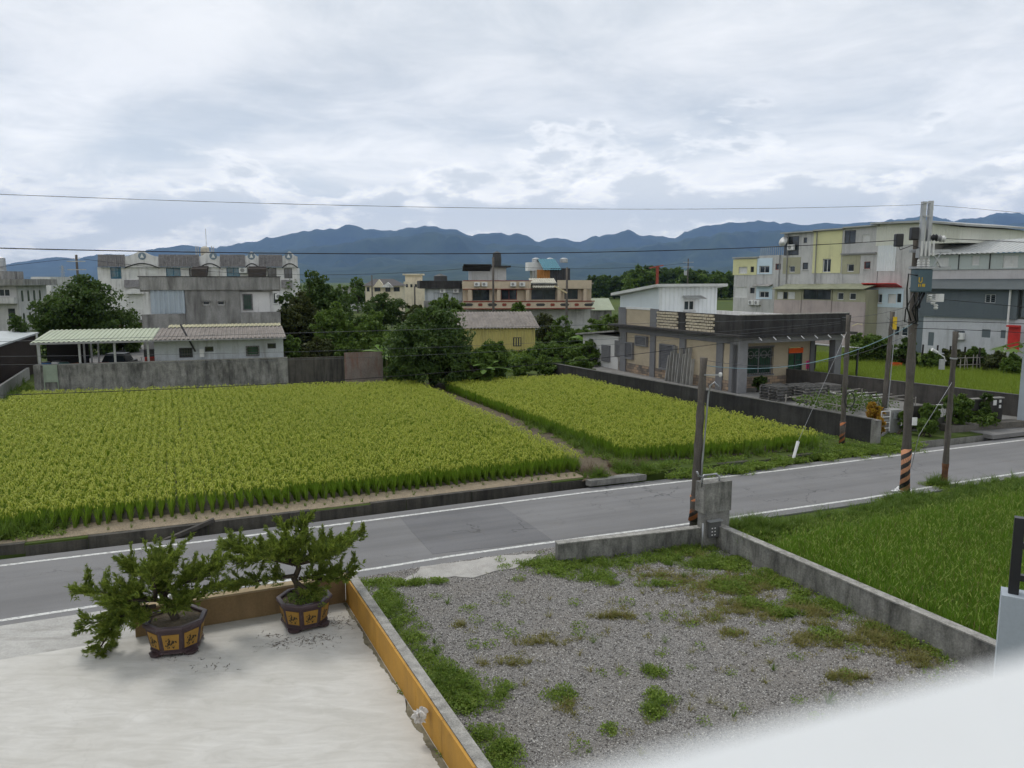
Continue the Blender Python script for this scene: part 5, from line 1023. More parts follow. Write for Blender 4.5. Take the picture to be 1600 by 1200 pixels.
# side wall (built in the house frame: x = 0 plane, y = depth)
side = MB(); pan = []
def side_box(name, mat, y0, y1, z0, z1, x0=-.02, x1=.2, par=None): return MB().box(x0, x1, y0, y1, z0, z1).build(name, mat, par or h)
side_box('wall', BTILE, 0.4, dep, .95, zS-.02, .0, .2); side_box('stone_base', STONEC, 0.35, dep, .0, .949, -.05, .2); side_box('beam', GTRIM, 0.0, dep, zS-.45, zS-.001, -.10, -.001)
cols = [1153,1137,1103,1053,1020,970]
for a_, b_ in ((1157,1142),(1131,1121),(1072,1063),(1024.5,1017),(979,970)): y0, y1 = sx(a_,560) if a_ < 1156 else 0.0, sx(b_,560); side_box('column', GTRIM, y0, y1, -.0, zS-.451, -.12, .19)
def side_shutter(px0,py0,px1,py1):
    y0, y1 = sx(px1,(py0+py1)/2), sx(px0,(py0+py1)/2); z1 = zat(FSd,(px0+px1)/2,py0); z0 = zat(FSd,(px0+px1)/2,py1); f = .10
    w_ = MB().box(-.20,-.02,y0,y1,z1-f,z1).box(-.20,-.02,y0,y1,z0,z0+f).box(-.20,-.02,y0,y0+f,z0+f,z1-f).box(-.20,-.02,y1-f,y1,z0+f,z1-f).build('louvred_window', LOUVG, h); n = max(6,int((z1-z0)/.12))
    for i in range(n): z = z0+f+(z1-z0-2*f)*(i+.5)/n; MB().add([(-.17,y0+f,z-.05),(-.17,y1-f,z-.05),(-.06,y1-f,z+.03),(-.06,y0+f,z+.03),(-.17,y0+f,z-.035),(-.17,y1-f,z-.035),(-.06,y1-f,z+.045),(-.06,y0+f,z+.045)],[(3,2,1,0),(4,5,6,7),(0,1,5,4),(1,2,6,5),(2,3,7,6),(3,0,4,7)]).build('slat', LOUVG, w_)
    MB().box(-.03,-.012,y0+f,y1-f,z0+f,z1-f).build('pane', INTD, w_)
for q in ((483,392,566,540),(345,345,412,403)): side_shutter(*c8(q[0],q[1]), *c8(q[2],q[3]))
side_shutter(*c8(285,380), *c8(330,476))
y0, y1 = sx(c8(883,500)[0],570), sx(c8(835,500)[0],570); side_box('side_niche', BTILE, y0, y1, 1.2, zS-.9, -.03, -.015); side_box('niche_frame', FRD, y0+.0, y0+.12, 1.1, zS-.8, -.05, -.031)
# front wall, set back behind the porch
py = 1.6; fr0, fr1 = .45, Wd-1.0
FPf = Fac(*FHf.world(0,py,0).xy, HA); wins = [R(c8,967,410,1115,562), R(c8,1203,410,1285,606)]
HW = [FPf.rect(*q) for q in wins]; HW[1] = (HW[1][0], HW[1][1], .32, HW[1][3])
MB().wall(fr0, fr1, .95, zBm+.2, py, py+.2, HW).build('front_wall', BTILE, h); MB().wall(fr0, fr1, .0, .949, py-.04, py+.2, HW).build('stone_base', STONEC, h); MB().box(fr1,fr1+.35,py-.1,py+.3,0,zBm+.2).build('column', GTRIM, h)
wv_ = win(h, *HW[0], py, 'gB'); s0,s1,z0_,z1_ = HW[0]; o = MB()
for i in range(4):
    cx = s0+(s1-s0)*(i+.5)/4; rr_ = (s1-s0)/9.5; o.tube([(cx+rr_*math.cos(q), py-.10, z1_-.45+rr_*math.sin(q)) for q in np.linspace(0,6.283,17)], .02, 5, False)
o.build('bar_rings', FRG, wv_); MB().box(s0-.1,s1+.1,py-.06,py-.002,z1_,z1_+.1).box(s0-.1,s1+.1,py-.10,py-.002,z0_-.1,z0_).build('window_surround', GTRIM, wv_)
s0,s1,z0_,z1_ = HW[1]; zb_ = zat(FPf,*c8(1245,443)); d_ = MB().box(s0,s0+.08,py+.02,py+.12,z0_,z1_).box(s1-.08,s1,py+.02,py+.12,z0_,z1_).box(s0+.08,s1-.08,py+.02,py+.12,zb_-.06,zb_).box((s0+s1)/2-.04,(s0+s1)/2+.04,py+.02,py+.12,z0_,zb_-.06).build('door', FRD, h)
for q in (0,1): a_, b_ = (s0+.08,(s0+s1)/2-.04) if q == 0 else ((s0+s1)/2+.04,s1-.08); MB().box(a_,b_,py+.06,py+.08,z0_+.1,zb_-.06).build('pane', GLG, d_)
o = MB()
for i in range(6): z = z0_+.25+i*.26; o.box((s0+s1)/2+.05,s1-.1,py+.04,py+.058,z,z+.05)
o.build('door_slats', FRD, d_)
o = MB().box(s0+.02,s1-.02,py-.06,py-.02,zb_+.02,z1_-.04).build('door_banner', ORANGE, None, FHf.o, HA); tag(o, 'orange red banner hung over the bungalow door', 'banner')
a_,b_,c_,e_ = FPf.rect(*R(c8,1307,485,1326,532)); o = MB().box(a_,b_,py-.016,py-.004,c_,e_).build('paper_couplet', MAGENTA, None, FHf.o, HA); tag(o, 'magenta paper strip with dark writing beside the door', 'paper strip')
ink = MB(); 
for i in range(4): z = e_-.12-(e_-c_)*i/4.3; cx = (a_+b_)/2; ink.box(cx-.10,cx+.10,py-.0195,py-.0165,z-.02,z+.0).box(cx-.02,cx+.02,py-.0225,py-.020,z-.14,z+.05).box(cx-.08,cx+.09,py-.0195,py-.0165,z-.12,z-.10)
ink.build('writing', FRD, o)
# porch columns, beam, roof slab, parapet
MB().box(-.12,.55,-.12,.45,.0,zBm).build('column', M('grey_speckled_tile',(.22,.22,.225),.75,.12,3,(.14,.14,.14),.3), h); MB().box(Wd-.55,Wd,-.1,.4,0,zBm).build('column', GTRIM, h); MB().box(-.12,Wd,-.14,.4,zBm+.001,zS-.002).build('front_beam', M('grey_speckled_beam',(.24,.24,.245),.75,.12,3,(.15,.15,.15),.3), h)
MB().box(-.7,Wd+.6,-.75,dep+.5,zS,zS+.14).build('roof_slab', DARKP, h)
def par(name, mat, x0,x1,y0,y1,z1=zP): return MB().box(x0,x1,y0,y1,zS+.141,z1).build(name, mat, h)
par('parapet', DARKP, -.15, Wd+.3, -.3, -.1); par('parapet', MATS['white_plaster'], Wd+.1, Wd+.3, -.099, dep, zP-.25); yS = sx(1028,500); yq = [sx(c8(q,260)[0],500) for q in (800,633,592,467,430,293)]
par('parapet', DARKP, -.15, .05, -.099, yq[0]); par('parapet', DARKP, -.15, .05, yq[1], yq[2])
MB().box(-.17,Wd+.32,-.32,-.08,zP+.002,zP+.05).build('coping', CAP, h)
for i in range(7): x = .8+i*(Wd-1.6)/6; MB().tube([(x,-.72,zS+.02),(x,-1.0,zS-.16)], .03, 6).build('drain_spout', FRW, h)
BLK = M('breeze_block',(.50,.44,.33),.85,.12,3,(.25,.2,.15),.4,(5,5,5))
for (ya, yb) in ((yq[0],yq[1]),(yq[2],yq[3])):
    par('screen_backing', DARKP, -.02, .05, ya, yb); bb = MB(); rows = 6; hh = (zP-zS-.16)/rows; n = max(4,int((yb-ya)/.42))
    for r_ in range(rows):
        for i in range(n):
            a_ = ya+(yb-ya)*(i+(.5 if r_%2 else 0))/n; b_ = min(a_+(yb-ya)/n*.86, yb)
            if b_-a_ > .05: bb.box(-.15,-.021,a_,b_,zS+.15+r_*hh,zS+.15+r_*hh+hh*.72)
    o = bb.build('screen_bricks', BLK, h); o['kind'] = 'stuff'
par('parapet', BTILE, -.1, .05, yq[4], yq[5]); par('parapet_post', GTRIM, -.15, .05, yq[3], yq[4], zP+.1); par('parapet_post', GTRIM, -.15, .05, yq[5], dep, zP+.1); MB().box(0.06,Wd+.09,-.09,dep,zS+.141,zS+.2).build('roof_deck', M('white_roof_deck',(.55,.54,.52),.8,.1,1,(.35,.34,.32),.3,(1,1,1)), h)
MB().box(-.16,.06,yq[4]-.02,yq[5]+.02,zP+.003,zP+.16).build('white_coping', FRW, h)
# rooftop room of white sheet
t = T(FHf, 'rooftop_room', 'white corrugated rooftop room with small hooded window', 'roof room'); y0 = yS; FPn = Fac(*FHf.world(0,y0,0).xy, HA); x1 = FPn.p(1120,470)[0]; zt_ = zat(FPn,1075,448); zt2 = zat(FSd,972,462)
MB().ribs((.06,y0,zS+.2),(1,0,0),(0,0,1),(0,-1,0), x1-.06, zt_-zS-.2, .36, .05).build('front_wall', WHITE_C, t); MB().add([(-.02,y0,zP+.05),(-.02,dep,zP+.05),(-.02,dep,zt2),(-.02,y0,zt_),(.1,y0+.01,zP+.05),(.1,dep,zP+.05),(.1,dep,zt2),(.1,y0+.01,zt_)],[(0,1,2,3),(7,6,5,4),(0,3,7,4),(1,0,4,5),(2,1,5,6),(3,2,6,7)]).build('side_wall', M('smooth_white_sheet',(.60,.65,.67),.5,.05,.5,(.45,.48,.48),.3,(4,4,.3),.04,.04), t)
MB().box(x1-.1,x1,y0+.02,dep,zS+.2,zt2).build('side_wall', WHITE_C, t); a_,b_,c_,e_ = FPn.rect(*R(c8,607,143,667,200)); win(t,a_,b_,c_,e_,y0-.16,'wS'); MB().ribs((a_-.15,y0-.75,e_+.1),(1,0,0),Vector((0,1,.3)).normalized(),Vector((0,-.3,1)).normalized(), b_-a_+.75, .72, .2, .04).build('window_hood', ROOFG, t)
MB().add([(-.55,y0-.6,zt_+.01),(x1+.45,y0-.6,zt_+.03),(x1+.45,dep+.5,zt2-.0),(-.55,dep+.5,zt2-.0),(-.55,y0-.6,zt_+.2),(x1+.45,y0-.6,zt_+.22),(x1+.45,dep+.5,zt2+.2),(-.55,dep+.5,zt2+.2)],[(3,2,1,0),(4,5,6,7),(0,1,5,4),(1,2,6,5),(2,3,7,6),(3,0,4,7)]).build('roof', M('bleached_roof_edge',(.50,.51,.49),.6,.12,1,(.28,.28,.25),.4,(3,3,3)), t)
o = MB().tube([(1.9,dep-2,zt2+.1),(1.9,dep-2,zt_+1.5)], .12, 10).tube([(1.2,dep-2,zt_+1.35),(2.4,dep-2,zt_+1.55)], .05, 6).build('vent_pipe', REDB, None, FHf.o, HA); tag(o, 'red brown vent pipe on the white rooftop room', 'vent pipe')
# white outhouse beside it
t = T(FHf, 'outhouse', 'small white outhouse with grey shutters at the back corner', 'outhouse'); yb0, yb1 = dep+.02, sx(923,560)
zo = zat(FSd,945,519); MB().box(.1,2.4,yb0+.3,yb1+1.5,-.1,zo-.25).build('wall', M('clean_white_wall',(.60,.59,.57),.85,.06,.8,(.4,.4,.38),.3,(3,3,.3)), t); MB().add([(-.35,yb0+.2,zo+.15),(2.7,yb0+.2,zo+.15),(2.7,yb1+2,zo-.45),(-.35,yb1+2,zo-.45),(-.35,yb0+.2,zo+.28),(2.7,yb0+.2,zo+.28),(2.7,yb1+2,zo-.32),(-.35,yb1+2,zo-.32)],[(3,2,1,0),(4,5,6,7),(0,1,5,4),(1,2,6,5),(2,3,7,6),(3,0,4,7)]).build('roof', GREYP, t)
for q in ((146,397,190,490),(221,372,258,462)):
    ya, yb = sx(*c8(q[2],440)), sx(*c8(q[0],440)); z1 = zat(FSd,*c8((q[0]+q[2])/2,q[1])); z0 = zat(FSd,*c8((q[0]+q[2])/2,q[3])); w_ = MB().box(-.05,.098,ya,yb,z0,z1).build('louvred_window', LOUVG, t)
    for i in range(9): z = z0+.1+(z1-z0-.2)*i/8; MB().box(-.09,-.052,ya+.1,yb-.1,z-.02,z+.03).build('slat', LOUVG, w_)
# ------------------------------------------------------------------ right hand yard
YZ = FZ+.08
YA, YB = G(888,572,1.2), G(1365,656,1.2)                     # yard wall, top line
ydir = (YB-YA).normalized(); yn = Vector((-ydir.y, ydir.x, 0)); yn = yn if yn.x > 0 else -yn
FYD = fac2(YA, YB); Lyd = (YB-YA).length
t = T(FYD, 'yard_wall', 'long black stained concrete wall between right paddy and bungalow', 'wall'); MB().box(-3, Lyd, -.09, .09, -.3, 1.2).build('wall', DARKP, t); MB().box(-3, Lyd+.02, -.11, .11, 1.202, 1.24).build('coping', M('dark_coping',(.10,.098,.09),.9,.3,3,(.04,.04,.04),.4), t); MB().box(Lyd+.0,Lyd+.28,-.14,.14,-.3,1.22).build('end_pier', CONC, t)
PF0, PF1 = G(1388,673,YZ), G(1567,661,YZ); FYF = fac2(PF0, PF1)
BW0, BW1 = G(1292,584,1.35), G(1600,619,1.35); FBW = fac2(BW0, BW1)
hp = lambda x, y: FHf.world(x, y, 0)
yard = struct(flat('yard', M('yard_concrete',(.20,.195,.185),.85,.2,.8,(.10,.098,.09),.45,(1,1,1),.25,.4,26), [YB+yn*.1, YA+yn*.1+ydir*-2, hp(-.3,dep+4), hp(Wd+1.5,dep+4), BW0, BW1, PF1+Vector((2,.3,0)), PF0], YZ, None, .2), 'grey concrete yard of the bungalow')
t = T(FBW, 'yard_wall', 'dark concrete wall between the yard and the bright field behind', 'wall'); MB().box(-4,(BW1-BW0).length+6,0,.18,-.3,1.35).build('wall', M('brown_black_concrete',(.085,.078,.07),.9,.35,.8,(.035,.033,.03),.6,(4,4,.35),.2,.4,16), t); MB().box(-4,(BW1-BW0).length+6,-.02,.20,1.352,1.39).build('coping', MATS['dark_coping'], t)
# front of the yard: walls, railing, gate pier
t = T(FYF, 'front_wall', 'dark front wall of the yard with white railing panel', 'wall'); q = [FYF.p(x,650)[0] for x in (1420,1463,1514,1497,1565)]
MB().box(q[0],q[1],0,.2,-.2,zat(FYF,1440,634)).build('wall', CONC_D, t); MB().box(q[1]+.01,q[2],.02,.18,-.2,.75).build('low_wall', CONC, t); rl = MB(); z1 = zat(FYF,1490,633)
for i in range(17): x = q[1]+.05+(q[2]-q[1]-.1)*i/16; rl.box(x-.018,x+.018,.08,.12,.751,z1)
rl.box(q[1],q[2],.07,.13,z1,z1+.05).build('railing', FRW, t)
t = T(FYF, 'front_wall', 'black wall with small white notices at the right end of the yard', 'wall'); zz = zat(FYF,1540,624,-.0); MB().box(q[2]+.02,q[4],-.02,.2,-.2,zz).build('wall', DARKP, t); MB().box(q[2]-.03,q[4]+.05,-.05,.23,zz+.002,zz+.06).build('coping', MATS['grey_concrete'], t)
for x0,y0,x1,y1 in ((1551,625,1556,633),(1560.5,624.5,1563.5,629),(1560,632.5,1563,637.5)): a_,b_,c_,e_ = FYF.rect(x0,y0,x1,y1); MB().box(a_,b_,-.045,-.023,c_,e_).build('notice', FRW, t)
t = T(FYF, 'gate_pier', 'grey gate pier with letter boxes beside the croton', 'gate pier'); a_,b_,c_,e_ = FYF.rect(1389,640,1405,672); MB().box(a_,b_,-.1,.35,-.2,e_).build('pier', M('pier_tile',(.24,.24,.235),.8,.12,2), t)
for i in range(2): x = a_+.1+i*(b_-a_-.2)*.5; MB().box(x,x+(b_-a_)*.36,-.16,-.102,e_-.42,e_-.12).build('letter_box', STEEL, t)
t = T(FYF, 'metal_gate', 'small white tubular gate beside the letter boxes', 'gate'); a_,b_,c_,e_ = FYF.rect(1374,642,1389,674); gb = MB(); gb.tube([(a_,-.1,YZ),(a_,-.1,e_)], .03, 6).tube([(b_-.05,-.1,YZ),(b_-.05,-.1,e_)], .03, 6)
for i in range(4): z = YZ+.15+(e_-YZ-.15)*i/3; gb.tube([(a_,-.1,z),(b_-.05,-.1,z)], .022, 6)
gb.build('gate_frame', FRW, t); MB().box(a_+.05,b_-.1,-.13,-.07,(YZ+e_)/2,(YZ+e_)/2+.08).build('latch', STEEL, t)
# planting bed before the yard
bed = strip('planting_bed', M('bed_stone',(.13,.12,.105),.9,.35,4,(.05,.05,.045),.5,(4,4,4),.3,.6,12), [FYF.world(s,-.9,0) for s in np.linspace(q[1],q[4]+.4,8)], [FYF.world(s,-.25,0) for s in np.linspace(q[1],q[4]+.4,8)], -.1, .52); tag(bed, 'raised stone edged bed along the front wall', 'planting bed')
def bush(name, label, fac, px, py, y, wpx, hm, n, leaf, mat, seed, **kw):
    s = fac.p(px, py, y)[0]; p = fac.world(s, y, YZ); W = wpx*p.y/F_PX
    lob = [(0,0,hm*.5,W*.4,W*.4,hm*.45)] + [(math.cos(a)*W*.24,math.sin(a)*W*.24,hm*(.35+.3*(i%2)),W*.26,W*.26,hm*.3) for i,a in enumerate((.5,2.2,3.9,5.4))]
    return tree(name, label, p, lob, n, leaf, mat, 'bush', kw.get('group'), .04, seed, stems=3)
bush('bush', 'leafy bush in front of the dark yard wall, left of the thin pole', FYF, 1452, 660, -.5, 34, 1.3, 1500, .16, MDGR, 201); bush('bush', 'spreading bush covering the white railing', FYF, 1495, 655, -.5, 46, 1.6, 1900, .16, MDGR, 202); bush('bush', 'bright trailing bush hanging over the ditch wall', FYF, 1447, 670, -1.2, 36, .7, 1300, .14, LTGR, 203); bush('bush', 'small standard shrub against the black wall', FYF, 1540, 650, -.35, 18, 1.7, 700, .13, DKGR, 204); bush('bush', 'low ground cover along the stone bed', FYF, 1538, 662, -.6, 50, .75, 1200, .12, LTGR, 205); bush('bush', 'small bush at the foot of the transformer pole, yard side', FYF, 1412, 668, -.4, 22, 1.0, 700, .14, MDGR, 206)
CROT = leafmat('croton_leaf', (.30,.16,.02), (.42,.30,.03), (.25,.05,.02), 4, .25)
bush('croton', 'yellow and red leaved croton at the gate', FYF, 1366, 655, .3, 24, 1.35, 800, .20, CROT, 207); bush('croton', 'lower croton with yellow leaves beside the gate steps', FYF, 1370, 668, -.5, 22, .8, 500, .18, CROT, 208)
# pallets
PAL = [M('pallet_grey%d'%i, c, .9, .25, 3, (.06,.058,.055), .45, (4,4,4)) for i, c in enumerate(((.16,.155,.145),(.10,.098,.092),(.21,.20,.185)))]
def pallet_mesh(w_, d_, mat):
    b = MB()
    for i in range(5): x = -w_/2+.07+(w_-.14)*i/4; b.box(x-.07,x+.07,-d_/2,d_/2,.060,.082)
    for i in range(3): y_ = -d_/2+.05+(d_-.1)*i/2; b.box(-w_/2,w_/2,y_-.045,y_+.045,0,.0595)
    o = b.build('pallet', mat); me = o.data; bpy.data.objects.remove(o); return me
for k, (px, py, wpx, dd, n, lb) in enumerate([(1221,627,36,1.5,10,'weathered pallet in the left stack before the porch'),(1265,629,44,1.6,11,'dark weathered pallet in the middle stack before the porch'),(1300,617,24,1.2,7,'weathered pallet in the right stack behind the striped pole')]):
    p = G(px, py, YZ); W_ = wpx*p.y/F_PX; ms = [pallet_mesh(W_, dd, PAL[(k+i)%3]) for i in range(2)]
    for i in range(n):
        o = link('pallet', ms[i%2]); tag(o, lb, 'pallet', 'pallets stacked in the yard'); o.location = (p.x+random.uniform(-.03,.03), p.y+.7+random.uniform(-.03,.03), YZ+i*.0835); o.rotation_euler = (0,0,rad(HA+random.uniform(-2,2)))
# bench, potted shrub, boards, trellis
p = G(1177,604,YZ); t = thing('stone_bench', 'pale stone bench by the porch column', 'bench', p, HA); MB().box(-.6,.6,-.22,.22,.40,.47).build('seat', M('pale_stone',(.5,.49,.46),.8,.1,3), t, bevel=.01)
for x in (-.4,.4): MB().box(x-.07,x+.07,-.17,.17,0,.399).build('leg', MATS['pale_stone'], t)
p = G(1187,613,YZ); tree('potted_shrub', 'small dark shrub in front of the stone bench', p, [(0,0,.55,.42,.42,.45),(.15,.1,.75,.3,.3,.3)], 900, .12, DKGR, 'shrub', None, .03, 210, stems=3)
bd = M('old_grey_boards',(.33,.325,.305),.9,.2,2,(.12,.118,.11),.5,(6,6,.5))
for i in range(9):
    yy = sx(1087-i*4.6,580); hh = 1.2+1.2*random.random(); b_ = MB().bar((-.42+random.uniform(-.08,.05),yy,YZ),(-.24,yy+random.uniform(-.06,.06),YZ+hh+.2), .26, .05).build('leaning_board', bd, None, FHf.o, HA); tag(b_, 'grey board leaning on the bungalow side wall', 'board', 'boards leaning on the side wall')
t = thing('vine_trellis', 'low trellis of pale sticks with vines in the yard', 'trellis', G(1300,640,YZ), HA)
for i in range(6): x = -1.0+i*.95; MB().bar((x,-1.6+random.uniform(-.3,.3),.35+random.uniform(-.1,.2)),(x+random.uniform(-.6,.6),2.3,.45+random.uniform(-.1,.2)),.04,.04).build('stick', M('pale_stick',(.27,.255,.225),.8,.15,3), t)
for i in range(5): y_ = -1.3+i*.85; MB().bar((-1.3,y_,.42),(4.6,y_+random.uniform(-.3,.3),.5+random.uniform(-.05,.1)),.04,.04).build('cross_stick', MATS['pale_stick'], t)
for x in (-1.2,1.7,4.5):
    for y_ in (-1.4,2.1): MB().bar((x,y_,-.05),(x,y_,.6),.05,.05).build('stake', MATS['pale_stick'], t)
C = np.stack([rng.uniform(-1.3,3.0,1500), rng.uniform(-1.7,1.6,1500), np.abs(rng.normal(.38,.16,1500))],1); V,Q = leaves_np(C,.16,220,.8,.6); link('vines', np_mesh('vines',V,Q,MDGR), t)
t = thing('pipe_frame', 'white pipe frames lying on the yard floor', 'pipe frame', G(1440,622,YZ), HA)
for i in range(4): y_ = i*.9; MB().tube([(-4.5,y_,.25),(1.8,y_-.2,.25)], .03, 6).build('pipe', FRW, t)
for x in (-4.4,-1.2,1.7): MB().tube([(x,-.2,.25),(x,2.7,.25)], .03, 6).build('cross_pipe', FRW, t); MB().tube([(x,1.0,0),(x,1.0,.9 if x == -1.2 else .25)], .03, 6).build('upright', FRW, t)
# canopy at the right side of the bungalow
t = thing('side_canopy', 'thin sheet canopy on a post right of the bungalow', 'canopy', FHf.world(Wd+.2,0,0), HA); MB().ribs((.1,.6,2.75),(1,0,-.07),(0,1,0),(0.07,0,1), 2.4, 4.2, .25, .035).build('roof_sheet', ROOFG, t)
for y_ in (.8,4.5): MB().box(2.2,2.3,y_-.05,y_+.05,YZ,2.55).build('post', FRD, t)
# bright field behind, its rice, and the gardens below the row
BF = [BW0-FBW.e*4+FBW.n*.7, BW1+FBW.e*8+FBW.n*.4, G(1660,588,FZ+.5), G(1592,581,FZ+.5), G(1440,567,FZ+.5), G(1290,551,FZ+.5), G(1240,546,FZ+.5)]
struct(flat('paddy_soil', MUD, BF, FZ+.012, None, .01)); RICE_B = leafmat('bright_rice', (.15,.22,.02), (.20,.27,.03), (.26,.31,.05), .5, .35)
def brt(i): V,Q = blades(22,.12,(.5,.8),(.1,.3),.03,2,.5,1200+i); return np_mesh('rice_plant', V, Q, RICE_B)
P = grid_in(BF, 114, .30, .24, (.06,.06)); scatter('paddy_rice', 'bright green rice behind the yard', z3(P, FZ), [brt(i) for i in range(4)], .8, 1.15, .12)
for i, (px, tp, Y, wpx, mt, lb) in enumerate([(1345,517,62,46,LTGR,'feathery bush behind the bungalow canopy'),(1372,522,62,40,MDGR,'bush left of the thin yard pole'),(1415,528,58,36,DKGR,'round dark bush left of the transformer pole'),(1452,545,57,34,MDGR,'low bush right of the transformer pole'),(1490,545,57,44,OLIV,'tangled garden plant behind the lamp pole'),(1522,538,57,46,MDGR,'climbing garden plant on the stake fence'),(1555,548,55,44,OLIV,'bean vines on stakes at the right edge'),(1582,552,53,40,MDGR,'garden plants beside the grey wall'),(1335,545,62,34,MDGR,'low bush under the row houses by the canopy'),(1391,545,61,34,LTGR,'low bright bush at the back of the bright field')]):
    tree_px('shrub', lb, px, 580, Y, wpx, tp, 1300, .24, mt, 'round', 230+i, 'garden shrubs below the row', 'shrub', stems=3, sub=4, trunk=.05)
pg = [At(1320,560,64), At(1400,560,61), At(1480,565,58), At(1610,580,52), At(1620,560,57), At(1500,550,62), At(1330,540,69)]; P = rand_in([(v.x,v.y) for v in pg], 1500); scatter('garden_undergrowth', 'low plants in the gardens below the row houses', z3(P, FZ), ug, .5, 1.1, .2)
post = None
for i, px in enumerate((1441,1464,1484,1507,1530,1555,1583)):
    p = At(px,555,59-i*.7); o = MB().tube([(0,0,-.2),(0,0,1.2),(.02,0,2.0)], [.08,.075,.07], 8).build('fence_post', M('dark_post',(.035,.033,.03),.9,.3,3), None, (p.x,p.y,FZ)); tag(o, 'dark stake in the garden fence before the white tiled wall', 'fence post', 'dark garden fence stakes')
t = thing('bean_trellis', 'bare stick trellis in front of the white tiled wall', 'trellis', At(1500,580,55.5)*1.0, 15); t.location.z = FZ
for i in range(12): MB().bar((i*.38,0,-.1),(i*.38+random.uniform(-.15,.15),.1,1.35+random.uniform(-.15,.2)),.045,.045).build('stick', MATS['pale_stick'], t)
for z in (.8,1.3): MB().bar((-.2,.06,z),(4.6,.08,z+random.uniform(-.1,.1)),.04,.04).build('cross_stick', MATS['pale_stick'], t)
p = At(1399,558,58); t = thing('orange_tray', 'orange red tray at the back of the bright field', 'tray', (p.x,p.y,FZ+.45), 10); MB().wall(-.4,.4,0,.25,-.3,-.27).box(-.4,.4,.27,.3,0,.25).box(-.4,-.37,-.269,.269,0,.25).box(.37,.4,-.269,.269,0,.25).box(-.369,.369,-.269,.269,0,.04).build('tray', M('orange_plastic',(.6,.09,.02),.5,.1,3), t); MB().box(-.3,.3,-.2,.2,-.6,-.001).build('stand', FRD, t)
# papaya at the right edge
p = At(1612,560,36); t = thing('papaya_tree', 'papaya leaves reaching in at the right edge', 'tree', (p.x,p.y,FZ)); MB().tube([(0,0,-.2),(.05,0,2.0),(0,0,3.6)], [.12,.1,.07], 8).build('trunk', BARK, t, smooth=True)
for i in range(9):
    a = 6.283*i/9; L = 1.25; o = MB(); ex, ey = math.cos(a), math.sin(a); o.tube([(0,0,3.5),(ex*L*.5,ey*L*.5,3.95),(ex*L,ey*L,3.75)], .02, 5)
    for k_ in range(7): b_ = a-1.4+k_*.46; l2 = .62; c_ = Vector((ex*L,ey*L,3.75)); tip = c_+Vector((math.cos(b_)*l2,math.sin(b_)*l2,-.22)); m_ = c_.lerp(tip,.55); sd_ = Vector((-math.sin(b_),math.cos(b_),0))*.10; o.add([c_,m_+sd_,tip,m_-sd_],[(0,1,2,3)])
    o.build('leaf', LTGR, t)
# blue grey pier of the neighbour at the right edge
NB = M('blue_grey_paint',(.36,.40,.44),.7,.05,1,(.28,.31,.34),.25,(3,3,.3),.06,.1,30)
p = G(1588,666,.2); t = thing('neighbour_house', 'blue grey house corner at the right edge beyond the road', 'house', p, -35); MB().box(0,5,0,.35,-.2,zat(Fac(p.x,p.y,-35),1594,541)).build('wall', NB, t); MB().box(.5,5,.36,6,-.2,3.2).build('side_wall', NB, t)

# ------------------------------------------------------------------ lot walls and pillar
zl = At(1130,827,LA.y).z
t = thing('low_wall', 'grey concrete wall between gravel lot and green rice', 'wall', LA, math.degrees(math.atan2(ldir.y,ldir.x))); Lr = (LB-LA).length+5.0; sgn = 1 if (-ln).dot(Vector((-ldir.y,ldir.x,0))) > 0 else -1
yy0, yy1 = (0,.2) if sgn > 0 else (-.2,0); MB().box(-.3,Lr,yy0,yy1,-.2,zl).build('wall', CONC_S, t); MB().box(-.3,Lr,yy0-.012,yy1+.012,zl+.002,zl+.03).build('coping', CAP, t)
BR = G(1096,855); t = thing('low_wall', 'short grey concrete wall between gravel lot and road', 'wall', BL, math.degrees(math.atan2((BR-BL).y,(BR-BL).x))); zb2 = At(985,838,(BL.y+BR.y)/2).z; MB().box(0,(BR-BL).length+.1,0,.2,-.2,zb2).build('wall', CONC_S, t); MB().box(-.01,(BR-BL).length+.1,-.012,.212,zb2+.002,zb2+.03).build('coping', CAP, t)
PL = G(1097,860); t = thing('concrete_pillar', 'grey concrete gatepost with a meter box and conduit', 'pillar', PL, 23); FPL = Fac(PL.x,PL.y,23); wP = FPL.p(1140,800)[0]; hP = zat(FPL,1118,754); zmid = zat(FPL,1118,800)
MB().box(.08,wP,0,.34,-.1,zmid).build('lower_block', CONC, t); MB().box(.0,wP+.03,-.02,.36,zmid+.002,hP).build('upper_block', CONC_S, t)
a_,b_,c_,e_ = FPL.rect(1105,813,1122,838); o = MB().box(a_,b_,-.12,-.022,c_,e_).build('meter_box', M('meter_grey',(.10,.10,.10),.5,.15,4), t, bevel=.01); MB().box(a_-.03,b_+.03,-.16,-.022,e_+.002,e_+.03).build('hood', STEEL, o)
for i in range(3):
    for j in range(2): MB().box(a_+.05+j*.09,a_+.09+j*.09,-.126,-.121,c_+.07+i*.09,c_+.1+i*.09).build('terminal_screw', FRW, o)
o = MB(); xs_ = [FPL.p(x,745)[0] for x in (1101,1128)]; o.tube([(xs_[0],.1,hP-.1),(xs_[0],.1,hP+.12),(xs_[0]+.05,.1,hP+.2),(xs_[1]-.1,.1,hP+.2),(xs_[1],.1,hP+.12),(xs_[1],.1,hP-.02)], .03, 8).tube([(xs_[0],.1,hP+.15),(xs_[0]-.12,.1,hP+.2),(xs_[0]-.16,.12,hP+.32)], .03, 8).tube([(-.03,-.04,-.05),(-.03,-.04,zmid*.75)], .022, 6).build('conduit', STEEL, t, smooth=True)
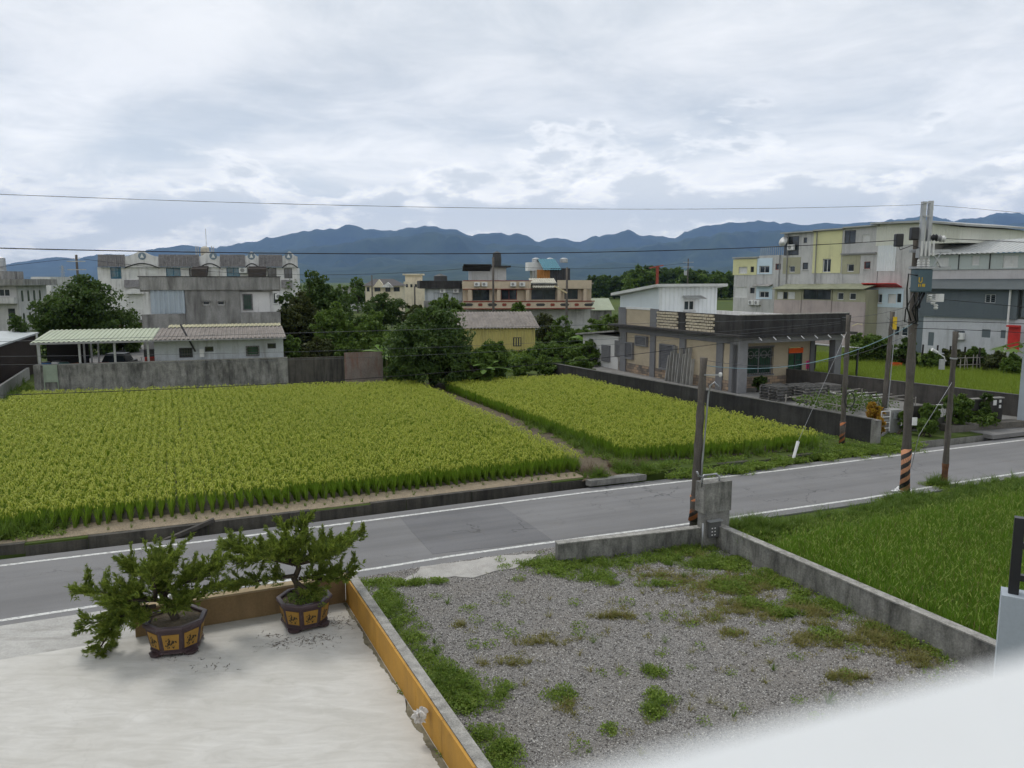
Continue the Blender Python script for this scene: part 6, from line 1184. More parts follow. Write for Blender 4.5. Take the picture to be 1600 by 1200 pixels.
# ochre wall and terrace back wall
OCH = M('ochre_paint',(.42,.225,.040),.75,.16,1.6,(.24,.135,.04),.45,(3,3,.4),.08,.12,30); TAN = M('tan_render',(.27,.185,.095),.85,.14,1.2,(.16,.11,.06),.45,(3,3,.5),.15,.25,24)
FTW = fac2(TW0, TWE); hT = At(541,902,TW0.y).z; t = T(FTW, 'terrace_wall', 'low wall faced with ochre boards between terrace and gravel lot', 'wall'); Lt = (TWE-TW0).length; sg2 = 1 if tn.dot(FTW.n) > 0 else -1
def ybox(b, x0, x1, d0, d1, z0, z1): return b.box(x0,x1,min(d0*sg2,d1*sg2),max(d0*sg2,d1*sg2),z0,z1)
ybox(MB(),-.15,Lt,.05,.22,-.1,hT-.02).build('wall', CONC, t); x = -.02; ybox(MB(),-.16,Lt,.052,.235,hT-.018,hT+.02).build('coping', CAP, t)
while x < Lt: ybox(MB(), x, min(x+1.215,Lt), .0, .045, .062, hT+.01+random.uniform(-.006,.006)).build('board', OCH, t, bevel=.004); x += 1.222
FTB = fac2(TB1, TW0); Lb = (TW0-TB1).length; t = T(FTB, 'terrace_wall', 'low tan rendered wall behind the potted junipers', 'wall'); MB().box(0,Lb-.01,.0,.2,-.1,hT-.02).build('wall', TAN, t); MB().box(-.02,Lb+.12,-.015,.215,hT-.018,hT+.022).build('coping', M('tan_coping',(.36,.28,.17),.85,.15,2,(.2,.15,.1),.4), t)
struct(MB().prism([(p.x,p.y) for p in (TB1-FTB.e*.15+FTB.n*.2, TW0+FTB.n*.2+tn*.3, to_road(TW0+tn*.3), to_road(TB1-FTB.e*.15))], -.2, .03).build('roadside_strip', MATS['worn_driveway']), 'narrow concrete strip between terrace wall and road')
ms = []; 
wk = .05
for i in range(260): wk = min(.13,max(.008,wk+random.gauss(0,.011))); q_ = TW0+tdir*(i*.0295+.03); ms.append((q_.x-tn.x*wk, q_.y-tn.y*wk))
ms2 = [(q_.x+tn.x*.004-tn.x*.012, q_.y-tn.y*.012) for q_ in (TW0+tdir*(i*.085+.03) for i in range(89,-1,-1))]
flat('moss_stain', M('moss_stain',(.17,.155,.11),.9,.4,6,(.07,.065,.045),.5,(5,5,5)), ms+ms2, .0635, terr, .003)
# crumpled bag on the ochre wall
def crumple(name, label, loc, r_, mat, cat, seed, flat_=1.0):
    import bmesh
    bm = bmesh.new(); bmesh.ops.create_icosphere(bm, subdivisions=3, radius=r_); rr_ = random.Random(seed)
    ph = [Vector((rr_.uniform(-1,1),rr_.uniform(-1,1),rr_.uniform(-1,1))).normalized() for _ in range(14)]
    for v in bm.verts: n_ = v.co.normalized(); v.co *= .45+.8*abs(math.sin(n_.dot(ph[0])*5+2*n_.dot(ph[1])))*(.4+.6*abs(n_.dot(ph[2])))+.25*math.sin(9*n_.dot(ph[3])+4*n_.dot(ph[4])); v.co.z *= flat_
    me = bpy.data.meshes.new(name); bm.to_mesh(me); bm.free(); me.materials.append(mat); o = link(name, me, None, loc); return tag(o, label, cat)
crumple('crumpled_cloth', 'crumpled white and blue cloth caught on the ochre wall', G(658,1118,hT*.75)+Vector((-.02,0,0)), .105, M('cloth_white',(.62,.60,.57),.8,.2,9,(.30,.24,.2),.5,(8,8,8)), 'cloth', 3, 1.25)
crumple('plastic_bag', 'white plastic bag at the foot of the transformer pole', G(1408,771,.0)+Vector((0,0,.08)), .28, M('plastic_white',(.70,.70,.70),.5,.08,6), 'bag', 4, .5)

# ------------------------------------------------------------------ potted junipers
POT = M('glazed_purple_brown',(.055,.035,.038),.45,.2,4,(.09,.07,.07),.3,(4,4,4),.1,.15,30,.005,.4); PPAN = M('ochre_glaze',(.31,.175,.035),.5,.1,5); INK = M('painted_ink',(.03,.028,.022),.6,.1,5)
JUN = leafmat('juniper', (.135,.19,.03), (.21,.27,.042), (.32,.36,.075), 2.5, .45); JUN2 = leafmat('juniper_dark', (.07,.11,.022), (.11,.16,.028), (.16,.21,.04), 2.5, .35)
def pot(label, loc, R0, H0, rot):
    t = thing('planter', label, 'planter', loc, rot, 'octagonal planters'); n = 8; a0 = math.pi/8; zf = .07
    MB().lathe([(R0*.72,zf),(R0*.78,zf+.04),(R0*.91,H0-.09),(R0*.90,H0-.085)], n, (0,0), a0).build('body', POT, t)
    b = MB(); pr = [(R0*.88,H0-.085),(R0*.98,H0-.08),(R0*1.0,H0-.03),(R0*.97,H0),(R0*.84,H0),(R0*.82,H0-.02),(R0*.82,H0-.084)]; m = len(pr)
    for k in range(n):
        q_ = 2*math.pi*k/n+a0
        for r_, z in pr: b.v.append((r_*math.cos(q_), r_*math.sin(q_), z))
    for k in range(n):
        for i in range(m): b.f.append((k*m+i, ((k+1)%n)*m+i, ((k+1)%n)*m+(i+1)%m, k*m+(i+1)%m))
    b.build('rim', POT, t, bevel=.008); MB().lathe([(R0*.818,H0-.12),(R0*.818,H0-.06),(R0*.4,H0-.04)], n, (0,0), a0).build('soil', SOIL, t); MB().lathe([(R0*.80,zf+.0),(R0*.80,zf+.045)], n, (0,0), a0).build('foot_ring', POT, t)
    for k in range(n):
        q_ = 2*math.pi*(k+.5)/n+a0; ap = math.cos(math.pi/8); rb, rt = R0*.78*ap, R0*.91*ap; zb_, zt_ = zf+.09, H0-.15; hb_, ht_ = R0*.78*math.sin(math.pi/8)*.72, R0*.91*math.sin(math.pi/8)*.74
        def pt(u_, f_, out_): rr = rb+(rt-rb)*((zb_+(zt_-zb_)*f_)-zf-.04)/(H0-.09-zf-.04)+out_; w_ = (hb_+(ht_-hb_)*f_)*u_; return (rr*math.cos(q_)-w_*math.sin(q_), rr*math.sin(q_)+w_*math.cos(q_), zb_+(zt_-zb_)*f_)
        P4 = [(-1,0),(1,0),(1,1),(-1,1)]; p_ = MB().add([pt(u,f,-.01) for u,f in P4]+[pt(u,f,.010) for u,f in P4],[(3,2,1,0),(4,5,6,7),(0,1,5,4),(1,2,6,5),(2,3,7,6),(3,0,4,7)]).build('painted_panel', PPAN, t); ink = MB(); rr_ = random.Random(3)
        def dab(u,f,du,df): ink.add([pt(u-du,f,.0125),pt(u,f-df,.0125),pt(u+du,f,.0125),pt(u+du*.3,f+df,.0125)],[(0,1,2,3)])
        for _ in range(34): dab(rr_.gauss(-.2,.26), rr_.gauss(.46,.15), rr_.uniform(.05,.14), rr_.uniform(.03,.07))
        for _ in range(14): dab(rr_.uniform(.1,.75), rr_.gauss(.50,.05), .10, .035)
        for _ in range(5): dab(rr_.uniform(-.5,.7), rr_.gauss(.22,.05), .07, .02)
        dab(-.2,.72,.05,.12); ink.build('painted_motif', INK, p_)
        if k%2 == 0:
            c_ = (R0*.70*math.cos(q_), R0*.70*math.sin(q_)); MB().lathe([(.09,0),(.13,.02),(.15,zf-.001)], 8, c_).build('foot', POT, t)
    return t
def juniper(label, loc, branches, trunk, seed, nper=1.0):
    t = thing('juniper_bonsai', label, 'bonsai', loc, 0, 'potted junipers'); r = np.random.default_rng(seed); b = MB()
    tp = [Vector(q_) for q_ in trunk]; b.tube(tp, [.095-.06*i/(len(tp)-1) for i in range(len(tp))], 9); C, D, S = [], [], []
    for pts, spread, n in branches:
        pts = [Vector(q_) for q_ in pts]; b.tube(pts, [max(.012,.045-.035*i/(len(pts)-1)) for i in range(len(pts))], 6); n = int(n*nper)
        for _ in range(int(n/26)+3):                    # feathery side plumes
            f_ = r.uniform(.15,1)*(len(pts)-1); i = min(int(f_),len(pts)-2); q_ = np.array(pts[i].lerp(pts[i+1], f_-i)); ax = np.array((pts[i+1]-pts[i]).normalized()); o = r.normal(0,1,3); o[2] *= .35; o /= np.linalg.norm(o)
            d = ax*.75+o*.8+np.array([0,0,.38]); d /= np.linalg.norm(d); L = r.uniform(.22,.50)*(spread/.13)
            for s_ in np.linspace(.1,1,int(12+L*26)): C.append(q_+d*L*s_+np.array([0,0,.10*s_*s_*L])+r.normal(0,.028*(1.25-s_),3)); D.append(d+r.normal(0,.16,3)); D[-1] = D[-1]/np.linalg.norm(D[-1]); S.append(r.uniform(.7,1.1)*(1.25-.55*s_))
        n = int(n*.26)
        for _ in range(n):
            f_ = r.uniform(.12,1)**.8*(len(pts)-1); i = min(int(f_),len(pts)-2); q_ = pts[i].lerp(pts[i+1], f_-i); ax = (pts[i+1]-pts[i]).normalized(); sp = spread*(1.1-.55*f_/(len(pts)-1))
            o = r.normal(0,1,3)*np.array([sp,sp,sp*.42]); C.append(np.array(q_)+o); d = np.array(ax)*.8 + o/(np.linalg.norm(o)+.05)*.7 + np.array([0,0,.25]) + r.normal(0,.3,3); D.append(d/np.linalg.norm(d)); S.append(r.uniform(.75,1.35))
    C, D, S = np.array(C), np.array(D), np.array(S); V, Q = [], []; F_ = 9
    for k in range(F_):
        d = D + r.normal(0,.42,D.shape); d /= np.linalg.norm(d,axis=1,keepdims=True); e = np.cross(d, r.normal(0,1,D.shape)); e /= np.linalg.norm(e,axis=1,keepdims=True)+1e-9; g = np.cross(e,d); L = (S*r.uniform(.05,.125,len(S)))[:,None]; w_ = .0085*S[:,None]
        st = C + D*(S*r.uniform(0,.08,len(S)))[:,None]
        for ee in (e, g): base = sum(len(x) for x in V); vv = np.stack([st-ee*w_*.6, st+d*L*.55-ee*w_, st+d*L, st+d*L*.55+ee*w_],1).reshape(-1,3); V.append(vv); Q.append(np.arange(len(vv)).reshape(-1,4)+base)
    V = np.concatenate(V); Q = np.concatenate(Q); link('foliage', np_mesh('foliage', V, Q, [JUN, JUN2], (r.uniform(0,1,len(Q)) < .3).astype(int)), t); b.build('trunk', BARK, t, smooth=True); return t
p1_ = G(277,1011,.06); K1 = p1_.y*1.02/F_PX; R1_ = 98*K1/2/.985; H1_ = .62
pot('octagonal planter with ochre panels, nearer and left of the two', p1_, R1_, H1_, 12)
def px1(x, y, dy=0.0): return ((x-277)*K1, dy, H1_+(962-y)*K1*1.03 - dy*.40)
juniper('wide trailing juniper in the nearer planter, hanging over its left side', (p1_.x,p1_.y,.06), [
    ([px1(262,935,0),px1(250,905,.05),px1(268,862,.1)], .17, 330), ([px1(262,925,0),px1(300,905,.0),px1(352,884,.1)], .14, 300), ([px1(265,940,-.1),px1(310,930,-.15),px1(355,914,-.1)], .12, 260), ([px1(258,918,.2),px1(300,895,.4),px1(330,870,.5)], .14, 240),
    ([px1(258,938,0),px1(215,925,-.05),px1(165,925,-.05),px1(110,922,0)], .12, 380), ([px1(250,945,-.1),px1(205,950,-.15),px1(180,985,-.2),px1(150,1030,-.2)], .13, 480), ([px1(240,950,-.15),px1(190,965,-.2),px1(128,976,-.15)], .11, 280), ([px1(255,930,.1),px1(225,895,.2),px1(205,885,.2)], .15, 260),
    ([px1(262,955,-.25),px1(245,962,-.35),px1(232,966,-.4)], .13, 190), ([px1(255,930,-.2),px1(262,900,-.4),px1(275,885,-.45)], .18, 330), ([px1(250,935,.0),px1(222,935,-.3),px1(196,940,-.4)], .15, 330), ([px1(268,945,-.1),px1(290,945,-.3),px1(300,940,-.35)], .13, 220)],
    [px1(282,975),px1(272,955),px1(262,935),px1(258,915),px1(262,890)], 11)
p2_ = G(477,974,.06); K2 = p2_.y*1.02/F_PX; R2_ = 88*K2/2/.985; H2_ = .60
pot('octagonal planter with ochre panels, farther and near the wall corner', p2_, R2_, H2_, 30)
def px2(x, y, dy=0.0): return ((x-477)*K2, dy, H2_+(932-y)*K2*1.03 - dy*.38)
juniper('juniper with flat spreading crown and bare trunk in the farther planter', (p2_.x,p2_.y,.06), [
    ([px2(464,880,0),px2(470,850,.05),px2(476,816,.1)], .11, 190), ([px2(462,880,0),px2(450,850,.1),px2(447,824,.15)], .10, 150), ([px2(462,882,0),px2(420,862,0),px2(385,856,0),px2(354,849,0)], .12, 360), ([px2(462,880,-.2),px2(430,872,-.4),px2(385,880,-.45)], .13, 300), ([px2(465,880,0),px2(500,862,0),px2(540,848,.05),px2(568,834,.1)], .11, 340), ([px2(466,882,-.1),px2(505,876,-.35),px2(545,856,-.4)], .13, 320), ([px2(462,882,.2),px2(440,862,.6),px2(420,850,.7)], .15, 240), ([px2(466,880,.2),px2(495,860,.6),px2(525,846,.7)], .15, 240),
    ([px2(464,900,-.1),px2(425,905,-.25),px2(372,918,-.25)], .11, 300), ([px2(470,905,0),px2(505,900,-.1),px2(530,905,-.1)], .13, 230), ([px2(490,905,0),px2(535,905,.1),px2(561,885,.1)], .09, 140), ([px2(464,880,-.1),px2(460,868,-.4),px2(470,852,-.4)], .16, 300), ([px2(470,912,-.1),px2(492,925,-.3),px2(498,930,-.35)], .12, 120)],
    [px2(480,940),px2(468,922),px2(462,905),px2(470,888),px2(466,868),px2(472,845)], 12)
mo = [blob(462,940,.25,.2,26), blob(490,935,.2,.15,18)]; P = np.stack([p2_.x+rng.normal(0,R2_*.33,60), p2_.y+rng.normal(0,R2_*.33,60), np.full(60,H2_+.0)],1); scatter('pot_moss', 'green moss and seedlings in the farther planter', P, [weed(70, WEED, 30, .08, .06, .035)], .7, 1.2, .2)
P = np.concatenate([blob(470,1000,1.1,.28,150,.062), blob(530,975,.6,.35,90,.062), blob(300,1035,.7,.25,40,.062)]); scatter('leaf_litter', 'fallen juniper bits on the terrace', P, [short(80, M('dry_bits',(.09,.07,.05),.9), 3, (.004,.008), (.01,.05), .014)], .6, 1.4, .1)

# ------------------------------------------------------------------ poles
def stripemat(name, c1_, c2_, pitch):
    m, t = newmat(name); k = NT(t); tcn = k.n('ShaderNodeTexCoord'); sp = k.n('ShaderNodeSeparateXYZ'); k.link(tcn.outputs['Object'], sp.inputs[0]); at = k.math('ARCTAN2', sp.outputs[1], sp.outputs[0])
    v = k.math('FRACT', k.math('ADD', k.math('MULTIPLY', at, -2/6.28318), k.math('DIVIDE', sp.outputs[2], pitch))); f = k.math('GREATER_THAN', v, .5); n_ = k.noise(k.pos(), 8, 4, .6)
    k.finish(k.mix(k.rng(n_,.5,.75,0,.45), k.mix(f, c1_, c2_), (.12,.09,.07)), .7); return m
STR = stripemat('hazard_sleeve', (.50,.24,.13), (.025,.024,.024), .33); STR2 = stripemat('faded_hazard_sleeve', (.36,.13,.05), (.05,.045,.042), .24)
POLE = M('weathered_concrete_pole',(.115,.103,.09),.9,.3,1.5,(.045,.04,.036),.55,(9,9,.35),.3,.5,30,.008); CERAM = M('white_ceramic',(.6,.6,.58),.3,.05,5); TEAL = M('transformer_paint',(.075,.115,.135),.5,.12,2,(.045,.065,.075),.4); YEL = M('yellow_stencil',(.62,.42,.03),.6,.1,8)
def pole(name, label, px, py, top_py, r0, r1, lean_px=0.0, stripe=None, sh=(.0,1.1), z=0.0):
    b_ = G(px,py,z); zt_ = At(px,top_py,b_.y).z; t = thing(name, label, 'utility pole', b_, 0, 'roadside poles'); lx = lean_px*b_.y/F_PX; h_ = zt_-z; n = 7
    MB().tube([(lx*i/(n-1),0,-.3 if i == 0 else h_*i/(n-1)) for i in range(n)], [r0+(r1-r0)*i/(n-1) for i in range(n)], 18).build('shaft', POLE, t, smooth=True)
    if stripe: MB().tube([(lx*sh[0]/h_,0,sh[0]),(lx*sh[1]/h_,0,sh[1])], [r0+.012,r0+.008], 20).build('hazard_sleeve', stripe, t, smooth=True)
    return t, b_, h_, lx
tL, bL_, hL, lxL = pole('utility_pole', 'leaning short pole with faded orange stripes beside the concrete pillar', 1083, 828, 559, .145, .11, 8, STR2, (.28,1.0))
MB().tube([(.16,-.1,.9),(.17,-.1,2.0),(lxL+.14,-.08,3.9),(lxL+.18,-.08,4.15),(lxL+.30,-.08,4.25),(lxL+.42,-.08,4.12)], .028, 8).build('conduit', STEEL, tL, smooth=True); MB().lathe([(.03,0),(.05,.03),(.05,.10),(.02,.12)], 10).build('insulator', CERAM, tL).location = (lxL+.45,-.1,4.4); MB().bar((lxL,-.1,4.45),(lxL+.5,-.1,4.45),.03,.03).build('bracket', STEEL, tL)
tB, bB_, hB, lxB = pole('utility_pole', 'tall transformer pole with black and orange sleeve at the road edge', 1413, 772, 357, .165, .13, -8, STR, (.05,1.55))
def bz(py): return At(1430,py,bB_.y).z
def bx_(px, py): return At(px,py,bB_.y).x-bB_.x
for px, tp in ((1436.5,316),(1447,315)): x = bx_(px,350); o = MB().box(x-.06,x+.06,-.26,-.19,bz(392 if px < 1440 else 400),bz(tp)).box(x-.06,x-.045,-.19,-.12,bz(392),bz(tp)).box(x+.045,x+.06,-.19,-.12,bz(392),bz(tp)).build('steel_extension', STEEL, tB)
for py in (318,339): MB().box(bx_(1436,py),bx_(1448,py),-.30,-.265,bz(py)-.02,bz(py)+.02).build('spacer_bolt', STEEL, tB)
for py, x0, x1 in ((393,1413,1476),(419,1412,1475)): MB().box(bx_(x0,py),bx_(x1,py),-.38,-.29,bz(py)-.05,bz(py)+.05).build('cross_arm', STEEL, tB)
MB().bar((bx_(1446,395),-.40,bz(395)),(bx_(1459,418),-.40,bz(418)),.04,.02).bar((bx_(1459,395),-.43,bz(395)),(bx_(1446,418),-.43,bz(418)),.04,.02).build('brace', STEEL, tB)
x0, x1 = bx_(1412,440), bx_(1434,440); z0_, z1_ = bz(456), bz(421); yt = -.62
tr = MB().box(x0,x1,yt-.26,yt+.22,z0_,z1_).build('transformer', TEAL, tB, bevel=.04); MB().box(x0-.03,x1+.03,yt-.29,yt+.25,z1_+.002,z1_+.05).build('lid', STEEL, tr, bevel=.01); MB().box(x0+.1,x1-.05,yt+.221,-.16,(z0_+z1_)/2,(z0_+z1_)/2+.12).build('mounting_bracket', STEEL, tr)
yk = yt-.263; W_ = x1-x0; u = MB(); ux = x0+W_*.06; uz = z0_+(z1_-z0_)*.42
for i in range(13): a = math.pi+math.pi*i/12; pass
u.tube([(ux,yk,uz+.16),(ux,yk,uz+.05)]+[(ux+.045+.045*math.cos(a),yk,uz+.045+.045*math.sin(a)) for a in np.linspace(math.pi,2*math.pi,7)]+[(ux+.09,yk,uz+.05),(ux+.09,yk,uz+.16)], .014, 5)
for i,q_ in enumerate((0,.05,.11,.145,.18)): u.box(ux-.01+q_,ux+.012+q_,yk-.006,yk+.002,uz-.13,uz-.04)
u.build('stencilled_number', YEL, tr)
for i in range(3): MB().lathe([(.03,z1_+.05),(.06,z1_+.09),(.04,z1_+.13),(.06,z1_+.17),(.04,z1_+.21),(.055,z1_+.25),(.02,z1_+.33)], 10, (x0+.12+i*.14,yt)).build('bushing', CERAM, tr)
MB().box(x0+.06,x1-.06,yt-.1,yt+.12,z1_+.35,z1_+.62).build('fuse_rack', STEEL, tB); o = MB()
for i in range(4): o.tube([(x0+.1+i*.12,yt-.16,z1_+.4),(x0+.1+i*.12,yt-.16,z1_+.85)], .03, 6)
o.build('fuse_cutout', CERAM, tB)
for px, py in ((1398,376),(1422,366)): x, z = bx_(px,py), bz(py); MB().box(x-.12,x+.12,-.35,-.15,z-.2,z+.2).build('line_switch', BLACKM, tB, bevel=.03)
for i in range(3): x = bx_(1452+i*6,373); MB().lathe([(.05,-.09),(.11,-.04),(.05,0),(.11,.05),(.05,.10)], 12).build('insulator', (BLACKM,FRG,CERAM)[i], tB).matrix_local = Matrix.Translation((x,-.3,bz(372+i))) @ Matrix.Rotation(rad(90),4,'Y')
for i in range(3): MB().lathe([(.05,0),(.07,.05),(.04,.08),(.07,.12),(.03,.16)], 10, (bx_(1445+i*5,470),-.3)).build('insulator', CERAM, tB).location = (0,0,bz(468)-.15*i)
MB().box(bx_(1455,460),bx_(1464,460),-.42,-.26,bz(471),bz(459)).build('junction_box', FRW, tB); MB().box(bx_(1419,650)-.0,bx_(1426,650),-.30,-.262,bz(662),bz(650)).build('notice', FRW, tB)
cb = MB(); rc = random.Random(5)
for i in range(7):
    xa, za = x0+rc.uniform(-.1,.35), z0_+rc.uniform(-.05,.6); xe, ze = bx_(1426,500)+rc.uniform(-.25,.1), bz(500)+rc.uniform(-.25,.35); cb.tube([(xa,yt-.1,za),(xa-.15,yt,za-.5),(xa-.05+rc.uniform(-.1,.1),yt+.1,ze+.1),(xe,-.25,ze)], .022, 6)
cb.tube([(x0,yt-.2,z1_-.2),(x0-.28,yt-.2,z1_-.15),(x0-.3,yt-.2,z1_-.6),(x0-.15,yt,z0_-.5),(x0+.05,yt+.1,z0_-.9)], .026, 6); cb.tube([(bx_(1398,384),-.25,bz(384)),(bx_(1400,391),-.25,bz(391)),(bx_(1418,384),-.3,bz(384)),(bx_(1430,388),-.25,bz(388))], .014, 5)
cb.build('cable_loops', BLACKM, tB, smooth=True)
tS, bS_, hS, lxS = pole('lamp_pole', 'thin grey pole with white street lamp arm at the road edge', 1475, 757, 518, .112, .095, 0)
def sx_(px,py): p = At(px,py,bS_.y); return p.x-bS_.x, p.z
a_, b_ = sx_(1454,546), sx_(1472,557); lm = MB().tube([(b_[0]+.08,-.1,b_[1]-.15),(b_[0],-.12,b_[1]),(a_[0]+.12,-.16,a_[1]-.07)], .022, 6).build('lamp_arm', FRW, tS); MB().tube([(a_[0]+.14,-.16,a_[1]-.08),(a_[0]-.05,-.18,a_[1]+.02)], [.055,.06], 10).build('lamp', FRW, lm); x, z = sx_(1468,568); MB().box(x-.09,x+.05,-.24,-.12,z-.18,z+.16).build('control_box', STEEL, tS); MB().lathe([(.117,0),(.117,.05)], 16).build('strap', STEEL, tS).location = (0,0,sx_(1475,561)[1]); MB().tube([(0,0,.0),(0,0,.75)], [.117,.115], 16).build('rusty_foot', M('rust_stain',(.16,.075,.04),.9,.3,6,(.06,.05,.045),.5,(8,8,1)), tS)
tC, bC_, hC, lxC = pole('utility_pole', 'pole with a light conduit standing in the yard by the gate', 1380, 652, 487, .14, .12, 4); MB().tube([(.17,-.05,0),(.17+lxC*.8,-.05,hC*.86)], .03, 6).build('conduit', STEEL, tC); MB().box(lxC-.02,lxC+.16,-.2,-.13,hC-.9,hC-.25).build('yellow_tag', YEL, tC)
tD, bD_, hD, lxD = pole('utility_pole', 'square topped pole with orange stripes between paddy and bungalow', 1315, 701, 492, .12, .105, -1, STR2, (.15,1.15)); MB().tube([(lxD+.1,-.15,hD-.45),(lxD+.3,-.18,hD-.36),(lxD+.5,-.18,hD-.38)], .02, 6).build('lamp_bracket', M('cream_plastic',(.55,.48,.3),.5), tD); MB().tube([(.15+.2*math.cos(a),-.16,2.1+.32*math.sin(a)) for a in np.linspace(0,6.28,18)], .025, 6).build('cable_coil', BLACKM, tD)
# guy wire with white guard
ga, gb_ = G(1237,722,.05), At(1247,690,G(1237,722).y+.15); o = thing('guy_guard', 'white tube guard on a guy wire at the road edge', 'guy guard', ga); MB().tube([(0,0,-.1), gb_-ga], .065, 12).build('guard_tube', FRW, o); top_ = Vector((bD_.x+lxD,bD_.y,hD-.6)); MB().tube([gb_-ga, top_-ga], .006, 5).build('guy_wire', STEEL, o)
o = thing('guy_wire', 'thin guy wire running down beside the lamp pole', 'wire', G(1424,730,0)); q0 = Vector(o.location); MB().tube([(0,0,0), At(1436,680,24.5)-q0], .014, 6).build('guard', STEEL, o); MB().tube([At(1436,680,24.5)-q0, Vector((bS_.x-.05,bS_.y-.1,3.6))-q0], .006, 5).build('wire', STEEL, o)
# far poles
for i, (px, tp, Y, lb, arms) in enumerate([(128,398,84,'distant pole with crossarm left of the white houses',1),(771,402,84,'distant pole before the rooftop room of the beige house',0),(885,418,80,'distant pole right of the yellow shed',2),(1072,404,150,'distant pole with crossarms behind the white rooftop room',1),(649,447,110,'short dark distant pole right of the cream villa',0),(583,430,140,'thin distant pole before the cream villa',0)]):
    p = At(px,520,Y); h_ = At(px,tp,Y).z; t = thing('utility_pole', lb, 'utility pole', (p.x,Y,0), 0, 'distant poles'); MB().tube([(0,0,-.3),(0,0,h_)], [.17,.12], 10).build('shaft', POLE, t, smooth=True)
    if arms == 1:
        for q_ in (.7,1.6): MB().box(-1.0,1.0,-.14,-.06,h_-q_-.05,h_-q_+.05).build('cross_arm', STEEL, t)
        MB().lathe([(.3,h_-3.2),(.3,h_-2.3)], 12, (-.5,-.2)).build('transformer', STEEL, t)
    if arms == 2: MB().bar((0,-.1,h_-2.6),(-1.3,-.3,h_-1.9),.22,.16).build('lamp_arm', M('buff_lamp',(.5,.42,.26),.6), t)
t = thing('pylon', 'faint lattice pylon far beyond the left houses', 'pylon', (*At(99,440,900).xy, 0)); zt_ = At(99,415,900).z; pb = MB()
for sx2,sy2 in ((-1,-1),(1,-1),(1,1),(-1,1)): pb.bar((sx2*2.2,sy2*2.2,0),(sx2*.5,sy2*.5,zt_),.35,.35)
for i in range(6): z = zt_*i/6; k_ = 2.2-1.7*i/6; pb.bar((-k_,-k_,z),(k_*.8,-k_*.8,z+zt_/6),.2,.2)
pb.build('lattice', STEEL, t)
for i in range(3): MB().bar((-3.5,0,zt_*(.7+.12*i)),(3.5,0,zt_*(.7+.12*i)),.3,.3).build('cross_arm', STEEL, t)

# ------------------------------------------------------------------ wires (each in the vertical plane of its own poles)
WIRE = M('black_cable',(.016,.016,.018),.6,.1,3); WIREG = M('grey_cable',(.10,.105,.11),.6,.1,3); WIREB = M('blue_cable',(.20,.30,.34),.6,.1,3)
def wire(label, fac, pts, r_, mat=WIRE):
    q = [fac.p(*a) for a in pts]; S = np.array([a[0] for a in q]); Z = np.array([a[1] for a in q]); o_ = np.argsort(S); S, Z = S[o_], Z[o_]
    deg = min(2 if len(S) > 2 else 1, len(S)-1); cf = np.polyfit(S, Z, deg); ss = np.linspace(S[0], S[-1], 40); zz = np.polyval(cf, ss)
    o = MB().tube([fac.world(s_,0,z_) for s_,z_ in zip(ss,zz)], r_, 6).build('overhead_wire', mat, smooth=True); return tag(o, label, 'wire', 'overhead wires')
PA_ = Fac(bB_.x, bB_.y-.25, RD)
wire('topmost thin wire from the left to the transformer pole tip', PA_, [(-180,295),(0,304),(400,318),(800,326),(1150,325),(1443,320)], .006, WIREG); wire('topmost thin wire running right from the transformer pole', PA_, [(1449,320),(1520,326),(1600,333),(1700,345)], .006, WIREG)
wire('thick cable crossing the mountains to the transformer pole', PA_, [(-180,382),(0,388),(350,395),(700,397),(1150,387),(1400,376)], .011); wire('thick cable running right from the pole insulators', PA_, [(1465,372),(1530,376),(1600,378),(1700,384)], .011)
wire('service cable from the junction box to the right edge', PA_, [(1462,467),(1530,473),(1600,480),(1700,492)], .010); wire('telephone cable at the right, below the slate wall', PA_, [(1435,502),(1520,503),(1600,506),(1700,512)], .010); wire('lower telephone cable at the right', PA_, [(1430,513),(1520,516),(1600,520),(1700,528)], .010)
PD_ = Fac(bD_.x, bD_.y, RD)
wire('low black cable sagging over the left paddy', PD_, [(-180,622),(0,617),(300,606),(600,589),(900,563),(1150,535),(1313,508)], .010); wire('cable passing the mango crown to the square pole', PD_, [(-180,537),(0,534),(450,524),(728,515),(980,501),(1313,473+26)], .007, WIREG); wire('thin cable over the boundary wall and shrubs', PD_, [(-180,558),(0,556),(270,553),(595,549),(900,530),(1313,503)], .005, WIREG); wire('lowest thin cable at the left shed', PD_, [(-180,570),(0,568),(300,568),(700,555),(1000,532),(1313,506)], .005, WIREG)
PE_ = fac2((bD_.x,bD_.y),(bC_.x,bC_.y)); 
PG_ = fac2((bL_.x+.3,bL_.y),(bB_.x,bB_.y-.2)); wire('pale blue service cable from the leaning pole to the transformer pole', PG_, [(1104,570),(1170,577),(1231,574),(1282,564),(1360,535),(1425,508)], .011, WIREB); wire('thin cable from the leaning pole top to the right', PG_, [(1098,563),(1200,570),(1320,560),(1425,520)], .007, WIREG)
PH_ = fac2((bB_.x,bB_.y),(bC_.x,bC_.y)); wire('short cable between transformer pole and yard pole', PH_, [(1430,500),(1405,508),(1387,496)], .010); wire('slack cable between transformer pole and yard pole', PH_, [(1428,515),(1408,520),(1387,503)], .009, WIREG)
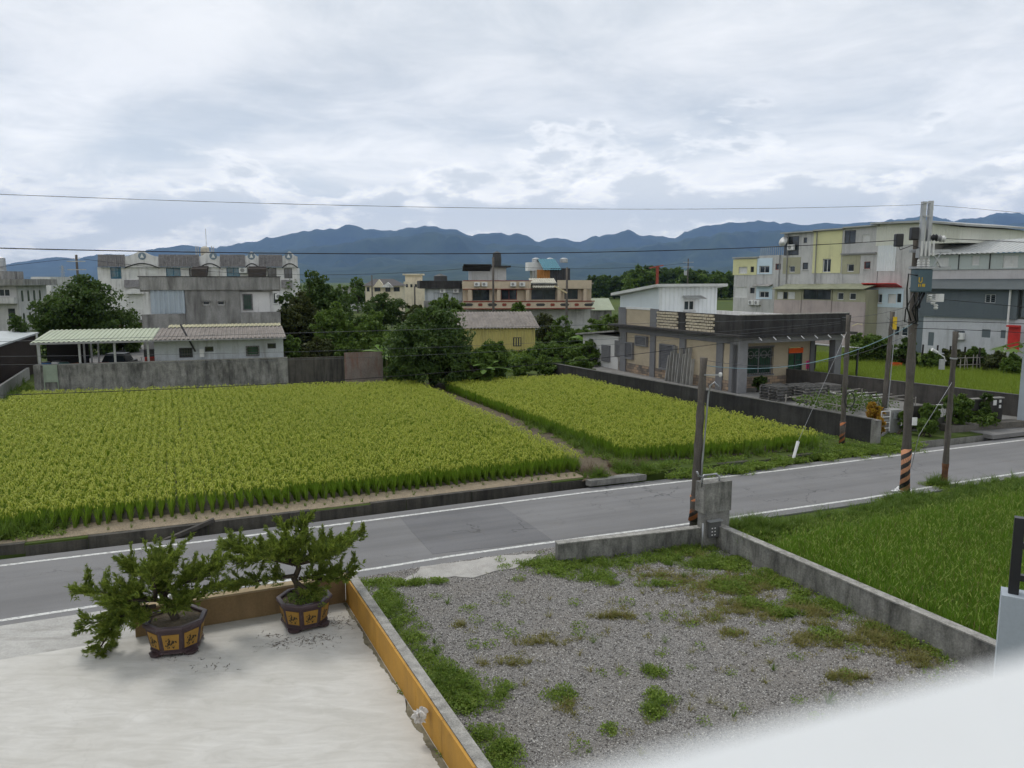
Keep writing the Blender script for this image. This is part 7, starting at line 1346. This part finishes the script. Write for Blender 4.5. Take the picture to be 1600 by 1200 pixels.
PI_ = fac2((bD_.x,bD_.y),(bB_.x,bB_.y)); wire('cable from the square pole to the transformer pole', PI_, [(1316,500),(1370,505),(1428,498)], .010); wire('upper cable from the square pole to the transformer pole', PI_, [(1316,496),(1375,490),(1430,476)], .008, WIREG)
PJ_ = Fac(*At(128,520,84).xy, 0); wire('far wire falling from the left pole past the white houses', PJ_, [(131,405),(250,418),(420,428),(560,429),(728,420),(770,415)], .020); wire('far wire rising to the left pole from the edge', PJ_, [(-80,428),(0,417),(126,403)], .022); wire('far wire over the beige house to the right', PJ_, [(772,415),(885,419),(980,419),(1072,411)], .016)

# ------------------------------------------------------------------ the balcony the picture is taken from, and the next one
WH = M('white_parapet_paint',(.64,.65,.65),.5,.03,1,None,.5,(1,1,1),.03,.05,60,.002,.3); zpar = CAM_H-.06; e0, e1 = G(800,1200,zpar), G(1600,1000,zpar); FO_ = fac2(e0, e1)
t = T(FO_, 'balcony_parapet', 'white balcony parapet out of focus at the bottom right corner', 'parapet'); t.location = (e0.x,e0.y,0); MB().box(-7,9,0.0,-.0001,0,.001) if False else None
MB().box(-7,6,-.20,-.012,3.4,zpar-.03).build('wall', WH, t); MB().box(-7,6,-.22,0,zpar-.029,zpar).build('coping', WH, t, bevel=.006); MB().box(-7,6,-1.6,-.201,zpar-1.15,zpar-1.0).build('balcony_floor', WH, t); MB().box(-7,6,-1.9,-1.61,0,zpar+2.0).build('house_wall', WH, t)
p = G(1565,930,4.4); FNB = Fac(p.x,p.y,-31); t = thing('neighbour_balcony', 'blue grey balcony corner with black railing at the right edge', 'balcony', (p.x,p.y,0), -31); MB().box(0,5,0,.22,0,4.4).build('wall', NB, t)
x0 = FNB.p(1581,870)[0]; zr_ = zat(FNB,1590,813); rl = MB().box(x0,x0+.075,.07,.145,4.401,zr_).build('railing_post', BLACKM, t)
for z in (4.52,zr_-.26): MB().box(x0+.076,4.9,.08,.135,z,z+.05).build('rail', BLACKM, t)
for i in range(12): MB().box(x0+.22+i*.13,x0+.245+i*.13,.095,.12,4.571,zr_-.261).build('baluster', BLACKM, t)
